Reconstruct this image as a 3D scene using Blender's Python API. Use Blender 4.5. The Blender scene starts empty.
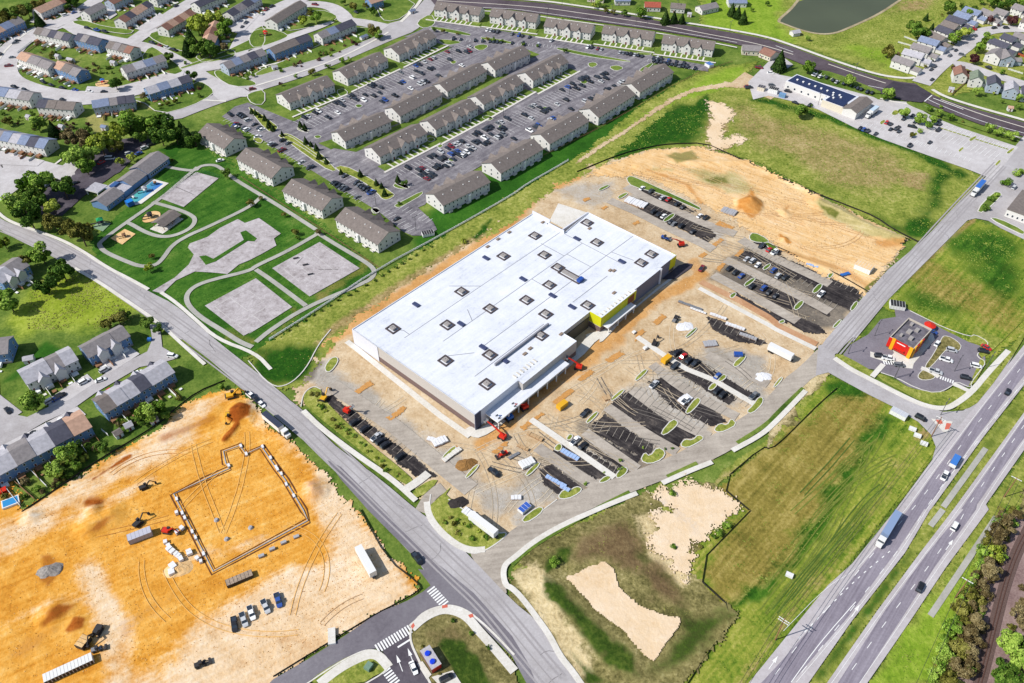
import bpy, math, random
import numpy as np
from mathutils.geometry import tessellate_polygon
from mathutils import Vector
R = math.radians
scene = bpy.context.scene
col = scene.collection
# ---------------------------------------------------------------- camera model (an aircraft 257 m above the ground)
CH, CF, TH = 257.0, 830.0, R(43.5)
SN, CS = math.sin(TH), math.cos(TH)
def at(px, py, z=0.0):
    x = (px-512)/CF; y = (py-341.5)/CF
    t = (CH-z)/(SN+CS*y)
    return (x*t, (CS-SN*y)*t)
def P(s):
    """parse survey strings; @c,r = tile, #x,y,s = detail view, ! = plain"""
    ox, oy, k = 0, 0, 1.0; out = []
    for t in s.split():
        if t[0] == '@':
            c, r = map(int, t[1:].split(',')); ox = 256*c; oy = 170*r; k = 4.0 if r < 3 else 3.949
        elif t[0] == '#':
            ox, oy, k = map(float, t[1:].split(','))
        elif t[0] == '!':
            ox, oy, k = 0, 0, 1.0
        else:
            a, b = t.split(','); out.append((ox+float(a)/k, oy+float(b)/k))
    return out
def W(s, z=0.0):
    return [at(x, y, z) for x, y in (P(s) if isinstance(s, str) else s)]
def chaikin(p, n=2, closed=True):
    for _ in range(n):
        q = []
        m = len(p)
        if not closed: q.append(p[0])
        for i in range(m if closed else m-1):
            a, b = p[i], p[(i+1) % m]
            q.append((a[0]*.75+b[0]*.25, a[1]*.75+b[1]*.25)); q.append((a[0]*.25+b[0]*.75, a[1]*.25+b[1]*.75))
        if not closed: q.append(p[-1])
        p = q
    return p
def tag(o, label=None, cat=None, group=None, kind=None):
    if label: o['label'] = label
    if cat: o['category'] = cat
    if group: o['group'] = group
    if kind: o['kind'] = kind
    return o
# ---------------------------------------------------------------- materials
MATS = {}
def lin(c):
    return tuple(((v/255)/12.92 if v/255 <= .04045 else ((v/255+.055)/1.055)**2.4) for v in c)
def plain(name, rgb, rough=.7, var=.0, metal=0.0, emit=None, bump=0, scale=2.0, spec=.35):
    if name in MATS: return MATS[name]
    m = bpy.data.materials.new(name); m.use_nodes = True; nt = m.node_tree; b = nt.nodes['Principled BSDF']
    c = (*rgb, 1)
    b.inputs['Base Color'].default_value = c; b.inputs['Roughness'].default_value = rough; b.inputs['Metallic'].default_value = metal
    b.inputs['Specular IOR Level'].default_value = spec
    if var:
        g = nt.nodes.new('ShaderNodeNewGeometry')
        n = nt.nodes.new('ShaderNodeTexNoise'); n.inputs['Scale'].default_value = scale; n.inputs['Detail'].default_value = 5
        nt.links.new(g.outputs['Position'], n.inputs['Vector'])
        r = nt.nodes.new('ShaderNodeValToRGB'); r.color_ramp.elements[0].position = .3; r.color_ramp.elements[1].position = .7
        r.color_ramp.elements[0].color = (*[v*(1-var) for v in rgb], 1); r.color_ramp.elements[1].color = (*[min(v*(1+var), .95) for v in rgb], 1)
        nt.links.new(n.outputs['Fac'], r.inputs['Fac']); nt.links.new(r.outputs['Color'], b.inputs['Base Color'])
    MATS[name] = m
    return m
def ground_mat(name, ramp, w=((1/28, .5), (1/6, .3), (1/1.1, .3)), mixes=(), streak=None, rough=.95, bump=.0, offs=0, spec=.1, contrast=2.2):
    """ramp: list of (pos, rgb linear); mixes: (attribute, ramp) ; streak: (angle, across, along, strength)"""
    m = bpy.data.materials.new(name); m.use_nodes = True; nt = m.node_tree; N = nt.nodes; L = nt.links; b = N['Principled BSDF']
    b.inputs['Roughness'].default_value = rough; b.inputs['Specular IOR Level'].default_value = spec
    g = N.new('ShaderNodeNewGeometry')
    def math_(op, a, bb=None, cl=False):
        n = N.new('ShaderNodeMath'); n.operation = op; n.use_clamp = cl
        for i, v in enumerate((a, bb)):
            if v is None: continue
            if isinstance(v, (int, float)): n.inputs[i].default_value = v
            else: L.new(v, n.inputs[i])
        return n.outputs[0]
    fac = None; sm = 0
    for i, (s, k) in enumerate(w):
        n = N.new('ShaderNodeTexNoise'); n.inputs['Scale'].default_value = s; n.inputs['Detail'].default_value = 6; n.inputs['Roughness'].default_value = .68
        mp = N.new('ShaderNodeMapping'); mp.inputs['Location'].default_value = (offs+i*31.7, offs*2.1, i*7); L.new(g.outputs['Position'], mp.inputs['Vector']); L.new(mp.outputs[0], n.inputs['Vector'])
        t = math_('MULTIPLY', math_('SUBTRACT', n.outputs['Fac'], .5), k*contrast)
        fac = t if fac is None else math_('ADD', fac, t)
    if streak:
        an, ac, al, st = streak
        mp0 = N.new('ShaderNodeMapping'); mp0.inputs['Rotation'].default_value = (0, 0, -an); L.new(g.outputs['Position'], mp0.inputs['Vector'])
        mp = N.new('ShaderNodeMapping'); mp.inputs['Scale'].default_value = (1/al, 1/ac, .01); L.new(mp0.outputs[0], mp.inputs['Vector'])
        n = N.new('ShaderNodeTexNoise'); n.inputs['Scale'].default_value = 1; n.inputs['Detail'].default_value = 3
        L.new(mp.outputs[0], n.inputs['Vector'])
        fac = math_('ADD', fac, math_('MULTIPLY', math_('SUBTRACT', n.outputs['Fac'], .5), st*contrast))
    fac = math_('ADD', fac, .5, True)
    def mk(rp):
        r = N.new('ShaderNodeValToRGB'); e = r.color_ramp.elements
        while len(e) < len(rp): e.new(.5)
        for el, (p, c) in zip(e, rp): el.position = p; el.color = (*c, 1)
        L.new(fac, r.inputs['Fac']); return r.outputs['Color']
    c = mk(ramp)
    for an, rp in mixes:
        a = N.new('ShaderNodeAttribute'); a.attribute_name = an
        # break the mask up with the small-scale noise so that borders are uneven
        t = math_('ADD', a.outputs['Fac'], math_('MULTIPLY', math_('SUBTRACT', fac, .5), .5))
        mr = N.new('ShaderNodeMapRange'); mr.interpolation_type = 'SMOOTHSTEP'; mr.inputs['From Min'].default_value = .22; mr.inputs['From Max'].default_value = .78
        L.new(t, mr.inputs['Value'])
        zz = math_('MULTIPLY', mr.outputs[0], math_('MULTIPLY', a.outputs['Fac'], 4, True), True)
        mx = N.new('ShaderNodeMix'); mx.data_type = 'RGBA'; L.new(zz, mx.inputs[0]); L.new(c, mx.inputs[6]); L.new(mk(rp), mx.inputs[7]); c = mx.outputs[2]
    L.new(c, b.inputs['Base Color'])
    if bump:
        bp = N.new('ShaderNodeBump'); bp.inputs['Strength'].default_value = 1; bp.inputs['Distance'].default_value = bump
        L.new(fac, bp.inputs['Height']); L.new(bp.outputs[0], b.inputs['Normal'])
    MATS[name] = m
    return m
# ---------------------------------------------------------------- mesh helpers
class MB:
    def __init__(s): s.v = []; s.f = []; s.m = []
    def quad(s, a, b, c, d, m=0):
        n = len(s.v); s.v += [a, b, c, d]; s.f.append((n, n+1, n+2, n+3)); s.m.append(m)
    def poly(s, p, m=0):
        n = len(s.v); s.v += list(p); s.f.append(tuple(range(n, n+len(p)))); s.m.append(m)
    def prism(s, base, z0, z1, m=0, mt=None, bottom=False):
        n = len(base); k = len(s.v)
        s.v += [(x, y, z0) for x, y in base]+[(x, y, z1) for x, y in base]
        for i in range(n):
            j = (i+1) % n; s.f.append((k+i, k+j, k+n+j, k+n+i)); s.m.append(m)
        s.f.append(tuple(k+n+i for i in range(n))); s.m.append(m if mt is None else mt)
        if bottom: s.f.append(tuple(k+i for i in reversed(range(n)))); s.m.append(m)
    def box(s, x0, x1, y0, y1, z0, z1, m=0, mt=None):
        s.prism([(x0, y0), (x1, y0), (x1, y1), (x0, y1)], z0, z1, m, mt, True)
    def tube(s, a, b, r0, r1=None, n=6, m=0):
        r1 = r0 if r1 is None else r1
        a = Vector(a); b = Vector(b); d = (b-a).normalized(); u = d.orthogonal().normalized(); w = d.cross(u)
        k = len(s.v)
        for c, r in ((a, r0), (b, r1)):
            for i in range(n):
                t = 2*math.pi*i/n; q = c+u*(math.cos(t)*r)+w*(math.sin(t)*r); s.v.append(tuple(q))
        for i in range(n):
            j = (i+1) % n; s.f.append((k+i, k+j, k+n+j, k+n+i)); s.m.append(m)
        s.f.append(tuple(k+i for i in reversed(range(n)))); s.m.append(m); s.f.append(tuple(k+n+i for i in range(n))); s.m.append(m)
    def bar(s, a, b, w, h, m=0):
        """box beam between two 3D points, w wide, h tall (centred)"""
        a = Vector(a); b = Vector(b); d = (b-a).normalized(); side = d.cross(Vector((0, 0, 1)))
        side = Vector((1, 0, 0)) if side.length < .01 else side.normalized(); up = side.cross(d)
        k = len(s.v)
        for c in (a, b):
            for i, j in ((-1, -1), (1, -1), (1, 1), (-1, 1)): s.v.append(tuple(c+side*(i*w/2)+up*(j*h/2)))
        for i in range(4):
            j = (i+1) % 4; s.f.append((k+i, k+j, k+4+j, k+4+i)); s.m.append(m)
        s.f.append((k+3, k+2, k+1, k)); s.m.append(m); s.f.append((k+4, k+5, k+6, k+7)); s.m.append(m)
    def mesh(s, name, mats):
        me = bpy.data.meshes.new(name); me.from_pydata(s.v, [], s.f)
        for m in (mats if isinstance(mats, (list, tuple)) else [mats]): me.materials.append(m)
        if any(s.m): me.polygons.foreach_set('material_index', s.m)
        me.update(); return me
    def build(s, name, mats, parent=None, loc=None, rz=0):
        return link(name, s.mesh(name, mats), parent, loc, rz)
def link(name, me, parent=None, loc=None, rz=0, sc=None):
    o = bpy.data.objects.new(name, me); col.objects.link(o)
    if loc is not None: o.location = loc
    if rz: o.rotation_euler = (0, 0, rz)
    if sc: o.scale = sc
    if parent is not None: o.parent = parent
    return o
def empty(name, loc, rz=0, label=None, cat=None, group=None):
    o = link(name, None, None, loc, rz); tag(o, label, cat, group); return o
def dup(o, parent=None):
    c = o.copy(); col.objects.link(c); c.parent = parent
    for ch in list(o.children): dup(ch, c)
    return c
# ---------------------------------------------------------------- flat sheets and strips
def area(p): return sum(p[i][0]*p[(i+1) % len(p)][1]-p[(i+1) % len(p)][0]*p[i][1] for i in range(len(p)))/2
SEQ = 0
def sheet(name, s, mat, z, smooth=0, thick=0, kind='structure', label=None, cat=None, world=False):
    global SEQ; SEQ += 1; z += .0004*(SEQ % 24)
    p = s if world else W(s)
    if smooth: p = chaikin(p, smooth)
    if area(p) < 0: p = p[::-1]
    tri = tessellate_polygon([[Vector((x, y, 0)) for x, y in p]])
    n = len(p); v = [(x, y, z) for x, y in p]; f = [tuple(t) for t in tri]
    f = [t if (Vector(v[t[1]])-Vector(v[t[0]])).cross(Vector(v[t[2]])-Vector(v[t[0]])).z > 0 else t[::-1] for t in f]
    if thick:
        v += [(x, y, z-thick) for x, y in p]
        f += [(i+n, (i+1) % n+n, (i+1) % n, i) for i in range(n)]
    me = bpy.data.meshes.new(name); me.from_pydata(v, [], f); me.materials.append(mat); me.update()
    o = link(name, me); tag(o, label, cat, None, kind); return o
def offset(p, d, closed):
    n = len(p); out = []
    for i in range(n):
        a = p[(i-1) % n] if (closed or i > 0) else p[i]; b = p[(i+1) % n] if (closed or i < n-1) else p[i]
        dx, dy = b[0]-a[0], b[1]-a[1]; l = math.hypot(dx, dy) or 1
        out.append((p[i][0]-dy/l*d, p[i][1]+dx/l*d))
    return out
def strip(mb, p, w, z, h=0, closed=False, off=0):
    """ribbon of width w along world polyline p; with height h below its top"""
    a = offset(p, off-w/2, closed); b = offset(p, off+w/2, closed); n = len(p)
    for i in range(n if closed else n-1):
        j = (i+1) % n
        mb.quad((*a[i], z), (*a[j], z), (*b[j], z), (*b[i], z))
        if h:
            mb.quad((*a[i], z-h), (*a[j], z-h), (*a[j], z), (*a[i], z)); mb.quad((*b[j], z-h), (*b[i], z-h), (*b[i], z), (*b[j], z))
def ribbon(name, s, w, mat, z, h=0, closed=False, smooth=2, kind='structure', off=0, world=False):
    global SEQ
    mb = MB()
    for q in (s if isinstance(s, list) and isinstance(s[0], (str, list)) else [s]):
        p = q if world else W(q)
        if smooth: p = chaikin(p, smooth, closed)
        SEQ += 1; strip(mb, p, w, z+.0004*(SEQ % 24), h, closed, off)
    o = mb.build(name, mat); tag(o, kind=kind); return o
def dashes(name, s, w, on, offl, mat, z, smooth=2):
    mb = MB()
    for q in (s if isinstance(s, list) else [s]):
        p = chaikin(W(q), smooth, False); d = 0; seg = []; acc = 0
        tot = [0]
        for i in range(len(p)-1): tot.append(tot[-1]+math.dist(p[i], p[i+1]))
        def pos(t):
            for i in range(len(p)-1):
                if tot[i+1] >= t:
                    k = (t-tot[i])/max(tot[i+1]-tot[i], 1e-6); return (p[i][0]+(p[i+1][0]-p[i][0])*k, p[i][1]+(p[i+1][1]-p[i][1])*k)
            return p[-1]
        t = 0
        while t+on < tot[-1]:
            strip(mb, [pos(t), pos(t+on)], w, z); t += on+offl
    o = mb.build(name, mat); tag(o, kind='structure'); return o
# ---------------------------------------------------------------- numpy noise and ragged terrain patches
rng = np.random.default_rng(5)
_T = rng.random((256, 256)).astype(np.float32)
def vnoise(x, y):
    xi = np.floor(x).astype(int); yi = np.floor(y).astype(int); fx = x-xi; fy = y-yi
    fx = fx*fx*(3-2*fx); fy = fy*fy*(3-2*fy)
    g = lambda i, j: _T[(xi+i) % 256, (yi+j) % 256]
    return (g(0, 0)*(1-fx)+g(1, 0)*fx)*(1-fy)+(g(0, 1)*(1-fx)+g(1, 1)*fx)*fy
def fbm(x, y, s, o=4):
    r = 0; a = .5; k = 1/s
    for i in range(o): r = r+a*vnoise(x*k+17*i, y*k+5*i); k *= 2.1; a *= .5
    return r/(1-.5**o)-.5
def sdist(X, Y, p):
    """signed distance, positive inside"""
    P0 = np.array(p); P1 = np.roll(P0, -1, 0); d = np.full(X.shape, 1e9); ins = np.zeros(X.shape, bool)
    for (ax, ay), (bx, by) in zip(P0, P1):
        ex, ey = bx-ax, by-ay; l = ex*ex+ey*ey+1e-9
        t = np.clip(((X-ax)*ex+(Y-ay)*ey)/l, 0, 1); d = np.minimum(d, (X-ax-t*ex)**2+(Y-ay-t*ey)**2)
        c = ((ay > Y) != (by > Y)) & (X < (bx-ax)*(Y-ay)/((by-ay) if abs(by-ay) > 1e-9 else 1e-9)+ax); ins ^= c
    d = np.sqrt(d); return np.where(ins, d, -d)
def ldist(X, Y, p):
    d = np.full(X.shape, 1e9)
    for (ax, ay), (bx, by) in zip(p[:-1], p[1:]):
        ex, ey = bx-ax, by-ay; l = ex*ex+ey*ey+1e-9
        t = np.clip(((X-ax)*ex+(Y-ay)*ey)/l, 0, 1); d = np.minimum(d, (X-ax-t*ex)**2+(Y-ay-t*ey)**2)
    return np.sqrt(d)
def patch(name, s, mat, z, cell=1.0, rag=1.5, ragscale=5, zones=(), bump=0, bscale=4, mounds=(), kind='structure', label=None, cat=None):
    """terrain sheet with an uneven edge; zones = (attr, poly|line, soft, strength[, width for line])"""
    p = W(s); xs = [a for a, _ in p]; ys = [b for _, b in p]; m = rag+1
    x = np.arange(min(xs)-m, max(xs)+m, cell); y = np.arange(min(ys)-m, max(ys)+m, cell)
    X, Y = np.meshgrid(x, y); nx, ny = len(x), len(y)
    xc, yc = X[:-1, :-1]+cell/2, Y[:-1, :-1]+cell/2
    keep = sdist(xc, yc, p)+fbm(xc, yc, ragscale)*rag*2.5+(fbm(xc, yc, 1.6, 2))*rag*1.2+rng.normal(0, .32, xc.shape)*min(rag, 2.5) > 0
    Z = np.full(X.shape, z)
    if bump: Z = Z+np.clip(fbm(X, Y, bscale, 4)+.35, 0, 1)*bump
    for (mp, rad, hh) in mounds:
        q = W(mp)
        if len(q) == 1: d = np.hypot(X-q[0][0], Y-q[0][1])
        else: d = ldist(X, Y, q)
        d = d*(1+fbm(X, Y, rad*.7)*.5); Z = Z+hh*np.clip(1-d/rad, 0, 1)**1.2*(1+fbm(X, Y, 3)*.3)
    at_ = {}
    for zn in zones:
        an, zs, soft, st = zn[:4]; q = W(zs)
        if len(zn) > 4: d = zn[4]/2-ldist(X, Y, q)
        else: d = sdist(X, Y, q)
        wgt = np.clip(.5+d/(2*soft)+fbm(X, Y, max(soft*1.5, 4))*.9*(st > 0), 0, 1)*np.clip(1.5+d/(2*soft), 0, 1)*st
        at_[an] = np.maximum(at_.get(an, np.zeros(X.shape)), wgt) if st > 0 else np.clip(at_.get(an, np.zeros(X.shape))+wgt, 0, 1)
    idx = np.arange(nx*ny).reshape(ny, nx)
    F = np.stack([idx[:-1, :-1], idx[:-1, 1:], idx[1:, 1:], idx[1:, :-1]], -1)[keep]
    used = np.unique(F); rem = np.zeros(nx*ny, int); rem[used] = np.arange(len(used)); F = rem[F]
    V = np.stack([X.ravel()[used], Y.ravel()[used], Z.ravel()[used]], -1).astype(np.float32)
    me = bpy.data.meshes.new(name); me.vertices.add(len(V)); me.vertices.foreach_set('co', V.ravel())
    me.loops.add(F.size); me.loops.foreach_set('vertex_index', F.ravel().astype(np.int32))
    me.polygons.add(len(F)); me.polygons.foreach_set('loop_start', np.arange(0, F.size, 4, dtype=np.int32))
    me.polygons.foreach_set('loop_total', np.full(len(F), 4, dtype=np.int32)); me.polygons.foreach_set('use_smooth', np.ones(len(F), bool))
    for an, A in at_.items():
        a = me.attributes.new(an, 'FLOAT', 'POINT'); a.data.foreach_set('value', A.ravel()[used].astype(np.float32))
    me.update(calc_edges=True); me.materials.append(mat)
    o = link(name, me); tag(o, label, cat, None, kind); return o
GAIN = 1.3
def C(r, g, b): return tuple(v/GAIN for v in lin((r, g, b)))
def ramp(*cs):
    n = len(cs); return [(.12+.76*i/(n-1), C(*c)) for i, c in enumerate(cs)]
AA = R(47.5)          # heading of the store's long side; BB is square to it
AU = (math.cos(AA), math.sin(AA)); BU = (math.sin(AA), -math.cos(AA))
# -- grass, soil, paving
lawn = ground_mat('lawn_grass', bump=.35, ramp=ramp((48, 76, 24), (86, 114, 42), (122, 142, 62), (166, 170, 98)), offs=3, mixes=[('a1', ramp((105, 120, 60), (165, 160, 95), (190, 175, 120))), ('a2', ramp((30, 72, 16), (50, 100, 26), (78, 128, 40))), ('a3', ramp((98, 122, 28), (146, 164, 48), (196, 206, 96)))])
parkg = ground_mat('park_grass', bump=.35, ramp=ramp((32, 70, 16), (50, 96, 26), (78, 120, 40), (120, 144, 66)), offs=9, mixes=[('a1', ramp((80, 95, 35), (120, 125, 55), (150, 140, 80)))], streak=(AA, 3, 40, .25))
wild = ground_mat('meadow_grass', bump=.35, ramp=ramp((78, 98, 34), (124, 138, 54), (162, 166, 80), (200, 196, 124)), offs=14,
    mixes=[('a1', ramp((120, 105, 62), (165, 145, 95), (205, 185, 135))), ('a2', ramp((20, 58, 12), (40, 86, 18), (70, 116, 30))), ('a3', ramp((98, 134, 32), (134, 164, 48), (172, 190, 78)))], w=((1/30, .35), (1/7, .4), (1/1.6, .55)))
fieldm = ground_mat('rough_field_grass', bump=.35, ramp=ramp((66, 98, 24), (114, 138, 44), (150, 158, 62), (186, 182, 96)), offs=24, 
    mixes=[('a1', ramp((112, 98, 50), (158, 138, 82), (196, 172, 122))), ('a2', ramp((30, 68, 12), (56, 100, 24), (92, 132, 40))), ('a3', ramp((104, 98, 40), (148, 134, 64), (186, 168, 98)))], streak=(R(46), 2.0, 60, .45), w=((1/26, .35), (1/6, .4), (1/1.3, .5)))
basin = ground_mat('basin_grass', bump=.35, ramp=ramp((72, 70, 38), (112, 106, 62), (154, 144, 92), (204, 190, 138)), offs=33,
    mixes=[('a1', ramp((166, 144, 100), (216, 196, 150), (242, 224, 182))), ('a2', ramp((34, 54, 16), (60, 84, 26), (100, 116, 46))), ('a3', ramp((90, 72, 50), (118, 98, 68), (150, 130, 92)))], w=((1/18, .4), (1/4, .4), (1/1.2, .5)))
tan = ground_mat('site_dirt', bump=.35, ramp=ramp((160, 134, 100), (202, 174, 136), (224, 202, 168), (240, 224, 198)), offs=41, w=((1/30, .5), (1/6, .35), (1/1.2, .3)),
    mixes=[('a1', ramp((150, 142, 132), (182, 174, 162), (212, 206, 198))), ('a2', ramp((176, 124, 66), (212, 160, 98), (232, 186, 128))), ('a3', ramp((84, 78, 72), (118, 110, 100), (160, 148, 132)))])
peach = ground_mat('bare_sand', bump=.35, ramp=ramp((206, 158, 98), (232, 188, 128), (242, 206, 154), (248, 222, 184)), offs=52, w=((1/34, .4), (1/7, .35), (1/1.3, .3)), streak=(R(-35), 2.2, 22, .35),
    mixes=[('a1', ramp((150, 140, 84), (196, 180, 124), (226, 210, 168))), ('a2', ramp((168, 104, 44), (204, 140, 70), (222, 168, 100))), ('a3', ramp((70, 86, 30), (120, 122, 56), (170, 154, 96)))])
palesand = ground_mat('pale_sand', bump=.25, ramp=ramp((218, 184, 142), (234, 206, 168), (242, 218, 186), (248, 230, 206)), offs=57, mixes=[('a1', ramp((176, 170, 166), (198, 192, 188), (216, 210, 206))), ('a2', ramp((200, 160, 110), (220, 184, 136), (236, 206, 164)))])
orange = ground_mat('orange_subsoil', bump=.35, ramp=ramp((196, 126, 40), (224, 156, 58), (240, 180, 86), (246, 206, 130)), offs=61, w=((1/30, .45), (1/7, .5), (1/1.2, .3)), streak=(R(30), 1.6, 22, .28),
    mixes=[('a1', ramp((212, 168, 120), (232, 198, 154), (243, 216, 180), (248, 230, 204))), ('a2', ramp((120, 56, 14), (160, 84, 26), (196, 116, 44))), ('a3', ramp((226, 176, 104), (240, 200, 140), (246, 216, 168)))])
pale_road = ground_mat('pale_asphalt', ramp((154, 148, 147), (176, 171, 171), (192, 188, 189), (210, 206, 207)), offs=71, w=((1/22, .4), (1/4, .25), (1/.8, .3)), mixes=[('a1', ramp((66, 62, 62), (96, 90, 88), (130, 122, 114)))])
concrete_road = ground_mat('bleached_street', ramp((170, 163, 161), (194, 189, 188), (211, 207, 207), (226, 223, 222)), offs=77, w=((1/22, .4), (1/4, .3), (1/.8, .3)))
dark_lot = ground_mat('lot_asphalt', ramp((88, 84, 90), (118, 114, 120), (146, 142, 146), (186, 182, 184)), offs=82, w=((1/16, .4), (1/4, .35), (1/.8, .35)), streak=(AA, 2.2, 30, .35))
site_road_m = ground_mat('dusty_asphalt', ramp((148, 138, 126), (172, 162, 150), (190, 180, 167), (208, 198, 184)), offs=88, w=((1/16, .4), (1/3, .3), (1/.8, .3)), streak=(R(10), 1.5, 20, .3), mixes=[('a1', ramp((92, 86, 82), (116, 110, 104), (140, 132, 124)))])
new_black = ground_mat('fresh_asphalt', ramp((38, 35, 37), (54, 50, 51), (74, 69, 68), (112, 103, 96)), offs=93, w=((1/9, .5), (1/2.2, .4), (1/.6, .3)), streak=(R(-42), 1.2, 14, .5))
sealed = ground_mat('sealed_asphalt', ramp((52, 48, 56), (66, 61, 70), (80, 75, 84), (104, 98, 104)), offs=97)
lane_m = ground_mat('highway_lane', ramp((122, 115, 126), (140, 133, 144), (154, 147, 158), (172, 166, 176)), offs=101, streak=(R(50), .8, 60, .5), w=((1/30, .3), (1/4, .2), (1/.8, .3)))
shoulder_m = ground_mat('highway_shoulder', ramp((168, 160, 160), (186, 179, 180), (200, 194, 196), (214, 210, 212)), offs=107)
walk_m = ground_mat('concrete', ramp((196, 190, 178), (220, 215, 204), (234, 230, 222), (244, 242, 236)), offs=111, w=((1/14, .3), (1/3, .3), (1/.7, .4)))
path_m = ground_mat('path_concrete', ramp((150, 148, 140), (172, 170, 162), (188, 186, 178), (202, 200, 194)), offs=117)
court_m = ground_mat('worn_court', ramp((140, 130, 130), (176, 168, 168), (196, 189, 190), (214, 208, 208)), offs=121, w=((1/10, .5), (1/2.5, .5), (1/.7, .4)))
white_paint = plain('road_paint', (.72, .72, .70), .7)
kerb_m = plain('kerb_concrete', (.56, .54, .50), .9, .12)
ballast = ground_mat('railway_ballast', ramp((110, 90, 88), (140, 116, 112), (160, 138, 132), (180, 160, 152)), offs=131, w=((1/14, .4), (1/3, .4), (1/.6, .5)))

gs = 4000
def big_ground():
    mb = MB(); n = 20
    for i in range(n):
        for j in range(n):
            x0 = -gs/2+i*gs/n; y0 = -800+j*gs/n; mb.quad((x0, y0, -.15), (x0+gs/n, y0, -.15), (x0+gs/n, y0+gs/n, -.15), (x0, y0+gs/n, -.15))
    tag(mb.build('ground', lawn), kind='structure')
big_ground()
# -- grass and soil patches ------------------------------------------------------------------
patch('lawn', '! -60,-40 300,-40 480,-20 470,40 760,60 700,100 590,165 400,262 250,352 160,290 250,400 230,410 60,490 -60,540', lawn, -.05, 1.6, 2, 6,
    zones=[('a1', '@0,0 330,470 420,450 440,520 380,560', 3, .8), ('a1', '@0,0 60,250 100,205 200,200 330,240 380,300 300,310 150,280', 6, .5), ('a3', '@0,1 200,420 420,420 520,560 400,640 120,640 60,600', 10, 1),
           ('a1', '@0,0 560,370 700,420 660,460 540,430', 4, .6), ('a2', '@0,0 640,600 720,560 840,640 720,680', 3, 1), ('a2', '@0,2 0,180 160,120 260,40 180,0 120,60', 3, .8)], bump=.2)
patch('park_lawn', '! 92,240 96,262 130,288 160,312 200,345 225,368 250,355 378,286 380,275 372,262 300,205 262,176 215,150 190,140 165,165 145,190', parkg, .03, 1.0, 1, 5, bump=.15,
    zones=[('a1', '@1,1 230,500 400,400 440,330 470,380 250,530', 3, .9), ('a1', '@0,1 880,640 960,640 1020,680 1024,690 900,690', 3, .7), ('a1', '@1,1 60,660 150,600 140,540 190,570 100,640 0,690', 2, .8), ('a1', '@1,0 0,560 60,600 40,640 -40,600', 2, .5)])
patch('apartment_lawn', '! 190,140 250,104 480,-5 715,58 745,56 700,104 590,168 400,268 382,276 300,210', lawn, .03, 1.2, 1, 5, bump=.15,
    zones=[('a2', '! 720,60 745,75 600,168 400,262 440,200 640,100', 8, .9)])
patch('verge_meadow', '! 250,354 300,322 400,262 512,195 588,150 640,106 705,68 757,62 735,88 680,100 600,168 560,185 512,222 440,262 350,322 330,350 300,386 275,390 252,376', wild, .06, .8, 2, 4, bump=.3,
    zones=[('a3', '! 700,75 755,62 730,90 640,118 620,130', 8, .8), ('a1', '@1,1 300,640 900,260', 2.5, .9, 5), ('a1', '@1,1 250,690 560,480', 2.5, .7, 4), ('a2', '@1,2 0,40 130,10 250,30 190,160 60,190 0,130', 6, 1), ('a2', '@1,1 860,270 940,200 930,240 880,280', 2, 1), ('a2','@1,1 130,640 400,470',2,.5,3)])
patch('north_field', '! 588,168 605,148 640,112 690,92 735,86 790,88 850,112 940,150 988,182 958,215 925,243 910,240 862,216 812,190 760,164 702,146 652,150', wild, .05, .9, 1.5, 5, bump=.3,
    zones=[('a2', '! 590,166 650,112 700,100 715,108 700,140 660,150', 7, .9), ('a2', '@2,0 320,600 560,500 700,440 780,370 800,420 740,520 560,600 340,650', 3, .9), ('a1', '@2,0 780,400 880,440 860,520 800,580 900,560 830,620 780,560', 4, 1),
           ('a1', '! 735,100 790,118 860,140 905,160 930,185 900,200 850,195 800,170 755,150 735,125', 12, .62), ('a1', '@3,1 500,0 640,20 610,80 540,60', 6, .9), ('a2', '! 760,100 830,118 900,145 960,175', 4, .9, 9),
           ('a2', '@3,1 500,230 640,150 680,0 720,20 660,190 640,270 560,270', 6, 1), ('a2', '@3,1 200,60 420,170 500,230 380,160', 6, .8), ('a1', '@2,0 200,640 560,430 780,350 1024,330', 2, 1, 4)])
patch('east_field', '! 972,218 1030,240 1060,300 1024,335 985,362 960,350 905,318 880,306 868,318 858,338 848,345 842,336 862,300 900,262', fieldm, .05, .9, 1.2, 5, bump=.35,
    zones=[('a2', '@3,1 800,230 900,240 1024,330 1024,420 940,520 860,420 760,330 720,280', 10, 1), ('a2', '@3,1 560,480 800,440 900,500 760,600 560,560', 8, .7), ('a1', '@3,1 820,200 560,430', 1.5, .8, 3), ('a3', '@3,1 600,400 900,560', 8, .6, 30)])
patch('south_field', '@3,2 200,140 290,165 400,220 500,270 600,330 655,385 672,440 655,475 500,685 !  748,690 680,700 560,700 @2,2 820,590 1000,440 @3,2 60,330 190,200', fieldm, .05, .7, 1, 5, bump=.4,
    zones=[('a3', '! 716,490 768,450 815,420 840,398 880,402 868,430 845,470 822,505 795,545 750,590 722,600 695,572 740,512', 6, 1), ('a1', '! 740,470 800,440 840,420', 6, .55, 12), ('a2', '@3,2 230,175 290,165 420,180 440,220 330,270 250,260', 5, 1), ('a2', '! 884,420 858,450 832,491 812,531 752,591', 3, 1, 8), ('a1', '! 912,450 880,500 835,560 780,625 740,690', 4, .5, 6), ('a1', '@3,2 600,400 640,360', 3, .8, 5), ('a2', '@2,3 880,370 1011,270', 2, 1, 4)])
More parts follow.
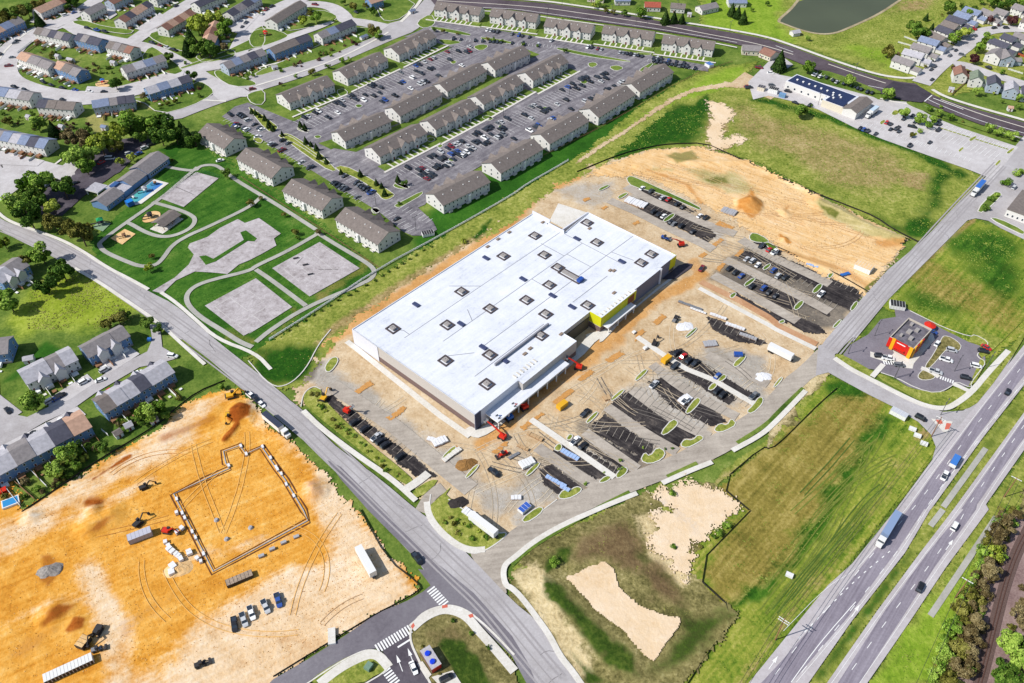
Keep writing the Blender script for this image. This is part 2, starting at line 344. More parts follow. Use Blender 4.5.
patch('basin_slope', '@2,3 0,250 40,200 110,135 210,85 380,5 @2,2 370,690 520,610 640,590 730,560 830,590 @2,3 700,240 890,410 840,500 690,683 660,720 280,720 130,500 -20,320', basin, .07, .6, 1.2, 4, bump=.5,
    zones=[('a1', '@2,3 0,260 60,200 130,250 180,380 300,560 330,683 250,660 140,480', 3, 1), ('a2', '@2,3 130,180 240,140 220,210 140,250', 2, .9), ('a2', '@2,3 130,270 300,420 480,600 500,660 380,600 200,400 130,330', 3, 1), ('a2', '@2,3 230,560 390,690 300,690', 2, .8),
           ('a3', '@2,3 240,130 460,40 520,180 620,260 700,420 560,330 420,200 240,200', 5, .9), ('a2', '@2,3 460,160 600,230 720,420 840,400 880,420 800,520 680,640 540,640 660,480 620,350', 4, .7), ('a1', '@2,3 480,20 560,20 570,180 660,220 700,280 660,310 540,190', 2.5, 1)],
    mounds=[('@2,3 130,300 300,480 480,660', 9, 1.2), ('@2,3 880,420 800,530 640,650', 9, .8)])
patch('median_grass', '@3,2 1040,170 860,395 655,685 @3,3 640,0 540,170 330,440 150,700 240,690 430,400 600,170 745,0 @3,2 740,685 1040,280', wild, .05, .8, .6, 4, bump=.3, zones=[('a2', '@3,2 1000,260 700,660', 3, .5, 5), ('a2', '@3,3 560,170 200,660', 2, .6, 4)])
patch('highway_verge', '@3,2 1040,440 870,660 @3,3 870,0 700,230 560,440 385,700 830,700 850,500 930,260 1000,60 1040,0', wild, .05, .8, .6, 4, bump=.3, zones=[('a3', '@3,3 400,690 560,450 700,300 830,100 820,300 700,560 660,690', 5, 1), ('a1', '@3,3 900,683 880,400 960,120', 3, .9, 12)])
patch('embankment_soil', '@3,3 780,720 850,460 900,300 960,120 990,0 @3,2 1000,640 1060,560 @3,3 1200,0 1200,760', basin, .08, .8, 1.5, 4, bump=.4, zones=[('a3', '@3,3 780,720 850,460 900,300 960,120 1200,0 1200,760', 3, 1), ('a2', '@3,3 900,560 1011,480 1100,760 880,760', 4, .9)])
patch('corner_grass', '@1,3 600,470 660,420 760,395 840,425 1011,590 1040,720 640,720 615,560', basin, .3, .5, .3, 3, bump=.12,
    zones=[('a2', '@1,3 735,500 820,530 900,620 960,720 830,720 760,610 720,550', 2, 1), ('a3', '@1,3 660,480 780,440 900,560 820,520 700,560', 3, .5)])
# -- bare soil ------------------------------------------------------------------------------
patch('construction_dirt', '! 292,388 312,366 328,340 352,316 440,260 500,222 545,190 572,172 600,162 640,150 700,147 745,160 800,186 860,218 908,240 890,268 866,296 838,330 815,350 822,376 790,402 742,434 690,466 640,486 590,506 540,532 500,556 470,548 425,508 415,490 372,452 330,420 300,402', tan, .1, .8, 2, 5, bump=.12,
    zones=[('a2', '@1,1 260,720 400,600 700,425 1000,235 @2,1 100,90 260,25', 3, .9, 8), ('a1', '@1,2 150,130 300,90 420,180 560,260 700,390 820,480 1000,620 860,600 700,500 520,380 380,260 240,180', 5, .9), ('a1', '@1,2 800,520 1024,600 1024,700 900,700', 5, .7), ('a1', '@2,2 740,0 1024,60 1024,250 900,200 780,100', 4, .8),
           ('a1', '@2,1 120,60 420,40 420,140 320,160 200,110', 4, .6), ('a2', '@2,1 400,660 560,530 760,420', 2.5, 1, 7), ('a2', '@1,2 900,420 1024,320', 2, .8, 7), ('a2', '@2,2 0,280 250,100 400,-10', 3, .8, 12),
           ('a2', '@2,1 730,370 760,440', 2, .6, 8), ('a3', '@1,2 180,180 210,90 280,80 230,160', 2, .7), ('a1', '@2,2 420,230 600,120 760,60 900,60 1024,130 1024,330 940,260 700,430 500,500 200,650 0,690 -60,640 60,520 250,420 380,330', 7, .85), ('a1', '@2,1 480,60 700,120 740,190 840,230 860,300 700,240 560,180 430,120', 4, .8), ('a3', '@2,1 470,100 700,180 800,240 760,260 560,190 440,130', 3, .75), ('a3', '@2,1 940,290 @3,1 120,380 380,490 300,640 120,640 @2,1 980,520 860,460 780,440 880,330', 5, .8), ('a3', '@2,2 300,350 420,400 560,480 480,520 360,420', 3, .6, 10), ('a3', '@2,2 120,480 320,600', 2, .6, 5), ('a3', '@2,2 380,280 480,480', 2, .7, 5), ('a1', '@2,2 0,400 200,560 60,690 0,690', 4, .7), ('a1', '@2,3 0,0 220,0 60,90 0,60', 3, .8), ('a1', '@1,2 440,230 470,290', 2, .8, 10)])
patch('sand_yard', '! 588,176 604,166 650,150 702,148 748,162 800,188 860,218 908,240 890,264 864,296 846,284 828,280 800,262 770,242 748,230 728,216 702,204 668,188 640,176 612,178', peach, .25, .8, 2, 5, bump=.25,
    zones=[('a1', '@2,1 560,0 700,0 760,60 860,90 1000,100 900,10 760,0', 4, .8), ('a1', '@3,1 180,120 260,130 420,230 580,290 540,300 380,260 220,180', 3, 1), ('a3', '@3,1 200,140 290,180 270,200 210,160', 1.5, .9), ('a3', '@2,1 760,40 860,20 880,60 800,60', 2, .7), ('a2', '@2,1 890,150 960,80 1010,150 960,195', 2.5, 1),
           ('a2', '@3,1 60,160 85,140 70,190', 1.5, .7), ('a2', '@3,1 50,265 80,290', 1, .9, 3), ('a2', '@3,1 60,330 300,400 400,470', 2, .5, 6), ('a2', '@2,1 540,0 700,60 760,140', 1.5, .6, 3), ('a2', '@3,1 440,290 560,300', 3, .6, 8), ('a3', '@2,0 600,620 720,600 760,640 660,660', 2, .6), ('a3','@3,1 490,390 580,310',1,1,4), ('a3','@3,1 400,480 465,430',1,1,4)],
    mounds=[('@2,1 950,140', 9, 4.5), ('@3,1 60,170 70,180', 4, 1.2), ('@3,1 65,280', 3, 1.5), ('@3,1 200,130 420,240 560,290', 7, 1.8), ('@2,1 500,-10 620,-40 740,-25 @3,1 -60,-30 200,110', 4, 1.0), ('@3,1 80,340 240,400', 5, .8)])
patch('orange_dirt_field', '@0,2 -40,700 22,510 ! 22,510 67,485 125,449 162,427 182,407 212,392 236,390 256,403 271,431 290,440 308,458 324,474 338,490 356,510 377,537 388,558 406,567 416,580 417,590 398,602 377,613 339,639 279,674 255,720 -40,720 -40,545', orange, .12, .55, 1.5, 4, bump=.25,
    zones=[('a1', '! 422,598 388,555 372,530 350,500 330,476 318,495 330,530 325,560 290,582 250,603 215,618 190,640 165,668 120,710 290,710', 9, 1), ('a1', '! 15,518 60,480 125,449 185,406 232,391 236,402 200,420 207,438 160,466 110,492 60,522 20,552 -20,575 -20,530', 5, .62),
        ('a1', '@0,3 360,230 400,340 430,430 460,700', 5, .75, 9), ('a1', '! 258,405 285,425 315,455 335,485 350,520', 6, .75, 11), ('a1', '@0,3 0,60 150,20 260,20 0,210', 6, .7), ('a1', '! 185,560 250,545 300,535', 4, .5, 5), ('a1', '! 40,530 110,500 150,480', 4, .6, 6), ('a1', '! 10,620 60,600 100,600', 4, .45, 5),
        ('a2', '@0,2 920,280 960,255 1010,270 1000,310 950,335 920,320', 1.5, 1), ('a2', '@0,2 900,400 950,340', 1, .9, 2.5), ('a2', '@0,3 150,460 230,370 310,370 240,440 170,475', 1.5, .7), ('a2', '@0,3 255,480 295,425 340,430 330,465 275,488', 1.2, .8), ('a2', '@0,3 150,280 165,180 230,175 240,270 190,310', 1.5, .6),
        ('a2', '@1,2 200,560 260,540 280,620 230,660 190,600', 2, .45), ('a2', '@0,3 290,125 420,30 470,20 400,90', 2, .6), ('a2', '@0,2 375,555 520,465', 1, .9, 1.5), ('a2', '@0,2 350,650 400,650', 1.5, .8, 5), ('a2', '@0,2 650,400 850,320', 2, .5, 5), ('a2', '@0,3 500,470 700,330 860,300', 3, .35, 8), ('a2', '@0,3 80,560 200,480', 3, .4, 8), ('a2', '@0,3 780,180 1011,110 @1,3 160,50', 2, .35, 3)],
    mounds=[('@0,2 965,290', 8, 3.2), ('@0,3 210,410', 7, 1.4), ('@0,3 300,450', 5, .8), ('@0,2 640,400 840,310', 9, .6), ('@1,2 230,600', 7, 2.2), ('@0,3 350,70 440,20', 7, 1.5), ('@0,2 900,400 945,350', 2, 1), ('@0,3 370,0', 4, 1.5), ('@0,3 120,30', 5, 1.5)])
patch('basin_floor', '@2,3 215,270 240,262 300,230 365,208 400,240 425,310 500,380 600,420 665,430 655,470 600,540 560,600 520,575 440,480 330,400 280,340', palesand, .66, .45, .35, 3, bump=.15)
patch('gravel_pad', '@2,3 560,0 570,60 540,130 560,180 620,190 640,240 680,275 700,250 720,190 700,150 790,90 870,20 @2,2 900,690 900,650 800,590 700,560 640,600 600,600 560,620 600,640 640,690', palesand, .7, .45, 2.4, 2.2, bump=.1,
    zones=[('a1', '@2,3 620,0 660,-10 740,60 745,100 690,110 650,60', 3, .4), ('a1', '@2,3 555,-40 620,-50 620,20 575,30', 2, .4), ('a2', '@2,2 600,640 560,690 800,600', 3, -.8)])
patch('white_strip_soil', '@3,2 30,170 250,130 200,200 100,260 130,340 60,350 0,430 0,360', basin, .3, .6, .5, 3, zones=[('a1', '@3,2 30,170 250,130 200,200 60,350 0,430 0,360', 3, .8)])
patch('site_verge_grass', '@2,3 0,230 30,190 100,125 200,75 380,-5 @2,2 400,690 560,610 600,560 620,610 780,600 850,520 1020,400 @3,2 160,200 200,180 130,310 0,440 @2,2 1000,440 820,580 660,690 @2,3 380,30 220,110 100,180 20,280', wild, .1, .6, .6, 3, bump=.3, zones=[('a1', '@2,2 830,590 700,610 900,500 1000,440', 2, .5), ('a2', '@2,2 610,600 640,570 860,500 800,580', 2, .7)])
patch('bare_spur', '@2,0 778,405 840,415 885,445 880,475 840,500 850,560 900,540 945,560 860,595 790,600 782,520 800,480', palesand, .42, .5, 3, 2)
# pond
pond_m = plain('pond_water', C(84, 90, 66), .45, .12, scale=.02, spec=.25)
patch('lake_meadow', '! 700,-20 760,-40 1100,-60 1100,60 930,100 860,66 800,46 745,34 700,26', wild, -.02, 1.5, 2, 6, bump=.3, zones=[('a3', '! 700,-20 790,-20 780,20 800,46 745,34 700,26', 8, .8), ('a1', '@3,0 470,60 640,30 660,0 560,0', 10, .9), ('a2', '@3,0 180,170 520,290 420,260 200,130', 10, .4), ('a3','@3,0 260,190 520,310 560,240 500,200 300,150',10,.7)])
sheet('pond', '@3,0 35,85 90,45 130,-10 540,-60 530,0 440,60 340,105 270,135 200,138 120,118 60,95', pond_m, .2, 2)
ribbon('pond_shore', '@3,0 125,-5 90,40 35,85 60,95 120,118 200,138 270,135 340,105 440,60 530,0', 2.2, ground_mat('shore_stones', ramp((120, 108, 84), (160, 146, 116), (190, 176, 144), (206, 196, 170)), offs=5), .24)
# -- roads -----------------------------------------------------------------------------------
RU = '@0,1 -60,150 0,195 40,215 130,245 250,290 340,340 430,400 520,445 600,490 700,540 780,610 860,680 @1,2 90,200 185,290 250,370 350,450 500,560 640,680 @1,3 730,70 850,190 1011,360 @2,3 100,440 150,510 200,590 290,720'
RL = '@2,3 90,720 60,640 @1,3 1011,580 930,500 850,415 760,380 685,290 660,230 600,160 440,0 @1,2 280,480 150,370 0,245 @0,2 1000,220 850,90 740,0 @0,1 720,680 660,640 590,590 500,530 400,460 300,400 210,345 110,300 60,275 0,240 -60,200'
sheet('main_road', RU+' '+RL, pale_road, .40, 1)
sheet('main_road_turn_lane', '@1,2 285,482 340,510 420,590 520,690 @1,3 560,60 700,200 860,330 1011,500 @2,3 60,600 110,720 75,720 @1,3 1011,580 930,500 850,415 760,380 685,290 660,230 600,160 440,0 @1,2 420,650 340,560', sealed_grey := ground_mat('sealed_grey_asphalt', ramp((106, 101, 108), (122, 117, 124), (134, 130, 136), (152, 148, 154)), offs=140), .42)
sheet('cross_street', '@1,3 640,235 690,300 660,325 600,360 480,410 350,500 200,595 70,670 20,720 170,720 220,670 300,620 380,575 440,552 490,548 500,545 612,462 660,405 745,378 790,392 830,360 720,250', sealed_grey, .44)
sheet('bank_driveway', '@1,3 600,468 608,520 640,590 690,683 700,740 400,740 430,683 510,640 530,605 500,560 478,548', ground_mat('drive_asphalt', ramp((74, 68, 76), (90, 84, 92), (104, 98, 106), (122, 116, 122)), offs=144), .46)
SU = '! 465,545 484,552 505,537 512,530 537,515 557,500 584,490 627,474 667,459 712,436 747,415 762,404 783,380 800,367 822,345'
SL = '! 828,373 815,376 800,390 783,412 768,425 737,447 719,457 687,472 659,482 587,510 550,533 527,548 512,557 503,572 508,600 490,590'
sheet('site_road', SU+' '+SL, site_road_m, .38, 1)
sheet('east_road', '! 822,345 @3,1 230,680 380,510 480,400 600,300 700,200 860,40 900,0 @3,0 910,680 1060,500 @3,0 1100,540 1040,600 @3,1 990,0 830,170 800,200 600,400 480,520 340,690 @3,2 340,-10 265,60 200,140 215,20', pale_road, .39)
sheet('access_road', '@3,2 200,25 340,-10 265,62 330,110 400,145 560,230 640,270 700,290 780,285 840,240 1000,30 900,200 760,400 655,480 670,430 650,380 600,330 500,270 400,220 290,160 240,132 190,145', site2 := pale_road, .41)
HL = '! 1100,245 @3,2 1024,20 840,250 @3,2 665,470 510,680 @3,3 330,215 235,300 0,590 @2,3 930,690 900,730'
sheet('highway', HL+' @3,3 130,730 160,683 330,440 540,170 640,0 @3,2 650,680 860,390 1024,180 1140,30', shoulder_m, .43)
sheet('highway_westbound_lanes', '! 1100,255 @3,2 1024,60 850,280 680,510 560,680 @3,3 420,160 270,350 60,590 -60,720 60,720 130,640 310,430 510,160 615,0 @3,2 630,680 835,390 1010,160 1100,45', lane_m, .45)
sheet('highway_opposite_carriageway', '@3,2 1120,165 1024,290 740,680 @3,3 600,170 430,400 200,730 360,730 560,440 700,230 870,0 @3,2 870,660 1024,440 1120,320', shoulder_m, .43)
sheet('highway_eastbound_lanes', '@3,2 1120,180 1024,315 770,680 @3,3 770,0 630,170 460,400 245,730 330,730 520,440 655,230 820,0 @3,2 835,660 1000,425 1120,270', lane_m, .45)
TU = '! 424,-8 432,-3 512,1 550,4 577,8 612,13 667,23 707,29 737,34 768,40 793,48 835,64 878,78 898,82 915,84 928,93 943,100 980,111 1024,123 1080,140'
TL = '! 1080,155 1024,137 980,125 943,111 923,102 905,101 890,97 868,90 830,77 793,61 768,52 737,45 712,40 652,30 587,21 537,14 512,10 437,8'
sheet('top_road', TU+' '+TL, ground_mat('new_road_asphalt', ramp((72, 62, 68), (90, 80, 86), (104, 94, 100), (120, 110, 116)), offs=150), .43)
sheet('top_road_junction', '@3,0 500,328 600,345 655,378 615,412 545,405 490,390 440,372', sealed, .45)
sheet('collector_road', '@0,0 645,462 @0,0 720,430 880,372 960,330 @1,0 0,290 130,255 270,205 400,170 480,125 520,98 590,80 620,60 660,15 690,-20 760,-20 720,30 680,80 640,125 560,155 480,190 330,255 190,310 60,350 0,370 @0,0 930,400 840,430 690,490', pale_road, .37, 1)
# townhouse streets: bleached surface
T = lambda n, s, w, z: ribbon(n, s, w, concrete_road, z)
T('loop_street', '@0,0 300,75 200,108 120,140 50,190 5,260 18,325 110,365 220,388 340,396 440,382 540,358 620,335 690,310 770,295', 19, .40)
T('townhouse_street', '@0,0 180,100 270,92 330,135 430,160 520,175 620,200 700,240 780,290 860,345 920,400', 12, .41)
T('townhouse_street', '@0,0 520,175 600,120 690,55 790,-5 860,-50', 13, .42)
T('townhouse_street', '@0,0 200,112 300,60 370,15 430,-40', 13, .43)
T('townhouse_street', '@0,0 780,275 880,262 950,235 955,195 @1,0 -20,110 60,55 110,20 200,-10', 14, .44)
T('townhouse_street', '@0,0 940,240 1010,215 @1,0 20,195 130,150 250,110 300,85 ', 8, .445)
T('townhouse_street', '@1,0 100,35 210,15 300,25 350,62 360,85 430,92 520,112', 12, .45)
T('townhouse_street', '@0,0 790,300 880,350 980,380 1030,350', 12, .46)
T('court_street', '@0,0 -60,690 0,648 60,650 150,668 220,690 @0,1 300,10', 13, .40)
sheet('daycare_lot', '@0,0 270,690 300,650 420,600 480,560 560,548 640,570 570,600 480,690 @0,1 460,20 330,110 250,185 160,180 150,130 200,60 240,30', dark_lot2 := ground_mat('daycare_lot_asphalt', ramp((62, 56, 62), (80, 74, 82), (98, 92, 100), (130, 124, 132)), offs=158), .36)
sheet('court_entrance', '@0,0 0,640 220,690 280,640 300,680 @0,1 300,20 240,40 180,20 100,60 0,130 0,0', concrete_road, .37)
# lower-left neighbourhood street
sheet('cottage_street', '@0,2 -20,240 60,300 110,310 190,272 350,182 460,112 590,48 610,0 600,-60 640,-60 650,30 700,60 710,75 640,95 560,110 380,215 290,280 180,330 60,400 0,440 -60,470', pale_road, .37)
sheet('cottage_court', '@0,1 -20,620 @0,2 0,220 90,290 60,310 -60,330 -60,200', pale_road, .36)
ribbon('residential_street', '#884,0,6.507 240,545 340,440 430,370 520,310 590,240 650,205 760,190 860,190 960,195', 12, concrete_road, .42)
ribbon('residential_street', '#884,0,6.507 450,420 530,425 620,460 700,490 800,515 980,575', 10, concrete_road, .43)
sheet('plaza_lot', '@3,0 0,250 60,230 100,260 40,300 200,330 420,390 440,400 560,410 660,470 760,510 1000,590 930,680 900,720 @3,0 800,680 600,610 460,560 350,515 200,440 110,410 0,385 -60,400 -80,330', concrete_road, .40)
sheet('warehouse_drive', '@3,1 790,205 830,160 960,20 1080,-120 1080,280 1024,280 930,235 880,205 830,195', pale_road, .37)
patch('dirt_track', '@2,0 260,655 460,528 560,460 640,408 720,372 850,350 1010,360 1010,335 850,330 720,356 640,392 560,443 460,515 260,640', tan, .32, .6, 1.0, 2.5)
sheet('gravel_yard', '@2,0 880,330 930,290 1010,330 @3,0 0,310 60,370 10,400 @2,0 1000,385 940,350', tan, .37)
# apartment lots
sheet('apartment_parking_lot', '! 248,103 294,122 353,92 396,72 461,44 444,38 430,30 432,20 470,26 512,33 592,46 652,56 709,66 708,72 650,63 636,78 595,102 550,128 500,155 432,195 425,205 418,208 433,222 437,230 428,236 412,236 403,232 380,213 320,176 262,140 222,117 235,107', dark_lot, .34)
sheet('apartment_entrance', '@1,0 590,150 640,130 700,100 860,150 860,190 780,190 640,150', dark_lot, .36)
# fast food lot
sheet('restaurant_lot', '@3,1 500,530 560,560 700,640 800,690 @3,2 860,30 870,90 830,170 800,190 740,180 @3,2 700,210 640,212 560,190 500,150 420,120 330,110 300,60 330,20 @3,1 400,660 450,600 510,590', ground_mat('restaurant_asphalt', ramp((112, 106, 114), (128, 122, 130), (142, 136, 144), (160, 154, 160)), offs=163), .42)
# store car park
for s in ['#600,170,6.507 250,110 350,140 480,180 560,240 640,270 520,300 300,220 220,150', '#600,170,6.507 290,215 480,280 600,340 720,390 760,430 700,470 560,400 380,320 240,250', '#690,220,6.507 410,150 460,130 600,205 590,235 480,200',
          '#690,220,6.507 310,240 370,190 520,260 600,330 560,350 440,310', '#690,220,6.507 420,380 560,450 700,520 660,590 540,540 390,440', '#690,220,6.507 230,480 300,470 440,560 620,640 640,683 480,620 300,530', '#690,220,6.507 800,430 900,450 911,520 860,520',
          '#630,300,6.507 490,150 560,130 760,240 860,290 850,310 700,230', '#630,300,6.507 250,340 330,320 560,470 740,580 860,640 780,640 560,560 420,490', '#630,300,6.507 230,420 300,380 470,500 620,570 690,640 640,690 450,560',
          '@2,2 395,255 465,200 610,285 740,370 755,388 680,400 665,430 600,400 480,320', '@2,2 300,360 370,300 480,370 560,420 560,450 515,470 420,420', '@2,1 780,590 830,600 1000,680 1024,700 900,690 800,640', '@3,1 0,340 60,350 160,400 120,440 40,420', '@2,2 540,170 600,150 700,200 830,300 860,330 800,350 700,300 640,270', '@2,2 160,450 220,400 430,520 400,560 330,560', '@2,2 280,400 340,380 430,440 520,470 500,500 440,520 330,450', '@2,2 110,520 160,500 280,590 200,630 130,580',
          '#300,360,6.507 150,260 210,230 400,380 600,540 740,640 900,760 840,780 640,660 480,540 320,410', '@1,2 560,450 640,470 690,520 640,545 560,490', '#690,220,6.507 740,540 911,640 911,600 800,520', '@3,1 0,330 60,350 380,490 360,520 200,470 0,380', '@3,1 200,480 260,470 370,530 340,570 230,520', '@3,1 0,560 60,570 200,620 240,660 140,650']:
    _k = globals().get('_k', 0)+1; patch('fresh_car_park', s, new_black, .26+.003*_k, .5, .55, 3)
for s, w in [('#600,170,6.507 170,110 330,200 500,270 700,360 880,420', 6), ('#600,170,6.507 60,200 250,280 420,370 640,470 740,520', 6), ('#690,220,6.507 330,130 480,220 700,320 911,420', 6), ('#690,220,6.507 230,260 400,340 560,420 760,520 911,600', 6), ('#690,220,6.507 150,360 320,450 480,540 700,660', 6),
             ('@2,2 780,60 900,120 1024,180', 5), ('@2,2 560,100 700,210 900,310', 5), ('@2,2 480,200 640,320 790,390', 5), ('@2,2 380,270 520,370 660,450', 5), ('@2,2 290,370 400,450 500,520', 5), ('@2,2 100,430 260,540 340,590', 5), ('@1,2 300,180 420,260 560,350 640,420 760,520 860,600', 7)]:
    ribbon('car_park_aisle', s, w, site_road_m, .345)
# -- loose cover: tussocks, clods and wheel tracks --------------------------------------------
def tufts(name, s, n, mat, size=(.35, .9), h=.35, z=.1, seed=1, excl=()):
    p = W(s); xs = [a for a, _ in p]; ys = [b for _, b in p]; r = np.random.default_rng(seed)
    X = r.uniform(min(xs), max(xs), n*3); Y = r.uniform(min(ys), max(ys), n*3); k = (sdist(X, Y, p) > .5) & (fbm(X, Y, 9) > r.uniform(-.28, .1, X.shape))
    for e in excl: k &= sdist(X, Y, W(e)) < -.5
    X, Y = X[k][:n], Y[k][:n]; n = len(X); sz = r.uniform(size[0], size[1], n)*r.uniform(.6, 1, n); a = r.uniform(0, 6.28, n); V = []; b = np.stack([X, Y], 1)
    C4 = []
    for j in range(4):
        t = a+j*1.571; C4.append(np.stack([X+np.cos(t)*sz*.5*r.uniform(.7, 1.3, n), Y+np.sin(t)*sz*.5*r.uniform(.7, 1.3, n), np.full(n, z-.03)], 1))
    top = np.stack([X+r.normal(0, .1, n), Y+r.normal(0, .1, n), z+h*.7*sz*r.uniform(.6, 1.2, n)], 1)
    V = np.stack(C4+[top], 1).reshape(-1, 3); i5 = np.arange(n)*5
    F = np.stack([np.stack([i5+j, i5+(j+1) % 4, i5+4], 1) for j in range(4)], 1).reshape(-1, 3)
    me = bpy.data.meshes.new(name); me.from_pydata(V.tolist(), [], F.tolist()); me.materials.append(mat); me.update(); o = link(name, me); tag(o, kind='stuff')
    return o
def vmat(name, cols, k=1):
    m = bpy.data.materials.new(name); m.use_nodes = True; nt = m.node_tree; N = nt.nodes; b = N['Principled BSDF']; b.inputs['Roughness'].default_value = .95; b.inputs['Specular IOR Level'].default_value = .05
    g = N.new('ShaderNodeNewGeometry'); r = N.new('ShaderNodeValToRGB'); e = r.color_ramp.elements
    while len(e) < len(cols): e.new(.5)
    for i, (el, c) in enumerate(zip(e, cols)): el.position = i/(len(cols)-1); el.color = (*C(*c), 1)
    nt.links.new(g.outputs['Random Per Island'], r.inputs['Fac']); nt.links.new(r.outputs[0], b.inputs['Base Color']); return m
tg = vmat('tussock_green', [(76, 104, 32), (108, 132, 46), (134, 150, 62), (158, 164, 86)]); td = vmat('tussock_dark', [(26, 58, 14), (48, 88, 24), (84, 120, 44)]); ty = vmat('tussock_straw', [(96, 104, 44), (136, 140, 66), (178, 170, 104)]); cl = vmat('clod_tan', [(130, 100, 66), (190, 160, 120), (240, 222, 190)]); co_ = vmat('clod_orange', [(150, 88, 26), (214, 146, 60), (250, 214, 150)])
tufts('meadow_tussocks', '@3,2 230,150 400,225 600,335 665,440 500,680 ! 750,683 670,683 740,600 700,570 735,510 780,440 830,390', 14000, tg, seed=3)
tufts('meadow_tussocks', '! 600,165 640,115 690,95 740,90 860,118 980,184 925,238 860,212 800,185 700,144 650,150', 13000, tg, (.5, 1.3), seed=4)
tufts('meadow_tussocks', '! 972,222 1030,244 1040,320 985,355 880,300 905,268', 9000, tg, (.4, 1.2), seed=5)
tufts('basin_weeds', '@2,3 20,260 110,150 380,20 480,30 560,180 680,290 880,410 700,680 300,683 130,480', 9000, ty, (.3, .8), seed=6, excl=('@2,3 215,270 240,262 300,230 365,208 400,240 425,310 500,380 600,420 665,430 655,470 600,540 560,600 520,575 440,480 330,400 280,340',))
tufts('verge_weeds', '! 256,350 300,325 400,268 512,200 590,154 640,112 700,78 750,70 680,102 600,170 512,220 440,260 350,320 300,380 262,378', 9000, ty, (.4, 1.1), seed=7)
tufts('yard_grass', '@0,1 120,440 400,405 560,590 480,640 100,640', 1800, ty, (.4, 1.1), seed=8)
tufts('park_grass_clumps', '! 96,240 165,175 215,152 300,208 372,264 376,284 252,354 160,312', 5000, td, (.3, .7), .2, .12, 9, excl=('@0,1 610,480 745,370 770,300 960,195 1024,215 @1,1 105,260 0,350 @0,1 900,415 650,495', '@0,1 640,115 785,10 875,35 735,150', '@0,1 820,545 1024,435 @1,1 145,550 10,635 @0,1 975,665', '@1,1 65,395 255,290 415,395 215,508'))
tufts('highway_weeds', '@3,2 1024,200 860,395 655,685 @3,3 540,170 160,690 240,690 600,170 745,0 @3,2 1024,280', 4000, tg, (.3, .8), seed=10); tufts('highway_weeds', '@3,3 700,230 400,683 680,683 800,300 880,40', 4500, tg, (.3, .9), seed=11); tufts('lake_meadow_clumps', '! 790,40 830,36 870,20 900,0 960,0 920,60 925,84 850,56', 6000, tg, (.6, 1.5), seed=12)
tufts('field_clods', '! 10,520 125,455 212,398 250,405 350,510 405,575 340,630 270,670 5,680', 4500, co_, (.2, .45), .35, .3, 13); tufts('sand_clods', '! 600,172 700,150 800,190 900,242 860,288 740,232', 4000, cl, (.3, .7), .5, .42, 14)
tufts('site_clods', '! 300,386 345,325 360,350 470,436 600,345 690,270 690,240 560,180 700,160 800,260 830,340 760,400 500,545 430,500', 9000, cl, (.2, .55), .5, .16, 15)
def tracks(name, s, n, mat, z, seed, lens=(15, 60), head=None, w=.22, curve=.02, dev=.35):
    p = W(s); xs = [a for a, _ in p]; ys = [b for _, b in p]; r = random.Random(seed); mb = MB(); k = 0; tries = 0
    while k < n and tries < n*20:
        tries += 1; x = r.uniform(min(xs), max(xs)); y = r.uniform(min(ys), max(ys)); a = (head+r.gauss(0, dev)) if head is not None else r.uniform(0, 6.28); c = r.gauss(0, curve); q = []
        for i in range(int(r.uniform(*lens)/2)):
            q.append((x, y)); x += 2*math.cos(a); y += 2*math.sin(a); a += 2*c; c += r.gauss(0, .002)
        if len(q) < 4: continue
        d = sdist(np.array([u for u, _ in q]), np.array([v for _, v in q]), p)
        if d.min() < 1: continue
        k += 1
        for o_ in (-.95, .95): strip(mb, q, w, z+.0007*(k % 20), 0, False, o_)
    tag(mb.build(name, mat), kind='structure')
OF = '! 0,530 67,495 162,437 212,400 250,408 330,490 380,545 405,575 340,630 270,668 0,680'
tracks('tyre_track', OF, 2, plain('track_dark_orange', C(214, 146, 66), .95, .2), .40, 1, (20, 70), R(30)); tracks('tyre_track', OF, 8, plain('track_pale_orange', C(238, 186, 104), .95, .15), .42, 2, (20, 70), None); tracks('tyre_track', '@1,3 30,500 330,300 420,100 620,290 560,350 200,560', 3, plain('track_brown', C(228, 190, 144), .95, .15), .43, 3, (15, 40), None)
SD = '! 296,388 350,352 470,440 580,365 700,275 690,230 580,190 700,165 740,235 690,285 820,345 760,400 500,545 430,490'
tracks('tyre_track', SD, 18, plain('track_grey', C(184, 168, 144), .95, .15), .24, 4, (15, 60), None); tracks('tyre_track', SD, 22, plain('track_cream', C(228, 212, 184), .95, .15), .26, 5, (15, 60), AA); tracks('tyre_track', '! 620,172 700,152 800,192 895,240 860,285 740,228', 20, plain('track_sand', C(228, 184, 130), .95, .15), .53, 6, (20, 60), R(-38)); tracks('tyre_track', '! 640,180 730,220 850,300 790,330 700,270', 26, MATS['track_grey'], .362, 7, (12, 40), R(-42), .3, .01)
tracks('tyre_track', '! 620,330 800,370 640,470 520,520 470,470', 20, MATS['track_grey'], .366, 8, (12, 40), R(-42), .3, .015); tracks('tyre_track', '! 620,330 800,370 640,470 520,520 470,470', 10, plain('track_black', C(112, 106, 100), .95, .15), .37, 9, (12, 30), R(-42), .35, .015)
tracks('mowing_line', '! 720,640 790,500 850,430 900,430 920,460 800,600 760,670', 14, plain('mown_stripe', C(116, 130, 48), .95, .3), .33, 10, (40, 140), R(45), .4, .0003, .025); tracks('mowing_line', '! 720,640 790,500 850,430 900,430 920,460 800,600 760,670', 4, plain('mown_dark', C(82, 108, 36), .95, .3), .34, 11, (40, 140), R(45), .4, .0003, .025)
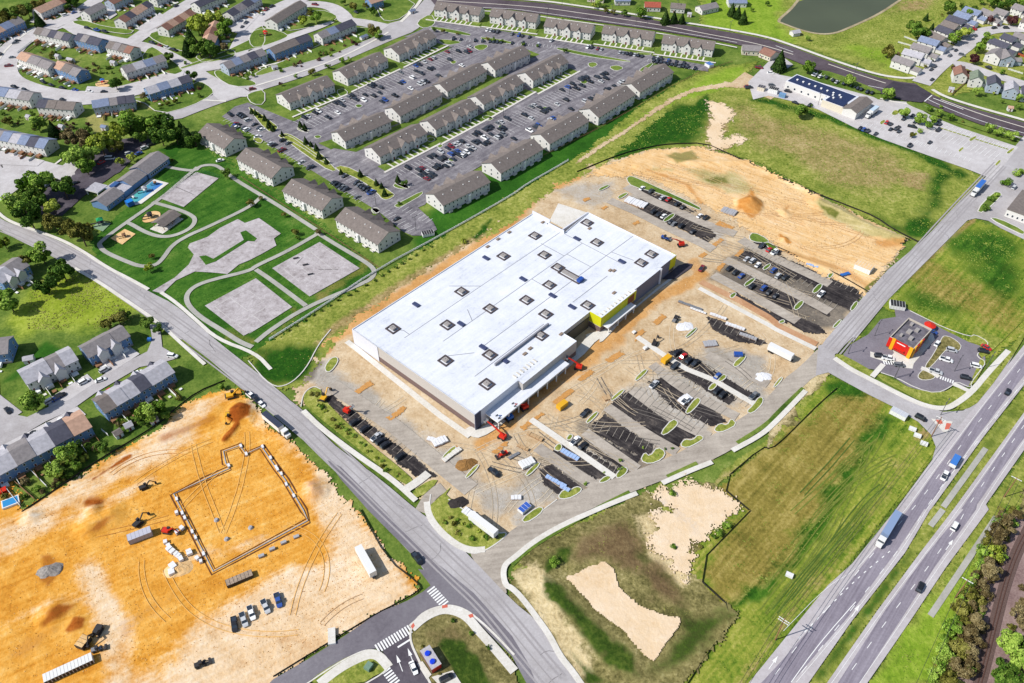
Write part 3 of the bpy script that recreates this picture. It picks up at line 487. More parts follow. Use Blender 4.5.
# road wear: sealed cracks and darker wheel paths
def cracks(name, s, n, z, seed, mat):
    p = W(s); xs = [a for a, _ in p]; ys = [b for _, b in p]; r = random.Random(seed); mb = MB(); k = 0
    while k < n:
        x = r.uniform(min(xs), max(xs)); y = r.uniform(min(ys), max(ys))
        if sdist(np.array([x]), np.array([y]), p)[0] < .5: continue
        k += 1; a = r.choice((AA, AA+1.57))+r.gauss(0, .25); q = [(x, y)]
        for i in range(r.randint(2, 6)): a += r.gauss(0, .3); x += 1.6*math.cos(a); y += 1.6*math.sin(a); q.append((x, y))
        d = sdist(np.array([u for u, _ in q]), np.array([v for _, v in q]), p)
        if d.min() > .3: strip(mb, q, r.uniform(.1, .22), z+.0005*(k % 12))
    tag(mb.build(name, mat), kind='structure')
tar = plain('crack_sealant', C(136, 131, 132), .8)
cracks('sealed_crack', RU+' '+RL, 30, .432, 1, tar); cracks('sealed_crack', '! 248,103 294,122 461,44 592,46 709,66 650,63 500,155 432,195 433,222 403,232 320,176 262,140 222,117', 220, .372, 2, tar); cracks('sealed_crack', '! 825,340 888,270 945,220 1000,165 1020,150 968,222 888,302 853,337', 16, .42, 3, tar)
def wheelpath(pts, offs_, m, z): 
    mb = MB(); p = chaikin(W(pts), 2, False)
    for o_ in offs_: strip(mb, p, .7, z, 0, False, o_)
    tag(mb.build('wheel_path', m), kind='structure')
wp = plain('worn_lane', C(168, 163, 164), .9, .1); CLN = '@0,1 0,218 80,250 170,290 260,340 350,390 450,450 550,520 650,590 760,670 @1,2 -50,150 50,230 180,330 300,450 420,560 520,660 @1,3 640,100 780,240 900,350 1000,470 @2,3 60,560 170,690'
wheelpath(CLN, (-4.3, -2.7, 2.7, 4.3), wp, .437)
wheelpath('! 832,352 868,310 908,265 955,212 1000,165', (-3.4, -2, 2, 3.4), wp, .425)
ribbon('oil_line', CLN, .35, plain('joint_line', C(164, 159, 159), .9), .4385); ribbon('oil_line', '! 832,352 868,310 908,265 955,212 1000,165', .3, MATS['joint_line'], .4265)
# -- footpaths, kerbs, verges, painted lines ---------------------------------------------------
ribbon('sidewalk', '@0,1 -20,160 30,205 130,240 250,282 340,332 430,393 520,438 595,480', 1.7, walk_m, .5, .12)
ribbon('sidewalk', '@0,1 645,492 700,528 780,598 870,680 @1,2 0,55 60,120', 1.7, walk_m, .5, .12)
ribbon('sidewalk', '@0,1 300,395 400,452 500,520 590,580 660,634 720,690 @0,2 820,100', 1.6, walk_m, .5, .12)
ribbon('sidewalk', '@1,2 190,285 260,355 400,460 540,555 640,645', 2.2, walk_m, .52, .12)
ribbon('sidewalk', '@1,3 675,-30 680,20 720,80 790,140 850,162 905,158', 2.4, walk_m, .52, .12)
ribbon('sidewalk', '@1,2 600,600 650,568 690,535', 3.4, walk_m, .53, .12)
ribbon('kerb', '@1,2 180,270 190,215 230,185 @1,2 260,200', .4, kerb_m, .5, .15)
ribbon('kerb', '@1,2 -30,85 60,190 130,185 200,120 250,20 300,-40', .45, kerb_m, .5, .15)
ribbon('sidewalk', '@2,3 280,700 240,640 190,580 150,500 100,430 40,350 0,310 @1,3 985,300 975,250 985,215 @2,3 10,190 80,130 200,60 360,-10 @2,2 400,655 500,615', 2.0, walk_m, .52, .12)
ribbon('sidewalk', '@2,2 600,575 700,530 800,490', 2.1, walk_m, .52, .12)
ribbon('sidewalk', '@2,2 880,445 1000,380 @3,2 40,320 150,205', 2.1, walk_m, .52, .12)
ribbon('grass_verge', '@2,3 0,220 60,160 180,85 330,0 @2,2 350,670 470,610', 1.6, lawn, .50, .1)
ribbon('grass_verge', '@2,2 620,550 740,495', 1.8, lawn, .50, .1)
ribbon('grass_verge', '@2,2 900,415 1020,340 @3,2 40,290 140,195', 1.8, lawn, .50, .1)
sheet('parking_pad', '@0,2 230,215 350,138 385,172 280,240 200,272 185,245', concrete_road, .39); sheet('parking_pad', '@0,2 395,108 520,28 560,58 430,142', concrete_road, .39); sheet('parking_pad', '@0,2 -40,450 310,268 345,300 60,480', concrete_road, .395)
sheet('dock_ramp', '@2,1 185,135 300,172 225,245 150,205', walk_m, .32)
sheet('garden_strip', '@1,0 250,575 300,600 560,500 790,405 950,320 @2,0 60,240 110,220 60,200 0,230 @1,0 930,300 740,395 540,490', lawn, .42); sheet('garden_strip', '@1,0 310,595 420,560 560,505 760,420 900,345 1000,290 1010,300 900,370 640,500 480,575 400,610', lawn, .43); sheet('garden_strip', '@1,0 640,560 700,590 @1,0 880,500 900,470', lawn, .42)
for s in ['@0,0 545,118 640,55 690,75 590,132', '@0,0 900,120 1000,35 1040,60 965,140', '@0,0 -20,600 180,645 150,668 -20,660', '@0,0 550,345 700,300 740,285 725,325 600,368', '@0,0 395,45 440,20 470,60 440,80', '@1,0 10,95 60,40 80,60 40,110', '@0,0 350,348 480,352 470,372 340,372', '@0,0 150,60 260,100 230,115 120,90']: sheet('parking_pad', s, concrete_road, .57)
# restaurant street
sheet('grass_verge', '@3,2 262,72 275,55 330,78 420,130 435,140 415,150 400,148 330,118', wild, .55, 1, .15)
sheet('grass_verge', '@3,2 430,150 450,135 520,175 600,205 700,215 750,185 810,215 760,250 700,270 640,262 560,222', wild, .55, 1, .15)
sheet('grass_verge', '@3,2 800,190 850,75 880,60 1024,-80 @3,1 1060,560 940,680 860,650 830,620 800,690 @3,2 850,20 840,60 870,90 830,170', wild, .50, 0, .15)
sheet('grass_verge', '@3,2 735,280 820,225 950,60 1024,-40 1024,0 850,245 790,283', wild, .52, 1, .15)
ribbon('sidewalk', '@3,2 265,75 330,120 400,155 560,238 640,270 705,278 740,265 810,215 880,130 960,45', 2.4, walk_m, .57, .15)
ribbon('sidewalk', ['@3,2 415,150 460,100', '@3,2 740,178 812,212', '#870,310,7.59 385,445 450,470 520,515'], 2.2, walk_m, .58, .15)
sheet('planted_bed', '@3,2 600,140 620,120 650,128 670,145 660,160 620,165 598,155', basin, .56, 1, .15)
sheet('planted_bed', '#870,310,7.59 410,435 480,340 540,220 560,200 620,215 690,270 680,310 650,320 600,290 570,310 460,440 430,450', basin, .56, 1, .15)
ribbon('kerb', ['#870,310,7.59 410,435 480,340 540,220 560,200 620,215 690,270 680,310 650,320 600,290 570,310 460,440 430,450', '@3,2 600,140 620,120 650,128 670,145 660,160 620,165 598,155'], .3, kerb_m, .6, .15, True, 1)
ribbon('kerb', '#870,310,7.59 300,10 400,60 560,140 760,210 790,190 895,245 880,290 815,330 810,360 880,400 830,470 760,560 770,600 650,545 610,590 500,640 350,600 200,520 80,480', .35, kerb_m, .56, .15, False, 1)
sheet('restaurant_apron', '#870,310,7.59 140,245 210,180 330,90 470,170 490,230 330,410 320,450 220,440 100,350 0,320 0,360 120,400 180,330', walk_m, .46, 0, .1)
sheet('traffic_island', '@3,2 652,318 738,330 715,374 700,370', walk_m, .56, 0, .14)
sheet('tactile_paving', '@3,2 668,322 692,324 698,338 680,340', plain('brick_red', C(214, 110, 90), .9), .57)
sheet('tactile_paving', '@3,2 712,335 732,338 722,360 704,362', MATS['brick_red'], .57)
# park paths
pth = [ '@0,1 790,-10 640,120 500,215 400,290 398,305 420,330 500,365 560,388 620,385 650,360 690,300 760,260 820,235 1000,150 @1,1 20,110',
        '@0,1 610,130 700,155 760,178 785,200 765,235 700,265 640,270 580,250 520,215 500,210',
        '@0,0 620,660 @0,0 780,690 @0,1 800,-15 850,-20 880,-10 940,40 1024,90 @1,1 100,150 240,240',
        '@1,1 240,250 320,300 440,370 475,400 470,430 430,455 200,550 60,640 0,690', '@1,1 245,258 120,330 0,385 @0,1 1000,405 850,440 780,465 745,500 750,540 800,590 900,650 960,690 @0,2 1010,30',
        '@1,1 0,400 60,440 200,545']
for s in pth: ribbon('park_path', s, 2.4, path_m, .36, 0, False, 2)
ribbon('bike_path', ['@3,2 870,435 700,670', '@3,3 690,0 640,65', '@3,3 900,30 640,420'], 2.0, path_m, .37)
sheet('park_lot', '#0,0,2 305,583 350,556 378,530 388,510 376,496 380,488 415,475 440,457 476,439 490,447 518,437 562,468 548,478 553,492 525,508 500,521 478,530 455,549 425,546 390,544 352,562 325,588', court_m, .36)
sheet('grass_island', '#0,0,2 399,514 412,512 427,519 488,481 481,466 492,462 514,478 509,484 496,483 432,524 412,531', parkg, .5, 0, .15)
sheet('sports_court', '@0,1 640,115 785,10 875,35 735,150', court_m, .37)
sheet('sports_court', '@0,1 820,545 1024,435 @1,1 145,550 10,635 @0,1 975,665', court_m, .37)
sheet('sports_court', '@1,1 65,395 255,290 415,395 215,508', court_m, .37)
ribbon('court_line', ['@0,1 860,548 985,478 1055,528 930,605 860,548', '@0,1 922,513 992,566', '@0,1 950,622 1072,545 1120,580 1000,655 950,622', '@0,1 1010,583 1060,618', '@1,1 110,398 200,345 275,400 180,455 110,398', '@1,1 155,371 228,428', '@1,1 220,330 262,305 360,375 310,402 220,330'], .22, plain('faded_line', C(214, 210, 206), .8), .385, smooth=0)
ribbon('court_line', ['@0,1 705,70 775,100', '@1,1 190,350 160,380', '@1,1 250,400 330,400'], .35, plain('tar_seam', (.08, .07, .07), .8), .385, smooth=0)
sheet('play_surface', '@0,1 443,275 500,238 543,258 490,300', peach, .40, 0, .1)
sheet('play_surface', '@0,1 570,200 580,180 610,165 640,168 645,185 620,205 590,213 572,210', peach, .40, 2, .1)
sheet('play_surface', '@0,1 370,232 400,205 445,215 412,248', ground_mat('green_rubber', ramp((110, 140, 110), (140, 165, 135), (160, 185, 155)), offs=171), .40)
sheet('splash_pad_deck', '#80,160,7.59 345,300 545,145 675,180 470,335 420,345', walk_m, .40, 0, .1)
m_ = bpy.data.materials.new('pad_paint'); m_.use_nodes = True; n_ = m_.node_tree; g_ = n_.nodes.new('ShaderNodeTexCoord'); r_ = n_.nodes.new('ShaderNodeValToRGB'); r_.color_ramp.elements[0].position = .2; r_.color_ramp.elements[1].position = .8
mp_ = n_.nodes.new('ShaderNodeSeparateXYZ'); n_.links.new(g_.outputs['Generated'], mp_.inputs[0]); n_.links.new(mp_.outputs[0], r_.inputs['Fac']); n_.links.new(r_.outputs['Color'], n_.nodes['Principled BSDF'].inputs['Base Color'])
r_.color_ramp.elements[0].color = (.08, .38, .36, 1); r_.color_ramp.elements[1].color = (.04, .16, .45, 1)
sheet('splash_pad', '#80,160,7.59 370,300 550,165 635,185 430,330', m_, .42)
sheet('play_surface', '@0,0 380,335 400,322 440,322 448,340 425,350 385,347', peach, .2, 1)
sheet('play_surface', '@1,0 5,143 30,130 72,145 45,160', peach, .2, 0)
# neighbourhood lawns (raised blocks with kerbs)
def block(name, s, mat=lawn, z=.52, kw=.5, sm=1, rim=0):
    sheet(name, s, mat, z, sm, .16); ribbon('kerb', s, kw, kerb_m, z+.01, .16, True, sm)
    if rim: ribbon('sidewalk', s, rim, walk_m, z+.02, 0, True, sm, off=1.8)
block('lawn_block', '@0,0 590,140 650,120 740,140 760,190 780,215 700,200 620,165')
block('lawn_block', '@0,0 775,225 850,200 930,200 945,215 930,235 815,255')
block('lawn_block', '@0,0 855,288 880,280 960,310 1024,330 1024,345 930,350 870,315')
block('lawn_block', '@0,0 420,395 560,400 640,460 760,430 855,380 850,355 800,325 770,340 700,380 600,390')
block('lawn_block', '@0,0 600,185 640,205 735,280 720,298 690,300 620,280 560,240')
block('lawn_block', '@0,0 280,90 330,80 420,110 540,120 520,140 440,130 350,112')
block('lawn_block', '@0,0 620,310 @0,0 990,175 1010,125 1060,100 1060,190 1010,195')
block('lawn_block', '@1,0 -30,140 0,120 60,115 130,140 120,155 20,190 -20,190')
block('lawn_block', '@1,0 200,55 260,40 320,60 325,80 260,100 150,125 110,120')
block('lawn_block', '@1,0 380,115 480,110 500,130 480,150 400,180 300,225 100,280 0,310 0,290 100,250 240,190')
block('lawn_block', '@0,0 985,385 1010,370 1060,360 1060,420 1010,420')
block('lawn_block', '@1,0 480,0 650,0 590,75 520,90 490,60')
block('lawn_block', '@1,0 640,90 700,55 720,90 700,110 660,115', lawn)
for s, wd in [('@0,0 175,90 40,180 -10,250', 1.5), ('@0,0 650,452 780,400 905,408', 1.5), ('@1,0 0,345 150,300 330,238 500,150 530,130', 1.6), ('@1,0 0,275 150,238 300,185 430,150', 1.5), ('@0,0 220,660 260,630 300,620', 1.4)]:
    ribbon('sidewalk', s, wd, walk_m, .5)
ribbon('sidewalk', ['@1,0 580,90 640,30 660,0', TU[:0]+'! 437,-4 512,-1 550,2 577,6 612,11 667,20.5 707,26.5 737,31.5 768,37.5 793,46 835,61.5 878,75.5 905,79 915,78', '! 932,90 945,97.5 980,108.5 1024,120.5 1060,132'], 2.6, walk_m, .5, .1)
ribbon('sidewalk', ['! 880,99 902,104 925,106 943,113.5 980,127.5 1024,139.5', '! 437,10 512,12.3 537,16.5 587,23.5 652,32.5 712,43 737,48'], 1.3, walk_m, .5, .1)
ribbon('double_yellow_line', ['! 437,1 512,5.5 550,9 577,13 612,18 667,26.5 707,34.5 737,40 768,47 793,55', '@3,0 240,258 360,300 470,335', '@3,0 690,400 850,460 1024,512'], .8, plain('pale_paint', (.6, .56, .48), .7), .45)
ribbon('edge_line', ['! 437,6.5 512,9 537,12.5 587,19.5 652,28.3 712,38.3 737,43', '@3,0 400,345 480,360', '@3,0 640,400 680,420 850,488 1024,535', '@3,0 30,185 100,210'], .45, white_paint, .455)
ribbon('stop_line', ['@3,0 655,383 625,408', '@1,3 560,545 608,515', '@3,0 660,395 780,440'], .6, white_paint, .47, smooth=0)
# highway marks
ribbon('edge_line', ['@3,2 1024,52 850,272 680,500 560,668 @3,3 415,160 340,245 235,300 60,480', '@3,2 1024,170 845,380 640,670 @3,3 625,0 525,165 320,435 110,683', '@3,2 1030,300 760,683 @3,3 622,170 450,400 240,700', '@3,2 1024,405 850,660 @3,3 835,0 670,230 530,440 350,700'], .13, white_paint, .47)
dashes('lane_line', ['@3,2 1080,30 940,200 750,450 600,655 @3,3 450,130 200,430 20,660', '@3,2 1100,60 985,215 800,455 650,640 @3,3 540,130 300,430 150,620 100,683', '@3,2 1060,290 800,660 @3,3 750,60 600,270 480,420 290,690'], .2, 3, 7, white_paint, .475)
ribbon('lane_line', '@3,3 345,365 200,530 90,683', .25, white_paint, .476)
dashes('lane_line', ['@3,3 480,165 330,290 100,530'], .3, 1.2, 2.2, white_paint, .477)
def arrow(s, ang, L=4.5):
    x, y = W(s)[0]; mb = MB(); mb.quad((-.12, -L/2, 0), (.12, -L/2, 0), (.12, .3, 0), (-.12, .3, 0)); mb.poly([(-.6, .3, 0), (.6, .3, 0), (0, L/2, 0)])
    tag(mb.build('painted_arrow', white_paint, None, (x, y, .485), ang-math.pi/2), kind='structure')
for s, a in [('@3,3 715,140', R(45)), ('@1,3 612,580', R(115)), ('@1,3 567,607', R(115)), ('@3,3 345,400', R(48)), ('@3,3 20,605', R(48)), ('@0,2 905,60', 0)][:5]: arrow(s, a, 6)
def crosswalk(a, b, w, n):
    (x0, y0), (x1, y1) = W(a+' '+b); d = math.hypot(x1-x0, y1-y0); ux, uy = (x1-x0)/d, (y1-y0)/d; mb = MB()
    for i in range(n):
        t = (i+.5)/n*d; cx, cy = x0+ux*t, y0+uy*t; strip(mb, [(cx-uy*w/2, cy+ux*w/2), (cx+uy*w/2, cy-ux*w/2)], d/n*.55, .49)
    tag(mb.build('crosswalk', white_paint), kind='structure')
crosswalk('@1,3 475,553', '612,470', 3.2, 13); crosswalk('@1,3 688,312', '748,378', 3.2, 8); crosswalk('@1,3 512,632', '555,690', 3, 6)
crosswalk('#870,310,7.59 95,405', '260,410', 2.2, 9); crosswalk('#870,310,7.59 525,515', '635,555', 2.2, 6)
# bank corner
ribbon('sidewalk', '@1,3 615,470 660,430 700,408 740,395 790,402 835,425 880,480 940,545 1020,640', 3.0, walk_m, .56, .15)
ribbon('kerb', '@1,3 690,690 640,590 608,520 612,462 660,405 745,378 800,385 850,410 930,480 1020,575', .7, walk_m, .55, .15)
ribbon('sidewalk', '@1,3 250,690 340,620 440,572 480,575 515,610 525,625', 3.0, walk_m, .58, .15)
sheet('grass_verge', '@1,3 200,690 260,640 380,572 440,560 490,565 525,600 520,640 480,650 420,690', wild, .54, 1, .15)
ribbon('kerb', '@1,3 200,690 300,622 380,577 440,553 490,560 530,600 515,640 430,690', .45, walk_m, .56, .15)
sheet('tactile_paving', '@1,3 735,380 757,376 757,388 735,392', MATS['brick_red'], .575); sheet('tactile_paving', '@1,3 838,418 855,412 860,425 845,430', MATS['brick_red'], .575); sheet('tactile_paving', '@1,3 612,462 622,448 628,460 618,474', MATS['brick_red'], .575)
# plaza lot
for s in ['@3,0 185,280 260,290 420,355 455,370 445,378 400,365 250,312', '@3,0 545,412 575,408 700,450 850,505 1010,560 1000,572 850,522 700,475 590,435']: sheet('grass_verge', s, lawn, .5, 1, .1)
ribbon('plaza_hedge_strip', '@3,0 690,515 800,550 960,600', 1.2, wild, .47)
for s in ['@3,0 505,440 530,450 510,465 490,460', '@3,0 445,490 465,480 470,490 450,503', '@3,0 800,560 830,545 835,552 810,570', '@3,0 758,605 775,590 785,595 765,612', '@3,0 905,660 925,640 932,648 912,668', '@3,0 950,612 980,592 985,600 960,620', '@3,0 570,545 590,530 600,540 580,550']: block('planted_island', s, wild, .5, .3)
block('grass_island', '@3,1 830,165 900,90 930,92 932,108 860,175', lawn)
block('grass_verge', '@3,1 880,195 920,195 1024,245 1024,262 1000,255', lawn)
def slots(sa, sb, depth, side, name='parking_line', pitch=2.75, w=.22):
    (x0, y0), (x1, y1) = W(sa+' '+sb); d = math.hypot(x1-x0, y1-y0); n = max(1, round(d/pitch)); ux, uy = (x1-x0)/d, (y1-y0)/d; vx, vy = -uy*side, ux*side; mb = MB()
    for i in range(n+1):
        px, py = x0+ux*d*i/n, y0+uy*d*i/n; strip(mb, [(px, py), (px+vx*depth, py+vy*depth)], w, .485)
    if side: pass
    return mb
for a, b, dp in [('@3,0 650,545', '900,640', 10), ('@3,0 700,520', '930,600', 5), ('@3,0 590,580', '800,650', 5), ('@3,0 690,490', '960,585', -5), ('@3,0 370,500', '640,595', 5), ('@3,0 470,470', '640,535', 10), ('@3,0 200,290', '420,365', -5)]:
    mb = slots(a, b, abs(dp), 1 if dp > 0 else -1); tag(mb.build('parking_line', white_paint), kind='structure')
# store surroundings
ribbon('concrete_walk', '! 347,342 360,352 400,384 440,416 470,437', 2.6, walk_m, .5, .15, smooth=0)
ribbon('service_strip', '! 356,350 400,381 474,433', 3.0, tan, .3, 0, smooth=0)
sheet('store_forecourt', '@1,2 830,365 860,345 900,365 @2,2 0,250 200,90 240,60 300,-10 @2,1 290,660 380,640 480,560 620,440 @2,1 710,385 730,375 640,440 560,500 440,600 @2,1 400,650 350,700 @2,2 350,-10 270,80 0,290 @1,2 990,340 900,395 860,390', walk_m, .52, 1, .15)
sheet('forecourt_asphalt', '@2,1 600,440 665,385 700,375 722,380 715,395 650,440', sealed, .54)
ribbon('concrete_strip', ['@2,2 75,320 250,440 410,552', '@2,2 500,-10 625,75 700,120 800,160 975,262'], 2.7, walk_m, .55, .2, smooth=0)
ribbon('concrete_strip', '@2,1 748,475 880,545 1024,622 @3,1 30,640 @3,2 190,38', 2.5, walk_m, .56, .2, smooth=0)
ribbon('soil_strip', '@2,1 755,450 900,520 1024,590 @3,1 50,630 @3,2 195,20', 3.6, ground_mat('reddish_soil', ramp((160, 112, 80), (196, 150, 112), (214, 174, 140)), offs=191), .5, .15, smooth=0)
isl = '''2,1 345,78 385,60 390,68 350,88|2,1 455,40 470,25 500,35 620,90 750,150 755,163 740,160 600,98 480,70|2,1 420,110 455,92 465,98 430,120|2,1 600,205 640,175 655,182 615,212|2,1 945,270 965,250 1024,280 1024,295 960,290|3,1 30,345 45,320 0,290 -20,295 0,310|2,1 925,460 965,432 975,440 935,472
2,1 868,505 890,492 898,500 878,518|2,1 1000,395 1030,375 1035,385 1010,405|3,1 172,490 205,455 220,465 190,498|3,1 98,555 130,523 145,532 115,565|3,1 325,560 350,525 362,535 338,568|3,1 255,632 285,600 295,605 268,636|3,1 40,610 60,600 68,610 50,618|3,1 235,430 250,410 262,418 248,436|3,2 18,190 50,150 60,155 30,192
2,1 690,670 735,630 740,640 700,675|2,2 488,160 530,118 545,125 500,168|2,2 392,240 440,198 452,205 402,248|2,2 293,330 335,288 348,295 305,338|2,2 880,100 925,60 938,72 895,115|2,2 820,165 845,138 860,150 835,170|2,2 780,200 805,172 822,182 800,205|2,2 690,290 735,232 755,240 745,262 705,300
2,2 592,375 640,318 665,330 655,350 610,385|2,2 670,425 690,398 720,405 745,380 770,395 740,415 700,435|2,2 805,360 830,335 860,345 875,315 900,340 850,368 820,372|2,2 935,290 965,262 985,230 1005,235 1000,260 960,298|2,2 512,485 530,450 550,470 580,430 615,450 600,480 550,500|2,2 412,545 440,510 462,515 458,535 425,558
2,2 345,570 375,545 398,550 385,565 360,575|2,2 165,440 185,415 202,425 190,450|2,2 215,400 230,378 245,385 232,405|2,2 180,635 205,600 225,610 255,588 280,595 270,615 220,640|2,2 50,540 100,490 115,498 65,548|1,2 275,110 300,75 325,70 330,90 300,130 280,130|1,2 540,460 570,440|1,2 835,550 880,500 895,505 845,558|1,2 740,475 790,425 805,435 755,482|2,3 35,40 100,-10 125,-5 110,20 55,55
3,1 940,20|1,3 960,90 980,80'''.replace('\n', '|').split('|')
for q in isl:
    s = '@'+q
    if len(P(s)) < 4: continue
    block('planted_island', s, lawn if q[0:3] in ('2,1', '3,1') else wild, .56, .38)
# long planted verge beside the main road
sheet('planted_verge', '@1,2 188,235 205,205 240,190 262,200 262,230 380,350 470,430 560,500 640,570 600,590 450,470 300,350 200,270', wild, .5, 1, .12)
sheet('planted_verge', '@1,2 620,610 700,560 735,565 650,640', wild, .5, 1, .12)
sheet('planted_verge', '@1,2 690,670 780,590 760,620 @1,3 780,-30 960,95 990,90 985,105 910,160 850,150 790,130 730,75 690,10', wild, .5, 0, .12)
ribbon('kerb', '@1,3 690,-60 680,20 730,85 790,145 850,178 905,165 985,110 990,90 960,95 940,85 @1,3 760,-40', .45, kerb_m, .51, .12)
ribbon('kerb', SU[:0]+'! 537,515 557,500', .4, kerb_m, .5)
# silted channel pavement by the verge
ribbon('drive_loop', '@1,2 750,590 700,620 660,690', 5, site_road_m, .36)
for a, b, dp in [('#600,170,6.507 330,262', '640,400', 5), ('#690,220,6.507 350,200', '560,300', 5), ('#690,220,6.507 240,330', '560,480', 5), ('#690,220,6.507 560,340', '760,440', 5), ('@2,2 470,205', '760,350', 5.2), ('@2,2 470,205', '760,350', -5.2), ('@2,2 300,350', '560,450', 5.2), ('@2,2 560,130', '830,300', 5), ('@2,2 640,90', '930,270', 5.2), ('@2,2 180,440', '400,540', 5), ('#630,300,6.507 500,160', '850,300', 5), ('#300,360,6.507 280,370', '700,660', 5), ('@3,1 20,350', '350,500', 5), ('@3,1 0,450', '260,560', 5)]:
    mb = slots(a, b, abs(dp), 1 if dp > 0 else -1, w=.18); tag(mb.build('parking_line', plain('dusty_line', C(170, 162, 150), .9)), kind='structure')
# top lot and apartment islands
ai = '''1,0 560,240 610,262 640,248 590,228|1,0 720,158 790,163 830,172 760,185|1,0 865,190 900,178 935,185 900,208|1,0 470,268 500,255|1,0 160,510 215,525 205,535 175,520|1,0 320,365 350,355 372,375 340,392|1,0 395,425 410,418 430,425 410,435|1,0 775,250 790,242 805,250 790,260|1,0 230,548 250,542 265,550 245,558|1,0 680,562 700,550 720,560 700,572|1,0 720,585 735,575 750,585 735,595
2,0 270,330 290,320 305,330 290,340|2,0 385,270 420,262 450,275 415,288|2,0 115,435 135,428 150,438 135,446|1,0 765,640 785,630 800,640 785,650|1,0 965,510 985,500 1000,510 985,520|1,1 455,0|1,0 0,400|2,0 505,282 560,250 565,262 520,290|1,1 550,145 580,130 665,85 668,100 600,140 570,155|1,1 545,60 580,55 620,70 600,80 560,75|1,1 458,160 480,150 500,165 475,180
2,0 500,212 560,215 550,225 500,220|2,0 180,190 300,215 470,245 475,252 300,228 180,202|2,0 300,255 330,250 345,262 315,275|1,0 900,148 1024,168 1024,180 900,160|1,0 700,105 860,135 855,148 700,118|1,0 470,20|1,0 640,700|1,0 900,470 920,462 955,475 930,488'''.replace('\n', '|').split('|')
for q in ai:
    s = '@'+q
    if len(P(s)) < 4: continue
    block('planted_island', s, lawn, .5, .35)
for s in ['#190,100,6.507 375,55 400,50 560,165 575,185 545,210 500,205', '#190,100,6.507 570,235 600,225 640,220 720,265 911,395 911,440 700,290 600,255', '#190,100,6.507 690,190 720,170 780,200 770,215 730,210', '#300,170,6.507 280,-30 430,40 600,150 620,170 570,200 530,190 510,160 400,70 215,-5', '#300,170,6.507 610,90 640,80 710,110 700,130', '#300,170,6.507 460,255 500,250 525,270 500,290', '#190,100,6.507 405,260 440,245 480,265 455,290', '@1,0 95,545 130,540 220,605 330,680 300,690 210,630']:
    block('planted_island', s, wild, .5, .35)
# ---------------------------------------------------------------- buildings
def shingle(name, rgb):
    if name in MATS: return MATS[name]
    m = plain(name, rgb, .95, .16, scale=.8, spec=.1); nt = m.node_tree
    return m
rf_grey = shingle('grey_shingle', C(146, 140, 140)); rf_taupe = shingle('taupe_shingle', C(130, 121, 116)); rf_dark = shingle('dark_shingle', C(88, 88, 100)); rf_brown = shingle('brown_shingle', C(150, 112, 98))
rf_blue = shingle('blue_grey_shingle', C(134, 146, 172)); rf_light = shingle('light_grey_shingle', C(186, 184, 190)); rf_tan = shingle('tan_shingle', C(196, 160, 138)); rf_red = shingle('red_shingle', C(170, 92, 76)); rf_green = shingle('green_grey_shingle', C(128, 140, 122))
RF = dict(g=rf_grey, t=rf_taupe, d=rf_dark, b=rf_brown, u=rf_blue, l=rf_light, n=rf_tan, r=rf_red, e=rf_green)
sid_w = plain('white_siding', C(226, 224, 220), .8, .05, scale=1.5); sid_b = plain('shaded_blue_siding', C(112, 146, 190), .8, .06, scale=1.5); sid_c = plain('cream_siding', C(226, 216, 196), .8, .05, scale=1.5); sid_g = plain('grey_siding', C(176, 188, 204), .8, .05, scale=1.5)  # blue and grey siding: bluish tint of shaded walls put into the colour
SID = dict(w=sid_w, b=sid_b, c=sid_c, g=sid_g)
glass = plain('window_glass', (.03, .04, .055), .12, spec=.8); trim = plain('white_trim', (.75, .75, .73), .6); doorm = plain('door_paint', C(120, 60, 50), .6); wood = plain('deck_wood', C(150, 110, 80), .9, .15)
def win_mesh():
    mb = MB()
    mb.box(-.5, .5, -.03, .03, 0, 1, 0); mb.quad((-.4, -.036, .08), (.4, -.036, .08), (.4, -.036, .92), (-.4, -.036, .92), 1)
    return mb.mesh('window', [trim, glass])
WIN = win_mesh()
def door_mesh():
    mb = MB(); mb.box(-.5, .5, -.05, .05, 0, 1, 0); mb.quad((-.38, -.056, .03), (.38, -.056, .03), (.38, -.056, .95), (-.38, -.056, .95), 1)
    return mb.mesh('door', [trim, doorm])
DOOR = door_mesh()
VENT = None
def vent_mesh():
    mb = MB(); mb.tube((0, 0, -.4), (0, 0, .5), .22, .22, 8); mb.tube((0, 0, .5), (0, 0, .62), .34, .3, 8); return mb.mesh('roof_vent', trim)
VENT = vent_mesh()
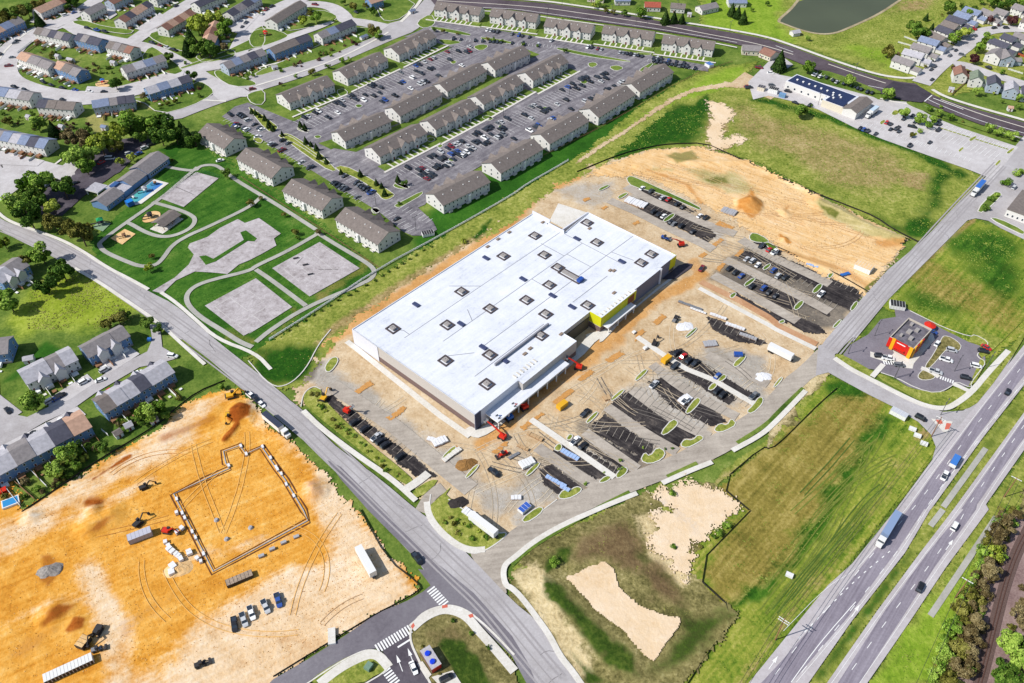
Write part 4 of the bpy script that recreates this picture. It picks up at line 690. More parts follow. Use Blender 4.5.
def gable(o, L, D, H, rise, wallm, roofs, ov=.5, lower=None, x0=0, y0=0, wname='wall', ridge='x', rname='roof', jit=0):
    """one gabled volume as wall + roof parts. roofs: list of materials, one per unit"""
    mb = MB()
    def V(x, y, z): return (x0+x, y0+y, z) if ridge == 'x' else (x0+y, y0+x, z)
    def q(*p):
        p = p if ridge == 'x' else p[::-1]; mb.poly([V(*a) for a in p])
    q((0, 0, 0), (L, 0, 0), (L, 0, H), (0, 0, H)); q((L, D, 0), (0, D, 0), (0, D, H), (L, D, H))
    q((0, D, 0), (0, 0, 0), (0, 0, H), (0, D/2, H+rise), (0, D, H)); q((L, 0, 0), (L, D, 0), (L, D, H), (L, D/2, H+rise), (L, 0, H))
    mb.build(wname, wallm, o)
    n = len(roofs); s = rise/(D/2); t = .22
    for i, rm in enumerate(roofs):
        a = L*i/n-(ov if i == 0 else 0); b = L*(i+1)/n+(ov if i == n-1 else 0); dz = (i % 2)*jit; mb = MB()
        for sg in (0, 1):
            ye = -ov if sg == 0 else D+ov; ze = H-s*ov+.04+dz; ym = D/2; zm = H+rise+.04+dz
            P8 = [(a, ye, ze), (b, ye, ze), (b, ym, zm), (a, ym, zm)]
            top = [V(x, y, z+t) for x, y, z in P8]; bot = [V(x, y, z) for x, y, z in P8]
            if (sg == 1) != (ridge == 'y'): top = top[::-1]; bot = bot[::-1]
            k = len(mb.v); mb.v += top+bot; mb.f += [(k, k+1, k+2, k+3), (k+7, k+6, k+5, k+4)]+[(k+j, k+4+j, k+4+(j+1) % 4, k+(j+1) % 4) for j in range(4)]; mb.m += [0]*6
        mb.build(rname, rm, o)
def windows(o, face, L, D, rows, n, z0=1.0, dz=2.75, w=1.1, h=1.4, skip=()):
    for r in range(rows):
        for i in range(n):
            if (r, i) in skip: continue
            z = z0+dz*r; t = (i+.5)/n
            if face == 'f': loc, rz = (L*t, -.02, z), 0
            elif face == 'l': loc, rz = (-.02, D*t, z), -math.pi/2
            elif face == 'r': loc, rz = (L+.02, D*t, z), math.pi/2
            else: loc, rz = (L*t, D+.02, z), math.pi
            link('window', WIN, o, loc, rz, (w, 1, h))
def doors(o, L, n, y=-.04, w=1.0, h=2.1, ph=.25):
    for i in range(n): link('door', DOOR, o, (L*(i+ph)/n, y, .05), 0, (w, 1, h))
def frame_of(s):
    (ax, ay), (bx, by) = W(s)[:2]; L = math.hypot(bx-ax, by-ay); return ax, ay, L, math.atan2(by-ay, bx-ax)
BZ = .3
conc_w0 = MATS['concrete']
def loc2w(o, x, y):
    a = o.rotation_euler[2]; return (o.location[0]+x*math.cos(a)-y*math.sin(a), o.location[1]+x*math.sin(a)+y*math.cos(a))
def town(s, depth, roofs, label, wall='w', H=5.4, rise=2.6, group='townhouse rows', fr=1, clutter=True, nm='townhouse_row', yard=1, cat='townhouses'):
    ax, ay, L, rz = frame_of(s); o = empty(nm, (ax, ay, BZ), rz, label, cat, group); n = len(roofs)
    gable(o, L, depth, H, rise, SID[wall], [RF[c] for c in roofs], .35, jit=.18)
    mb = MB(); mb.box(.02, L-.02, -.12, 0, 0, .9); mb.build('foundation', plain('block_foundation', C(150, 145, 140), .9), o)
    nu = max(n, round(L/6)); windows(o, 'f', L, depth, 2, nu*2, 1.0, 2.6, .95, 1.3, skip=[(0, i) for i in range(0, nu*2, 2)]); doors(o, L, nu, w=1.0)
    windows(o, 'l', L, depth, 2, 2, 1, 2.6); windows(o, 'r', L, depth, 2, 2, 1, 2.6)
    for i in range(1, nu):
        x = L*i/nu; mb = MB(); d_ = 5+RX.random()*3; mb.box(x-.07, x+.07, -d_, -1.2, 0, 1.5); mb.build('yard_fence', trim if (nu+i) % 2 else wood, o)
    for i in range(nu):
        if RX.random() < .6: x = L*(i+RX.uniform(.2, .6))/nu; d_ = RX.uniform(2.6, 5); w_ = RX.uniform(.8, 1.8); mb = MB(); mb.box(x, x+w_, -d_-RX.uniform(.8, 2), -d_, 0, .28); mb.build('patio_slab', [conc_w0, trim, wood][RX.randrange(3)], o)
    if fr:   # small front stoops / decks with privacy panels
        for i in range(nu):
            mb = MB(); x = L*(i+.1)/nu; mb.box(x, x+2.6, -1.9-RX.random()*.9, -.13, 0, .35+RX.random()*1.2); mb.build('deck', wood if RX.random() < .6 else trim, o)
    return o
RX = random.Random(11)
roof_hv = [('#0,0,6.507 285,135 500,40', 11, 'nnb', 'brown and tan roofed townhouse row at the woodland edge in the far upper left corner'),
 ('#0,0,6.507 -130,335 180,190', 11, 'tgnug', 'townhouse row with a tan roof patch cut by the left edge beside the loop street'),
 ('#0,0,6.507 600,148 708,95', 10, 'gg', 'short townhouse row with plain grey roof above the loop street fork'),
 ('@0,0 510,120 622,50', 10, 'bdnnd', 'brown and dark roofed townhouse row left of the street that climbs to the top edge'),
 ('#0,0,6.507 755,75 870,20', 10, 'bd', 'brown roofed townhouse row touching the top edge between two longer rows'),
 ('#0,0,6.507 240,268 460,318', 10, 'tgdgd', 'townhouse row with five grey and dark roof bands heading the oval block'),
 ('#0,0,6.507 500,308 655,350', 10, 'dgdd', 'mostly dark roofed townhouse row in the middle of the oval block'),
 ('#0,0,6.507 705,360 860,402', 10, 'tgtb', 'townhouse row with taupe and brown roof at the right end of the oval block'),
 ('#0,0,6.507 130,430 330,505', 10, 'ngg', 'short townhouse row with tan left roof on the lower side of the oval block'),
 ('#0,0,6.507 365,490 515,550', 10, 'ntg', 'townhouse row with salmon roof beside the small oval playground'),
 ('@0,0 515,325 675,275', 10, 'glug', 'pale blue grey roofed row right of the small oval playground'),
 ('@0,0 608,410 778,358', 10, 'luld', 'townhouse row with light and blue roofs just above the collector road'),
 ('@0,0 -60,405 130,437', 11, 'gulg', 'grey roofed row with blue right gable cut by the left edge below the oval block'),
 ('@0,0 160,462 305,475', 10, 'dttt', 'taupe roofed townhouse row with a dark left unit facing the gardens'),
 ('@0,0 385,466 548,442', 10, 'uugdd', 'blue grey and dark roofed row beside the tall trees above the daycare'),
 ('@0,0 -90,575 190,630', 11, 'guguludu', 'long row of mixed blue and grey roofs by the parking court at the left edge'),
 ('@0,0 680,152 792,85', 10, 'bnbnb', 'red brown banded townhouse row beside the clump of trees'),
 ('#140,0,6.507 500,330 550,205', 10, 'nbn', 'short brown roofed block hidden among trees'),
 ('#140,0,6.507 400,95 570,20', 10, 'dddg', 'dark roofed row above the clump of trees at the top edge'),
 ('#140,0,6.507 615,155 800,40', 10, 'dgdu', 'dark and grey roofed row along the curved parking street at the top'),
 ('#140,0,6.507 585,500 835,405', 10, 'gugdg', 'five unit row with blue and dark roof bands beside the big street junction'),
 ('@1,0 90,125 208,50', 11, 'ttt', 'taupe roofed row above the lawn with the small square playground'),
 ('@1,0 80,247 230,190', 10, 'ttd', 'row with taupe roof and dark right unit backing onto gardens above the collector road'),
 ('@1,0 270,185 405,130', 10, 'gudd', 'blue walled row with grey and dark roofs at the bend of the collector road'),
 ('@0,0 635,32 700,2', 9, 'gd', 'small grey roofed row cut by the top edge left of the dark roofed row'),
 ('@0,1 30,490 135,420', 12, 'lg', 'duplex with light grey metal roof and blue wall beside the cottage court'),
 ('@0,2 130,215 330,118', 11, 'llgl', 'light grey roofed duplex row above the cottage street with round tree beside it'),
 ('@0,2 375,108 535,22', 10, 'ggg', 'grey roofed duplex row beside the meadow above the cottage street'),
 ('@0,2 440,330 712,168', 11, 'tlldll', 'long cottage row with a brown left roof and dark middle roof below the cottage street'),
 ('@0,2 -140,665 385,385', 12, 'lllgldn', 'longest grey roofed row in the lower left, ending in a tan unit')]
for i, (s, dp, rc, lb) in enumerate(roof_hv):
    o_ = town(s, dp, rc, lb, 'wbwwgwbwwbwbwwgw'[i % 16] if i < 28 else 'b', fr=1)
    if i in (25, 26, 27):
        L_ = frame_of(s)[2]
        for t_ in (.3, .62): gable(o_, dp*.5+1.6, 4.2, 5.0, 1.9, sid_w, [RF['l']], .3, x0=L_*t_-2.1, y0=-1.6, ridge='y', wname='porch_wall', rname='porch_roof')
    if i in (28, 29):
        L_ = frame_of(s)[2]; nn = 4 if i == 28 else 6
        for k_ in range(nn): gable(o_, dp*.5+1.2, 3.6, 4.6, 1.7, sid_w, [RF['ld'[k_ % 2]]], .3, x0=L_*(k_+.5)/nn-1.8, y0=dp*.5, ridge='y', wname='porch_wall', rname='porch_roof')
town('@0,2 -90,110 52,92', 11, 'gg', 'grey roofed house with blue right gable cut by the left edge beside the meadow', 'b', nm='house', group=None, cat='house')
town('@1,0 465,45 512,30', 9, 'n', 'small house with orange tan roof beside the lawn at the top edge', 'b', nm='house', group=None, cat='house', fr=0)
# front cross gables on the two cottage rows and the duplex
# ---- apartment blocks
conc_w = MATS['concrete']
def apartment(s, depth, front, label, H=5.6, rise=3.4):
    ax, ay, L, rz = frame_of(s); o = empty('apartment_block', (ax, ay, BZ), rz, label, 'apartment building', 'two storey apartment blocks')
    gable(o, L, depth, H, rise, sid_w, [rf_taupe], .5)
    near = front == 'n'
    for t, w, hh in ((.25, 3.4, 1.9), (.5, 5.4, 2.9), (.75, 3.4, 1.9)):
        x = L*t-w/2; y0 = -1.3 if near else depth-depth*.34+.0; ln = depth*.34+1.3
        gable(o, ln, w, H-.1 if near else H-.1, hh, sid_w, [rf_taupe], .3, x0=x, y0=y0, ridge='y', wname='dormer_wall', rname='dormer_roof')
    windows(o, 'f', L, depth, 2, 12, 1.0, 2.7, 1.0, 1.3, skip=[(r, i) for r in (0, 1) for i in (2, 3, 5, 6, 8, 9)] if near else [(0, i) for i in range(1, 12, 3)])
    if near:
        mb = MB()
        for t in (.25, .5, .75):
            link('window', WIN, o, (L*t, -1.33, 3.7), 0, (1.4, 1, 1.4)); link('door', DOOR, o, (L*t, -1.36, .05), 0, (1.6, 1, 2.1))
    else:
        for t in (.12, .3, .5, .7, .88):
            mb = MB(); x = L*t; mb.box(x-1.2, x+1.2, -1.5, -.02, 0, .2); mb.box(x-1.2, x+1.2, -1.5, -1.4, .2, 1.1); mb.build('patio', conc_w, o)
        mb = MB(); mb.box(L*.52, L*.52+1.3, -1.1, -.03, 0, 4.6); mb.build('meter_closet', trim, o)
    windows(o, 'l', L, depth, 2, 3, 1.0, 2.7); windows(o, 'r', L, depth, 2, 4, 1.0, 2.7)
    for t in (.12, .3, .55, .68, .87):
        link('roof_vent', VENT, o, (L*t, depth*.33, H+rise*.66), 0)
    if near:   # front walk, stubs and lawn
        d = 7.0; zz = .58-BZ
        mb = MB(); mb.box(-4, L+4, -d-1.5, -d, zz-.12, zz)
        for i in range(8):
            x = L*(i+.9)/9.2; mb.box(x-.5, x+.5, -d+.004, -1.4, zz-.12, zz)
        w = MB(); w.v = [(*loc2w(o, x, y), z+BZ) for x, y, z in mb.v]; w.f = mb.f; w.m = mb.m; tag(w.build('front_walk', conc_w), kind='structure')
        q = [loc2w(o, x, y) for x, y in ((-2.5, -d+.1), (L+2.5, -d+.1), (L+2.5, 0), (-2.5, 0))]
        sheet('front_lawn', q, lawn, .48, 0, .1, world=True)
    return o
ap = [('@1,0 140,445 318,372', 15, 'n', 'first of the three blocks along the collector road, nearest the left drive'), ('@1,0 370,347 530,273', 15, 'n', 'middle of the three blocks along the collector road'), ('@1,0 575,252 722,180', 15, 'n', 'last of the three blocks along the collector road, by its bend'),
 ('@1,0 362,600 542,520', 14, 'f', 'left end block of the back to back pairs, facing the upper car park'), ('@1,0 580,498 745,412', 14, 'f', 'second block facing the upper car park in the back to back pairs'), ('@1,0 768,400 922,318', 14, 'f', 'third block facing the upper car park in the back to back pairs'), ('#430,0,6.507 425,510 650,402', 14, 'f', 'right end block facing the upper car park in the back to back pairs'),
 ('@1,0 500,662 685,568', 14, 'n', 'left end block of the back to back pairs, facing the lower car park'), ('@1,0 722,553 888,465', 14, 'n', 'second block facing the lower car park in the back to back pairs'), ('! 484,113 523,91', 14, 'n', 'third block facing the lower car park in the back to back pairs'), ('#430,0,6.507 670,578 895,457', 14, 'n', 'right end block facing the lower car park in the back to back pairs'),
 ('@1,1 752,178 935,85', 15, 'f', 'apartment block nearest the store, first in the row along the grass strip'), ('! 501,182 542.5,158', 15, 'f', 'second apartment block in the row along the grass strip above the store'), ('! 549.5,152.5 588,130', 15, 'f', 'third apartment block in the row along the grass strip'), ('! 598,126 634,103', 15, 'f', 'fourth apartment block in the row along the grass strip'), ('! 639,100.5 672,80.5', 15, 'f', 'farthest apartment block in the row along the grass strip'),
 ('#430,0,6.507 30,110 318,150', 13, 'n', 'leftmost block of the row along the top road'), ('#430,0,6.507 390,155 685,195', 13, 'n', 'second block from the left along the top road'), ('! 544,34 590,41', 13, 'n', 'third block from the left along the top road'), ('! 601.5,41 651,48', 13, 'n', 'fourth block from the left along the top road'), ('! 661,51 711.5,58', 13, 'n', 'rightmost block of the row along the top road'),
 ('#190,100,6.507 70,275 238,375', 15, 'f', 'uppermost of the four blocks beside the park'), ('#190,100,6.507 320,440 545,567', 15, 'f', 'second of the four blocks beside the park from the top'), ('@1,1 116,120 270,198', 15, 'f', 'third of the four blocks beside the park'), ('@1,1 325,235 492,335', 15, 'f', 'lowest of the four blocks beside the park, next to the sports court')]
for s, d, f, l in ap: apartment(s, d, f, 'apartment block, '+l.replace('apartment block','block') if not l.startswith('apartment') else l)
# ---- single houses in the upper right
hs = [('35,440 155,482', 'g', 'w', 'grey roofed house nearest the road junction in the line left of the street'), ('100,397 225,432', 'l', 'w', 'second house of the line from the road junction with pale roof'), ('155,357 270,393', 'g', 'w', 'third house of the line from the road junction'), ('205,312 322,347', 'u', 'w', 'fourth house of the line from the road junction'),
 ('255,272 350,318', 't', 'c', 'taupe roofed house in the middle of the line left of the street'), ('312,238 402,272', 'd', 'w', 'dark roofed house between two taupe roofed ones'), ('350,205 440,238', 't', 'c', 'taupe roofed house behind the round street trees'), ('385,172 488,205', 'd', 'w', 'dark blue roofed house in the upper part of the line'), ('435,142 525,175', 'u', 'w', 'second last house of the line with blue grey roof'), ('490,115 590,148', 'u', 'w', 'last house of the line, next to the red car'),
 ('598,125 680,160', 'g', 'w', 'grey and white house at the head of the street'), ('690,125 765,150', 'g', 'w', 'tall fronted white house at the head of the street'), ('810,95 880,120', 'g', 'w', 'white house beside the dark red tree at the street bend'), ('868,185 930,205', 't', 'w', 'large white house cut by the right edge at the street bend'), ('815,285 930,318', 'g', 'w', 'big white house with dark windows above the red decks'),
 ('655,322 770,365', 'd', 'w', 'dark blue roofed house on the corner island left half'), ('735,292 815,322', 'd', 'w', 'dark blue roofed house on the corner island right half'), ('640,402 735,432', 'g', 'w', 'white house with small twin gables on the corner island'), ('748,435 835,440', 'g', 'g', 'pale blue fronted house on the corner island by the side street'),
 ('440,540 505,548', 'b', 'w', 'white gabled house with brown roof on the near side of the side street'), ('540,568 602,578', 'e', 'w', 'white gabled house with green roof on the near side of the side street'), ('655,603 715,612', 'd', 'g', 'white gabled house with dark roof on the near side of the side street'), ('765,640 835,652', 'l', 'g', 'white gabled house with light roof on the near side of the side street'), ('878,662 940,672', 'd', 'g', 'white gabled house cut by the right edge by the side street')]
for k, (s, r, w_, lb) in enumerate(hs):
    ax, ay, L, rz = frame_of('#884,0,6.507 '+s)
    L = max(L, 8); o = empty('house', (ax, ay, BZ), rz, lb, 'house', 'houses in the upper right neighbourhood')
    if k >= 19 or k in (17, 18):      # gable towards the camera
        gable(o, 11, L, 5.2, 2.6, SID[w_], [RF[r]], .4, ridge='y'); windows(o, 'f', L, 11, 2, 2, 1, 2.6, 1.0, 1.3)
        gable(o, 6, 6, 2.8, 1.4, SID[w_], [RF[r]], .3, x0=L, y0=3, wname='garage_wall', rname='garage_roof')
    else:
        gable(o, L, 8.4, 5.0, 2.3, SID[w_], [RF[r]], .4); windows(o, 'f', L, 8, 2, 3, 1, 2.6, 1.0, 1.2); windows(o, 'r', L, 8, 2, 2, 1, 2.6)
        gable(o, 6, 6.4, 2.7, 1.5, SID[w_], [RF[r]], .3, x0=L, y0=.8, wname='garage_wall', rname='garage_roof')
        mb = MB(); mb.box(L+6.02, L+6.08, 1.8, 6.2, 0, 2.2); mb.build('garage_door', trim, o)
misc = [('@2,0 412,22 472,22', 9, 'u', 'w', 'blue roofed white house beyond the top road at the top edge'), ('@2,0 530,46 592,48', 9, 'r', 'w', 'red roofed house beyond the top road'), ('@2,0 632,50 688,55', 9, 't', 'w', 'taupe roofed white garage house beyond the top road'), ('#660,0,6.507 272,100 378,76', 9, 'g', 'w', 'white house with long grey roof on the lawn beyond the top road'),
 ('#660,0,6.507 445,50 560,50', 10, 'u', 'w', 'blue grey roofed house beside three dark conifers'), ('@2,0 300,8 365,14', 8, 'g', 'c', 'small cream house with hedge beyond the top road'), ('#660,0,6.507 530,358 650,366', 8, 'g', 'c', 'low grey roofed building beside the top road'), ('#660,0,6.507 640,372 712,402', 10, 'b', 'c', 'brown roofed building beside the big conifer'),
 ('@2,0 0,-10 60,0', 8, 'g', 'w', 'house cut by the top edge beyond the top road')]
for s, d, r, w_, lb in misc:
    ax, ay, L, rz = frame_of(s); o = empty('house', (ax, ay, .1), rz, lb, 'house'); gable(o, L, d, 3.4, 2.2, SID[w_], [RF[r]], .4); windows(o, 'f', L, d, 1, 4); windows(o, 'l', L, d, 1, 2); doors(o, L, 1)
# sheds in the gardens
shd = [('@0,2 470,400 495,385', 't', 'tan roofed garden shed behind the cottage row'), ('@0,2 510,370 535,358', 'l', 'pale roofed garden shed behind the cottage row'), ('@0,0 222,236 235,240', 'l', 'white shed at left in the gardens of the oval block'), ('@0,0 268,250 290,255', 'l', 'white shed at the centre of the gardens of the oval block'), ('@0,0 442,262 460,266', 'l', 'white shed at right in the gardens of the oval block'),
 ('@0,0 235,520 252,524', 'l', 'white shed in the gardens below the taupe row'), ('@0,0 405,522 425,526', 'u', 'small blue shed beside the large garden trees'), ('@1,0 70,285 90,280', 'l', 'white shed behind the taupe and dark row'), ('@1,0 425,165 450,155', 'u', 'pale blue shed at the bend of the collector road'), ('@0,0 105,480 118,484', 'l', 'white shed in the garden of the left row'), ('@2,0 700,68 715,70','l','tiny white shed beside the taupe roofed garage house'), ('#884,0,6.507 415,600 445,605', 'l', 'white garden shed in the corner lawn of the side street'), ('#884,0,6.507 800,725 825,728', 'n', 'orange roofed shed at the back of the corner lawn'), ('@0,2 100,100 140,92', 'l', 'grey shed behind the duplex row'),
 ('@0,2 610,345 640,330', 't', 'brown shed at the right of the cottage gardens'), ('@1,0 620,60 640,52','u','small blue and white kiosk at the corner of the top car park')]
for s, r, lb in shd:
    ax, ay, L, rz = frame_of(s); L = max(L, 3); o = empty('shed', (ax, ay, .1), rz, lb, 'shed', 'garden sheds'); gable(o, L, 3, 2.1, .9, sid_w, [RF[r]], .2); link('door', DOOR, o, (L/2, -.05, .02), 0, (1.1, 1, 1.9))
# ---- the big store
so_ = at(352, 329, 9)
store = empty('store', (*so_, 0), AA-0, 'huge white roofed store under construction in the middle of the dirt site', 'store'); store.rotation_euler[2] = AA
# local frame: x = along AA, y = to the left of it; B direction is -y
roof_m = ground_mat('white_membrane', ramp((196, 201, 212), (226, 230, 238), (238, 241, 247), (250, 251, 254)), offs=201, w=((1/26, .35), (1/5, .35), (1/.9, .3)), rough=.6, spec=.3, streak=(AA, 1.6, 30, .25)); blk = plain('block_wall', C(196, 190, 184), .9, .06); brown_b = plain('brown_block', C(120, 100, 96), .9, .08); fronts = plain('grey_panel', C(120, 122, 140), .7, .05); whitep = plain('white_panel', C(226, 228, 238), .7, .03)
yel = plain('yellow_sheathing', C(216, 216, 30), .6, .04, scale=.6); dark = plain('recess_shade', (.03, .03, .035), .9)  # last colour: near-black painted in for shade under the entrance canopy
plan = [(0, 0), (120, 0), (120, -11.5), (118, -11.5), (118, -23), (140.5, -21), (141, -74.8), (127, -74.8), (126.5, -75.6), (106, -75.6), (106, -76.6), (80, -76.6), (80, -70.2), (61, -70.2), (61, -78), (26, -78), (26, -75), (.5, -75)]
plan = plan[::-1]  # counter-clockwise
def inset(p, d): return offset(p, d, True)
if area(plan) < 0: plan = plan[::-1]
mb = MB()
for i in range(len(plan)):
    a, b = plan[i], plan[(i+1) % len(plan)]; mb.quad((*a, 3.2), (*b, 3.2), (*b, 9), (*a, 9))
mb.build('wall', blk, store)
mb = MB()
for i in range(len(plan)):
    a, b = plan[i], plan[(i+1) % len(plan)]; mb.quad((*a, 0), (*b, 0), (*b, 3.2), (*a, 3.2))
mb.build('wall_base', brown_b, store)
pin = inset(plan, .35); tri = tessellate_polygon([[Vector((x, y, 0)) for x, y in plan]])
mb = MB(); mb.v = [(x, y, 8.6) for x, y in plan]; mb.f = [t if (Vector(mb.v[t[1]])-Vector(mb.v[t[0]])).cross(Vector(mb.v[t[2]])-Vector(mb.v[t[0]])).z > 0 else t[::-1] for t in tri]; mb.m = [0]*len(mb.f); mb.build('roof', roof_m, store)
mb = MB(); n = len(plan)
for i in range(n):
    j = (i+1) % n; a, b, c, d = plan[i], plan[j], pin[j], pin[i]
    mb.quad((*a, 9.01), (*b, 9.01), (*c, 9.01), (*d, 9.01)); mb.quad((*d, 9.01), (*c, 9.01), (*c, 8.6), (*d, 8.6))
mb.build('parapet', roof_m, store)
def sbox(name, x0, x1, y0, y1, z0, z1, m, mt=None, parent=store):
    mb = MB(); mb.box(x0, x1, y0, y1, z0, z1, 0, 1 if mt else None); return mb.build(name, [m, mt] if mt else m, parent)
sbox('corner_wall', -.12, .0, -17, 0, 0, 8.9, whitep)
sbox('front_wall', .4, 26.1, -75.3, -75.01, 0, 9.3, whitep, roof_m)
sbox('front_wall', 106.1, 126.6, -76.0, -75.62, 0, 9.2, fronts, roof_m); sbox('front_wall', 127.1, 136, -75.2, -74.82, 0, 9.1, fronts, roof_m); sbox('pilaster', 126.4, 127.3, -76.6, -75.2, 0, 9.4, whitep)
sbox('front_wall', .2, 3.5, -75.7, -75.32, 0, 9.5, plain('navy_panel', C(66, 72, 96), .7, .05))
sbox('yellow_panel', 80, 106, -77.0, -76.62, 3.9, 9.6, yel, roof_m); sbox('yellow_panel', 79.6, 79.98, -76.9, -70.3, 3.9, 9.6, yel, roof_m); sbox('yellow_panel', 136.1, 141.2, -75.25, -74.85, 2.5, 9.0, yel, roof_m); sbox('yellow_panel', 141.02, 141.3, -74.8, -72, 3, 9, yel)
sbox('doorway_panel', 99.5, 104.5, -77.08, -77.01, 4.2, 8.6, plain('rust_sheathing', C(140, 84, 50), .8, .1))
c_ = sbox('canopy', 81, 102, -80.2, -77.02, 4.0, 4.5, trim, roof_m)
for x in (82, 89, 95, 101): sbox('canopy_post', x, x+.4, -79.9, -79.5, 0, 4, trim)
c_ = sbox('canopy', 6.3, 51, -82.3, -78.05, 4.7, 5.3, trim, roof_m); c2_ = sbox('canopy_back', 6.3, 25.9, -78.04, -75.35, 4.7, 5.28, trim, roof_m)
for x in range(7, 51, 6): sbox('canopy_post', x, x+.4, -82, -81.6, 0, 4.7, trim)
sbox('entrance_recess', 7, 50, -78.4, -78.02, .05, 4.5, dark)  # near-black slab paints shade below the canopy; the wall behind is closed
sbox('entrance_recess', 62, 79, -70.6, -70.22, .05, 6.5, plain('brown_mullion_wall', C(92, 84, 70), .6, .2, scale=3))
sbox('dock_wall', 120.1, 140.4, -20.9, -20.2, 0, 9.0, whitep)
sbox('stepped_roof', 26.2, 60.8, -62.3, -61.6, 8.62, 9.9, plain('flashing', C(150, 150, 158), .6))
# raised screen at the dock corner
sbox('screen_wall', 120.02, 120.4, -12, 0, 0, 10.6, whitep); sbox('screen_wall', 118.02, 118.4, -23, -12.5, 0, 10.2, whitep)
# seams on the membrane
mb = MB()
for a, b in [((12, -21), (118, -21)), ((22, -35), (118, -35)), ((12, -13), (15, -17)), ((15, -17), (15, -21)), ((104, -20), (104, -35)), ((40, -35), (44, -28)), ((80, -35), (80, -43)), ((60, -50), (140, -50)), ((30, -50), (60, -50)), ((17, -43), (26, -50)), ((16, -60), (60, -60)), ((106, -50), (106, -35)), ((118, -35), (118, -60)), ((118, -23), (118, -35)), ((80, -60), (106, -60)), ((122, -50), (124, -62)), ((50, -10), (60, -21))]:
    strip(mb, [a, b], .32, 8.615+.002*len(mb.f))
mb.build('roof_seam', plain('seam', C(150, 152, 160), .7), store)
def rooftop(x, y, big=0, blue=0):
    u = empty('rooftop_unit', (x, y, 8.6)); u.parent = store
    hw, hd = (1.0, 1.25) if not big else (.9, 5.0)
    mb = MB(); mb.box(-hw, hw, -hd, hd, .3, 1.1); mb.tube((0, -hd*.5, 1.1), (0, -hd*.5, 1.25), .4, .4, 10); mb.tube((0, hd*.4, 1.1), (0, hd*.4, 1.25), .4, .4, 10); mb.build('casing', plain('unit_metal', C(170, 164, 160), .5, .1), u)
    mb = MB(); dk = plain('unit_frame', C(86, 76, 78), .8)
    for k in (-1, 1):
        mb.box(k*(hw+1.1)-.3, k*(hw+1.1)+.3, -hd-1.3, hd+1.3, 0, .45); mb.box(-hw-1.4, hw+1.4, k*(hd+1.1)-.3, k*(hd+1.1)+.3, .01, .43)
    mb.build('frame', dk, u)
    if blue:
        mb = MB(); mb.box(-1.6, 1.6, -6.5, -4.6, .5, 1.9); mb.build('tarpaulin', plain('blue_tarp', C(40, 84, 170), .5), u)
for x, y, b, bl in [(12.5, -13, 0, 0), (50.9, -17.4, 0, 0), (83.7, -13.4, 0, 0), (51.2, -35.4, 0, 0), (30.4, -28.9, 0, 0), (106.6, -13.7, 0, 0), (97.9, -27.5, 0, 0), (94.8, -38.7, 0, 0), (94, -47.5, 1, 1), (82.1, -44.2, 0, 0), (66.8, -43.5, 0, 0), (65.4, -56.4, 0, 0), (53.3, -64, 0, 0), (82.9, -66.5, 0, 0), (123.2, -40.1, 0, 0), (124.8, -66, 0, 0), (133.7, -65.6, 0, 0), (14.2, -44.5, 0, 0), (29.4, -55.9, 0, 0), (16.1, -66.9, 0, 0), (133, -26, 0, 0)]: rooftop(x, y, b, bl)
for x, y in [(30.3, -8.7), (76.8, -8.3), (118.8, -30.8), (119.2, -58.5), (77, -32.3), (77.2, -50.3), (77.2, -62), (30.8, -50.6), (31.1, -63), (35, -33)]: sbox('roof_hatch', x-.9, x+.9, y-1.8, y+1.8, 8.6, 9.3, plain('hatch_blue', C(70, 78, 112), .4))
for k in range(7): sbox('membrane_roll', 27+k*.0+k*2.1, 27.5+k*2.1, -73.5, -71.3, 8.6, 9.0, plain('roll_tan', C(214, 208, 196), .8))
for k in range(9): sbox('membrane_roll', 82+k*2.6, 82.6+k*2.6, -75.4, -74.2, 8.6, 9.0, MATS['roll_tan'])
for x, y in [(118, -9), (100, -2.2), (92, -2), (84, -2.4), (44, -66), (40, -66.5), (111, -60), (110, -58.5), (60, -70), (98, -70), (130, -30)]: sbox('roof_material', x-1, x+1, y-.6, y+.6, 8.6, 9.1, plain('board_brown', C(150, 132, 116), .8, .2))
# ---- supermarket strip building with solar panels
o = None
ax, ay, L, rz = frame_of('#780,60,6.507 25,187 520,372')
o = empty('strip_building', (ax, ay, .45), rz, 'long low white shop building with dark solar panels on its roof beside the car park', 'shop building')
pv = plain('solar_panel', C(38, 46, 84), .25, .1, scale=1, spec=.6)
mb = MB(); mb.box(0, L-9.5, 0, 14, 0, 5, 0, 1); mb.build('wall', [sid_w, roof_m], o)
mb = MB(); mb.box(L*.55, L-9, -5.5, -.02, 0, 4.6, 0, 1); mb.build('front_wing', [sid_c, roof_m], o)
mb = MB(); mb.box(.9, L-11, 1.0, 12.6, 5.02, 5.25); mb.build('solar_array', pv, o); mb = MB(); mb.box(L*.55+2, L-10.4, -5.0, .7, 4.62, 5.3); mb.build('solar_array', pv, o)
gable(o, 20, 9, 4.8, 1.6, sid_w, [rf_taupe], .6, x0=L-9.4, y0=-6.4, ridge='y', wname='end_wall', rname='end_roof')
for i in range(8): 
    mb = MB(); x = 5+i*(L-24)/7; mb.box(x-.55, x+.55, 5.6, 6.7, 5.26, 5.8); mb.build('skylight', trim, o)
windows(o, 'f', L*.55, 14, 1, 6, 1, 2.7, 1.6, 1.6)
for x, y in [(L-20, 0), (L-22, 3), (L-17, 4)]:
    mb = MB(); mb.box(x-.5, x+.5, y-.5, y+.5, 5.3, 5.9); mb.build('rooftop_unit', trim, o)
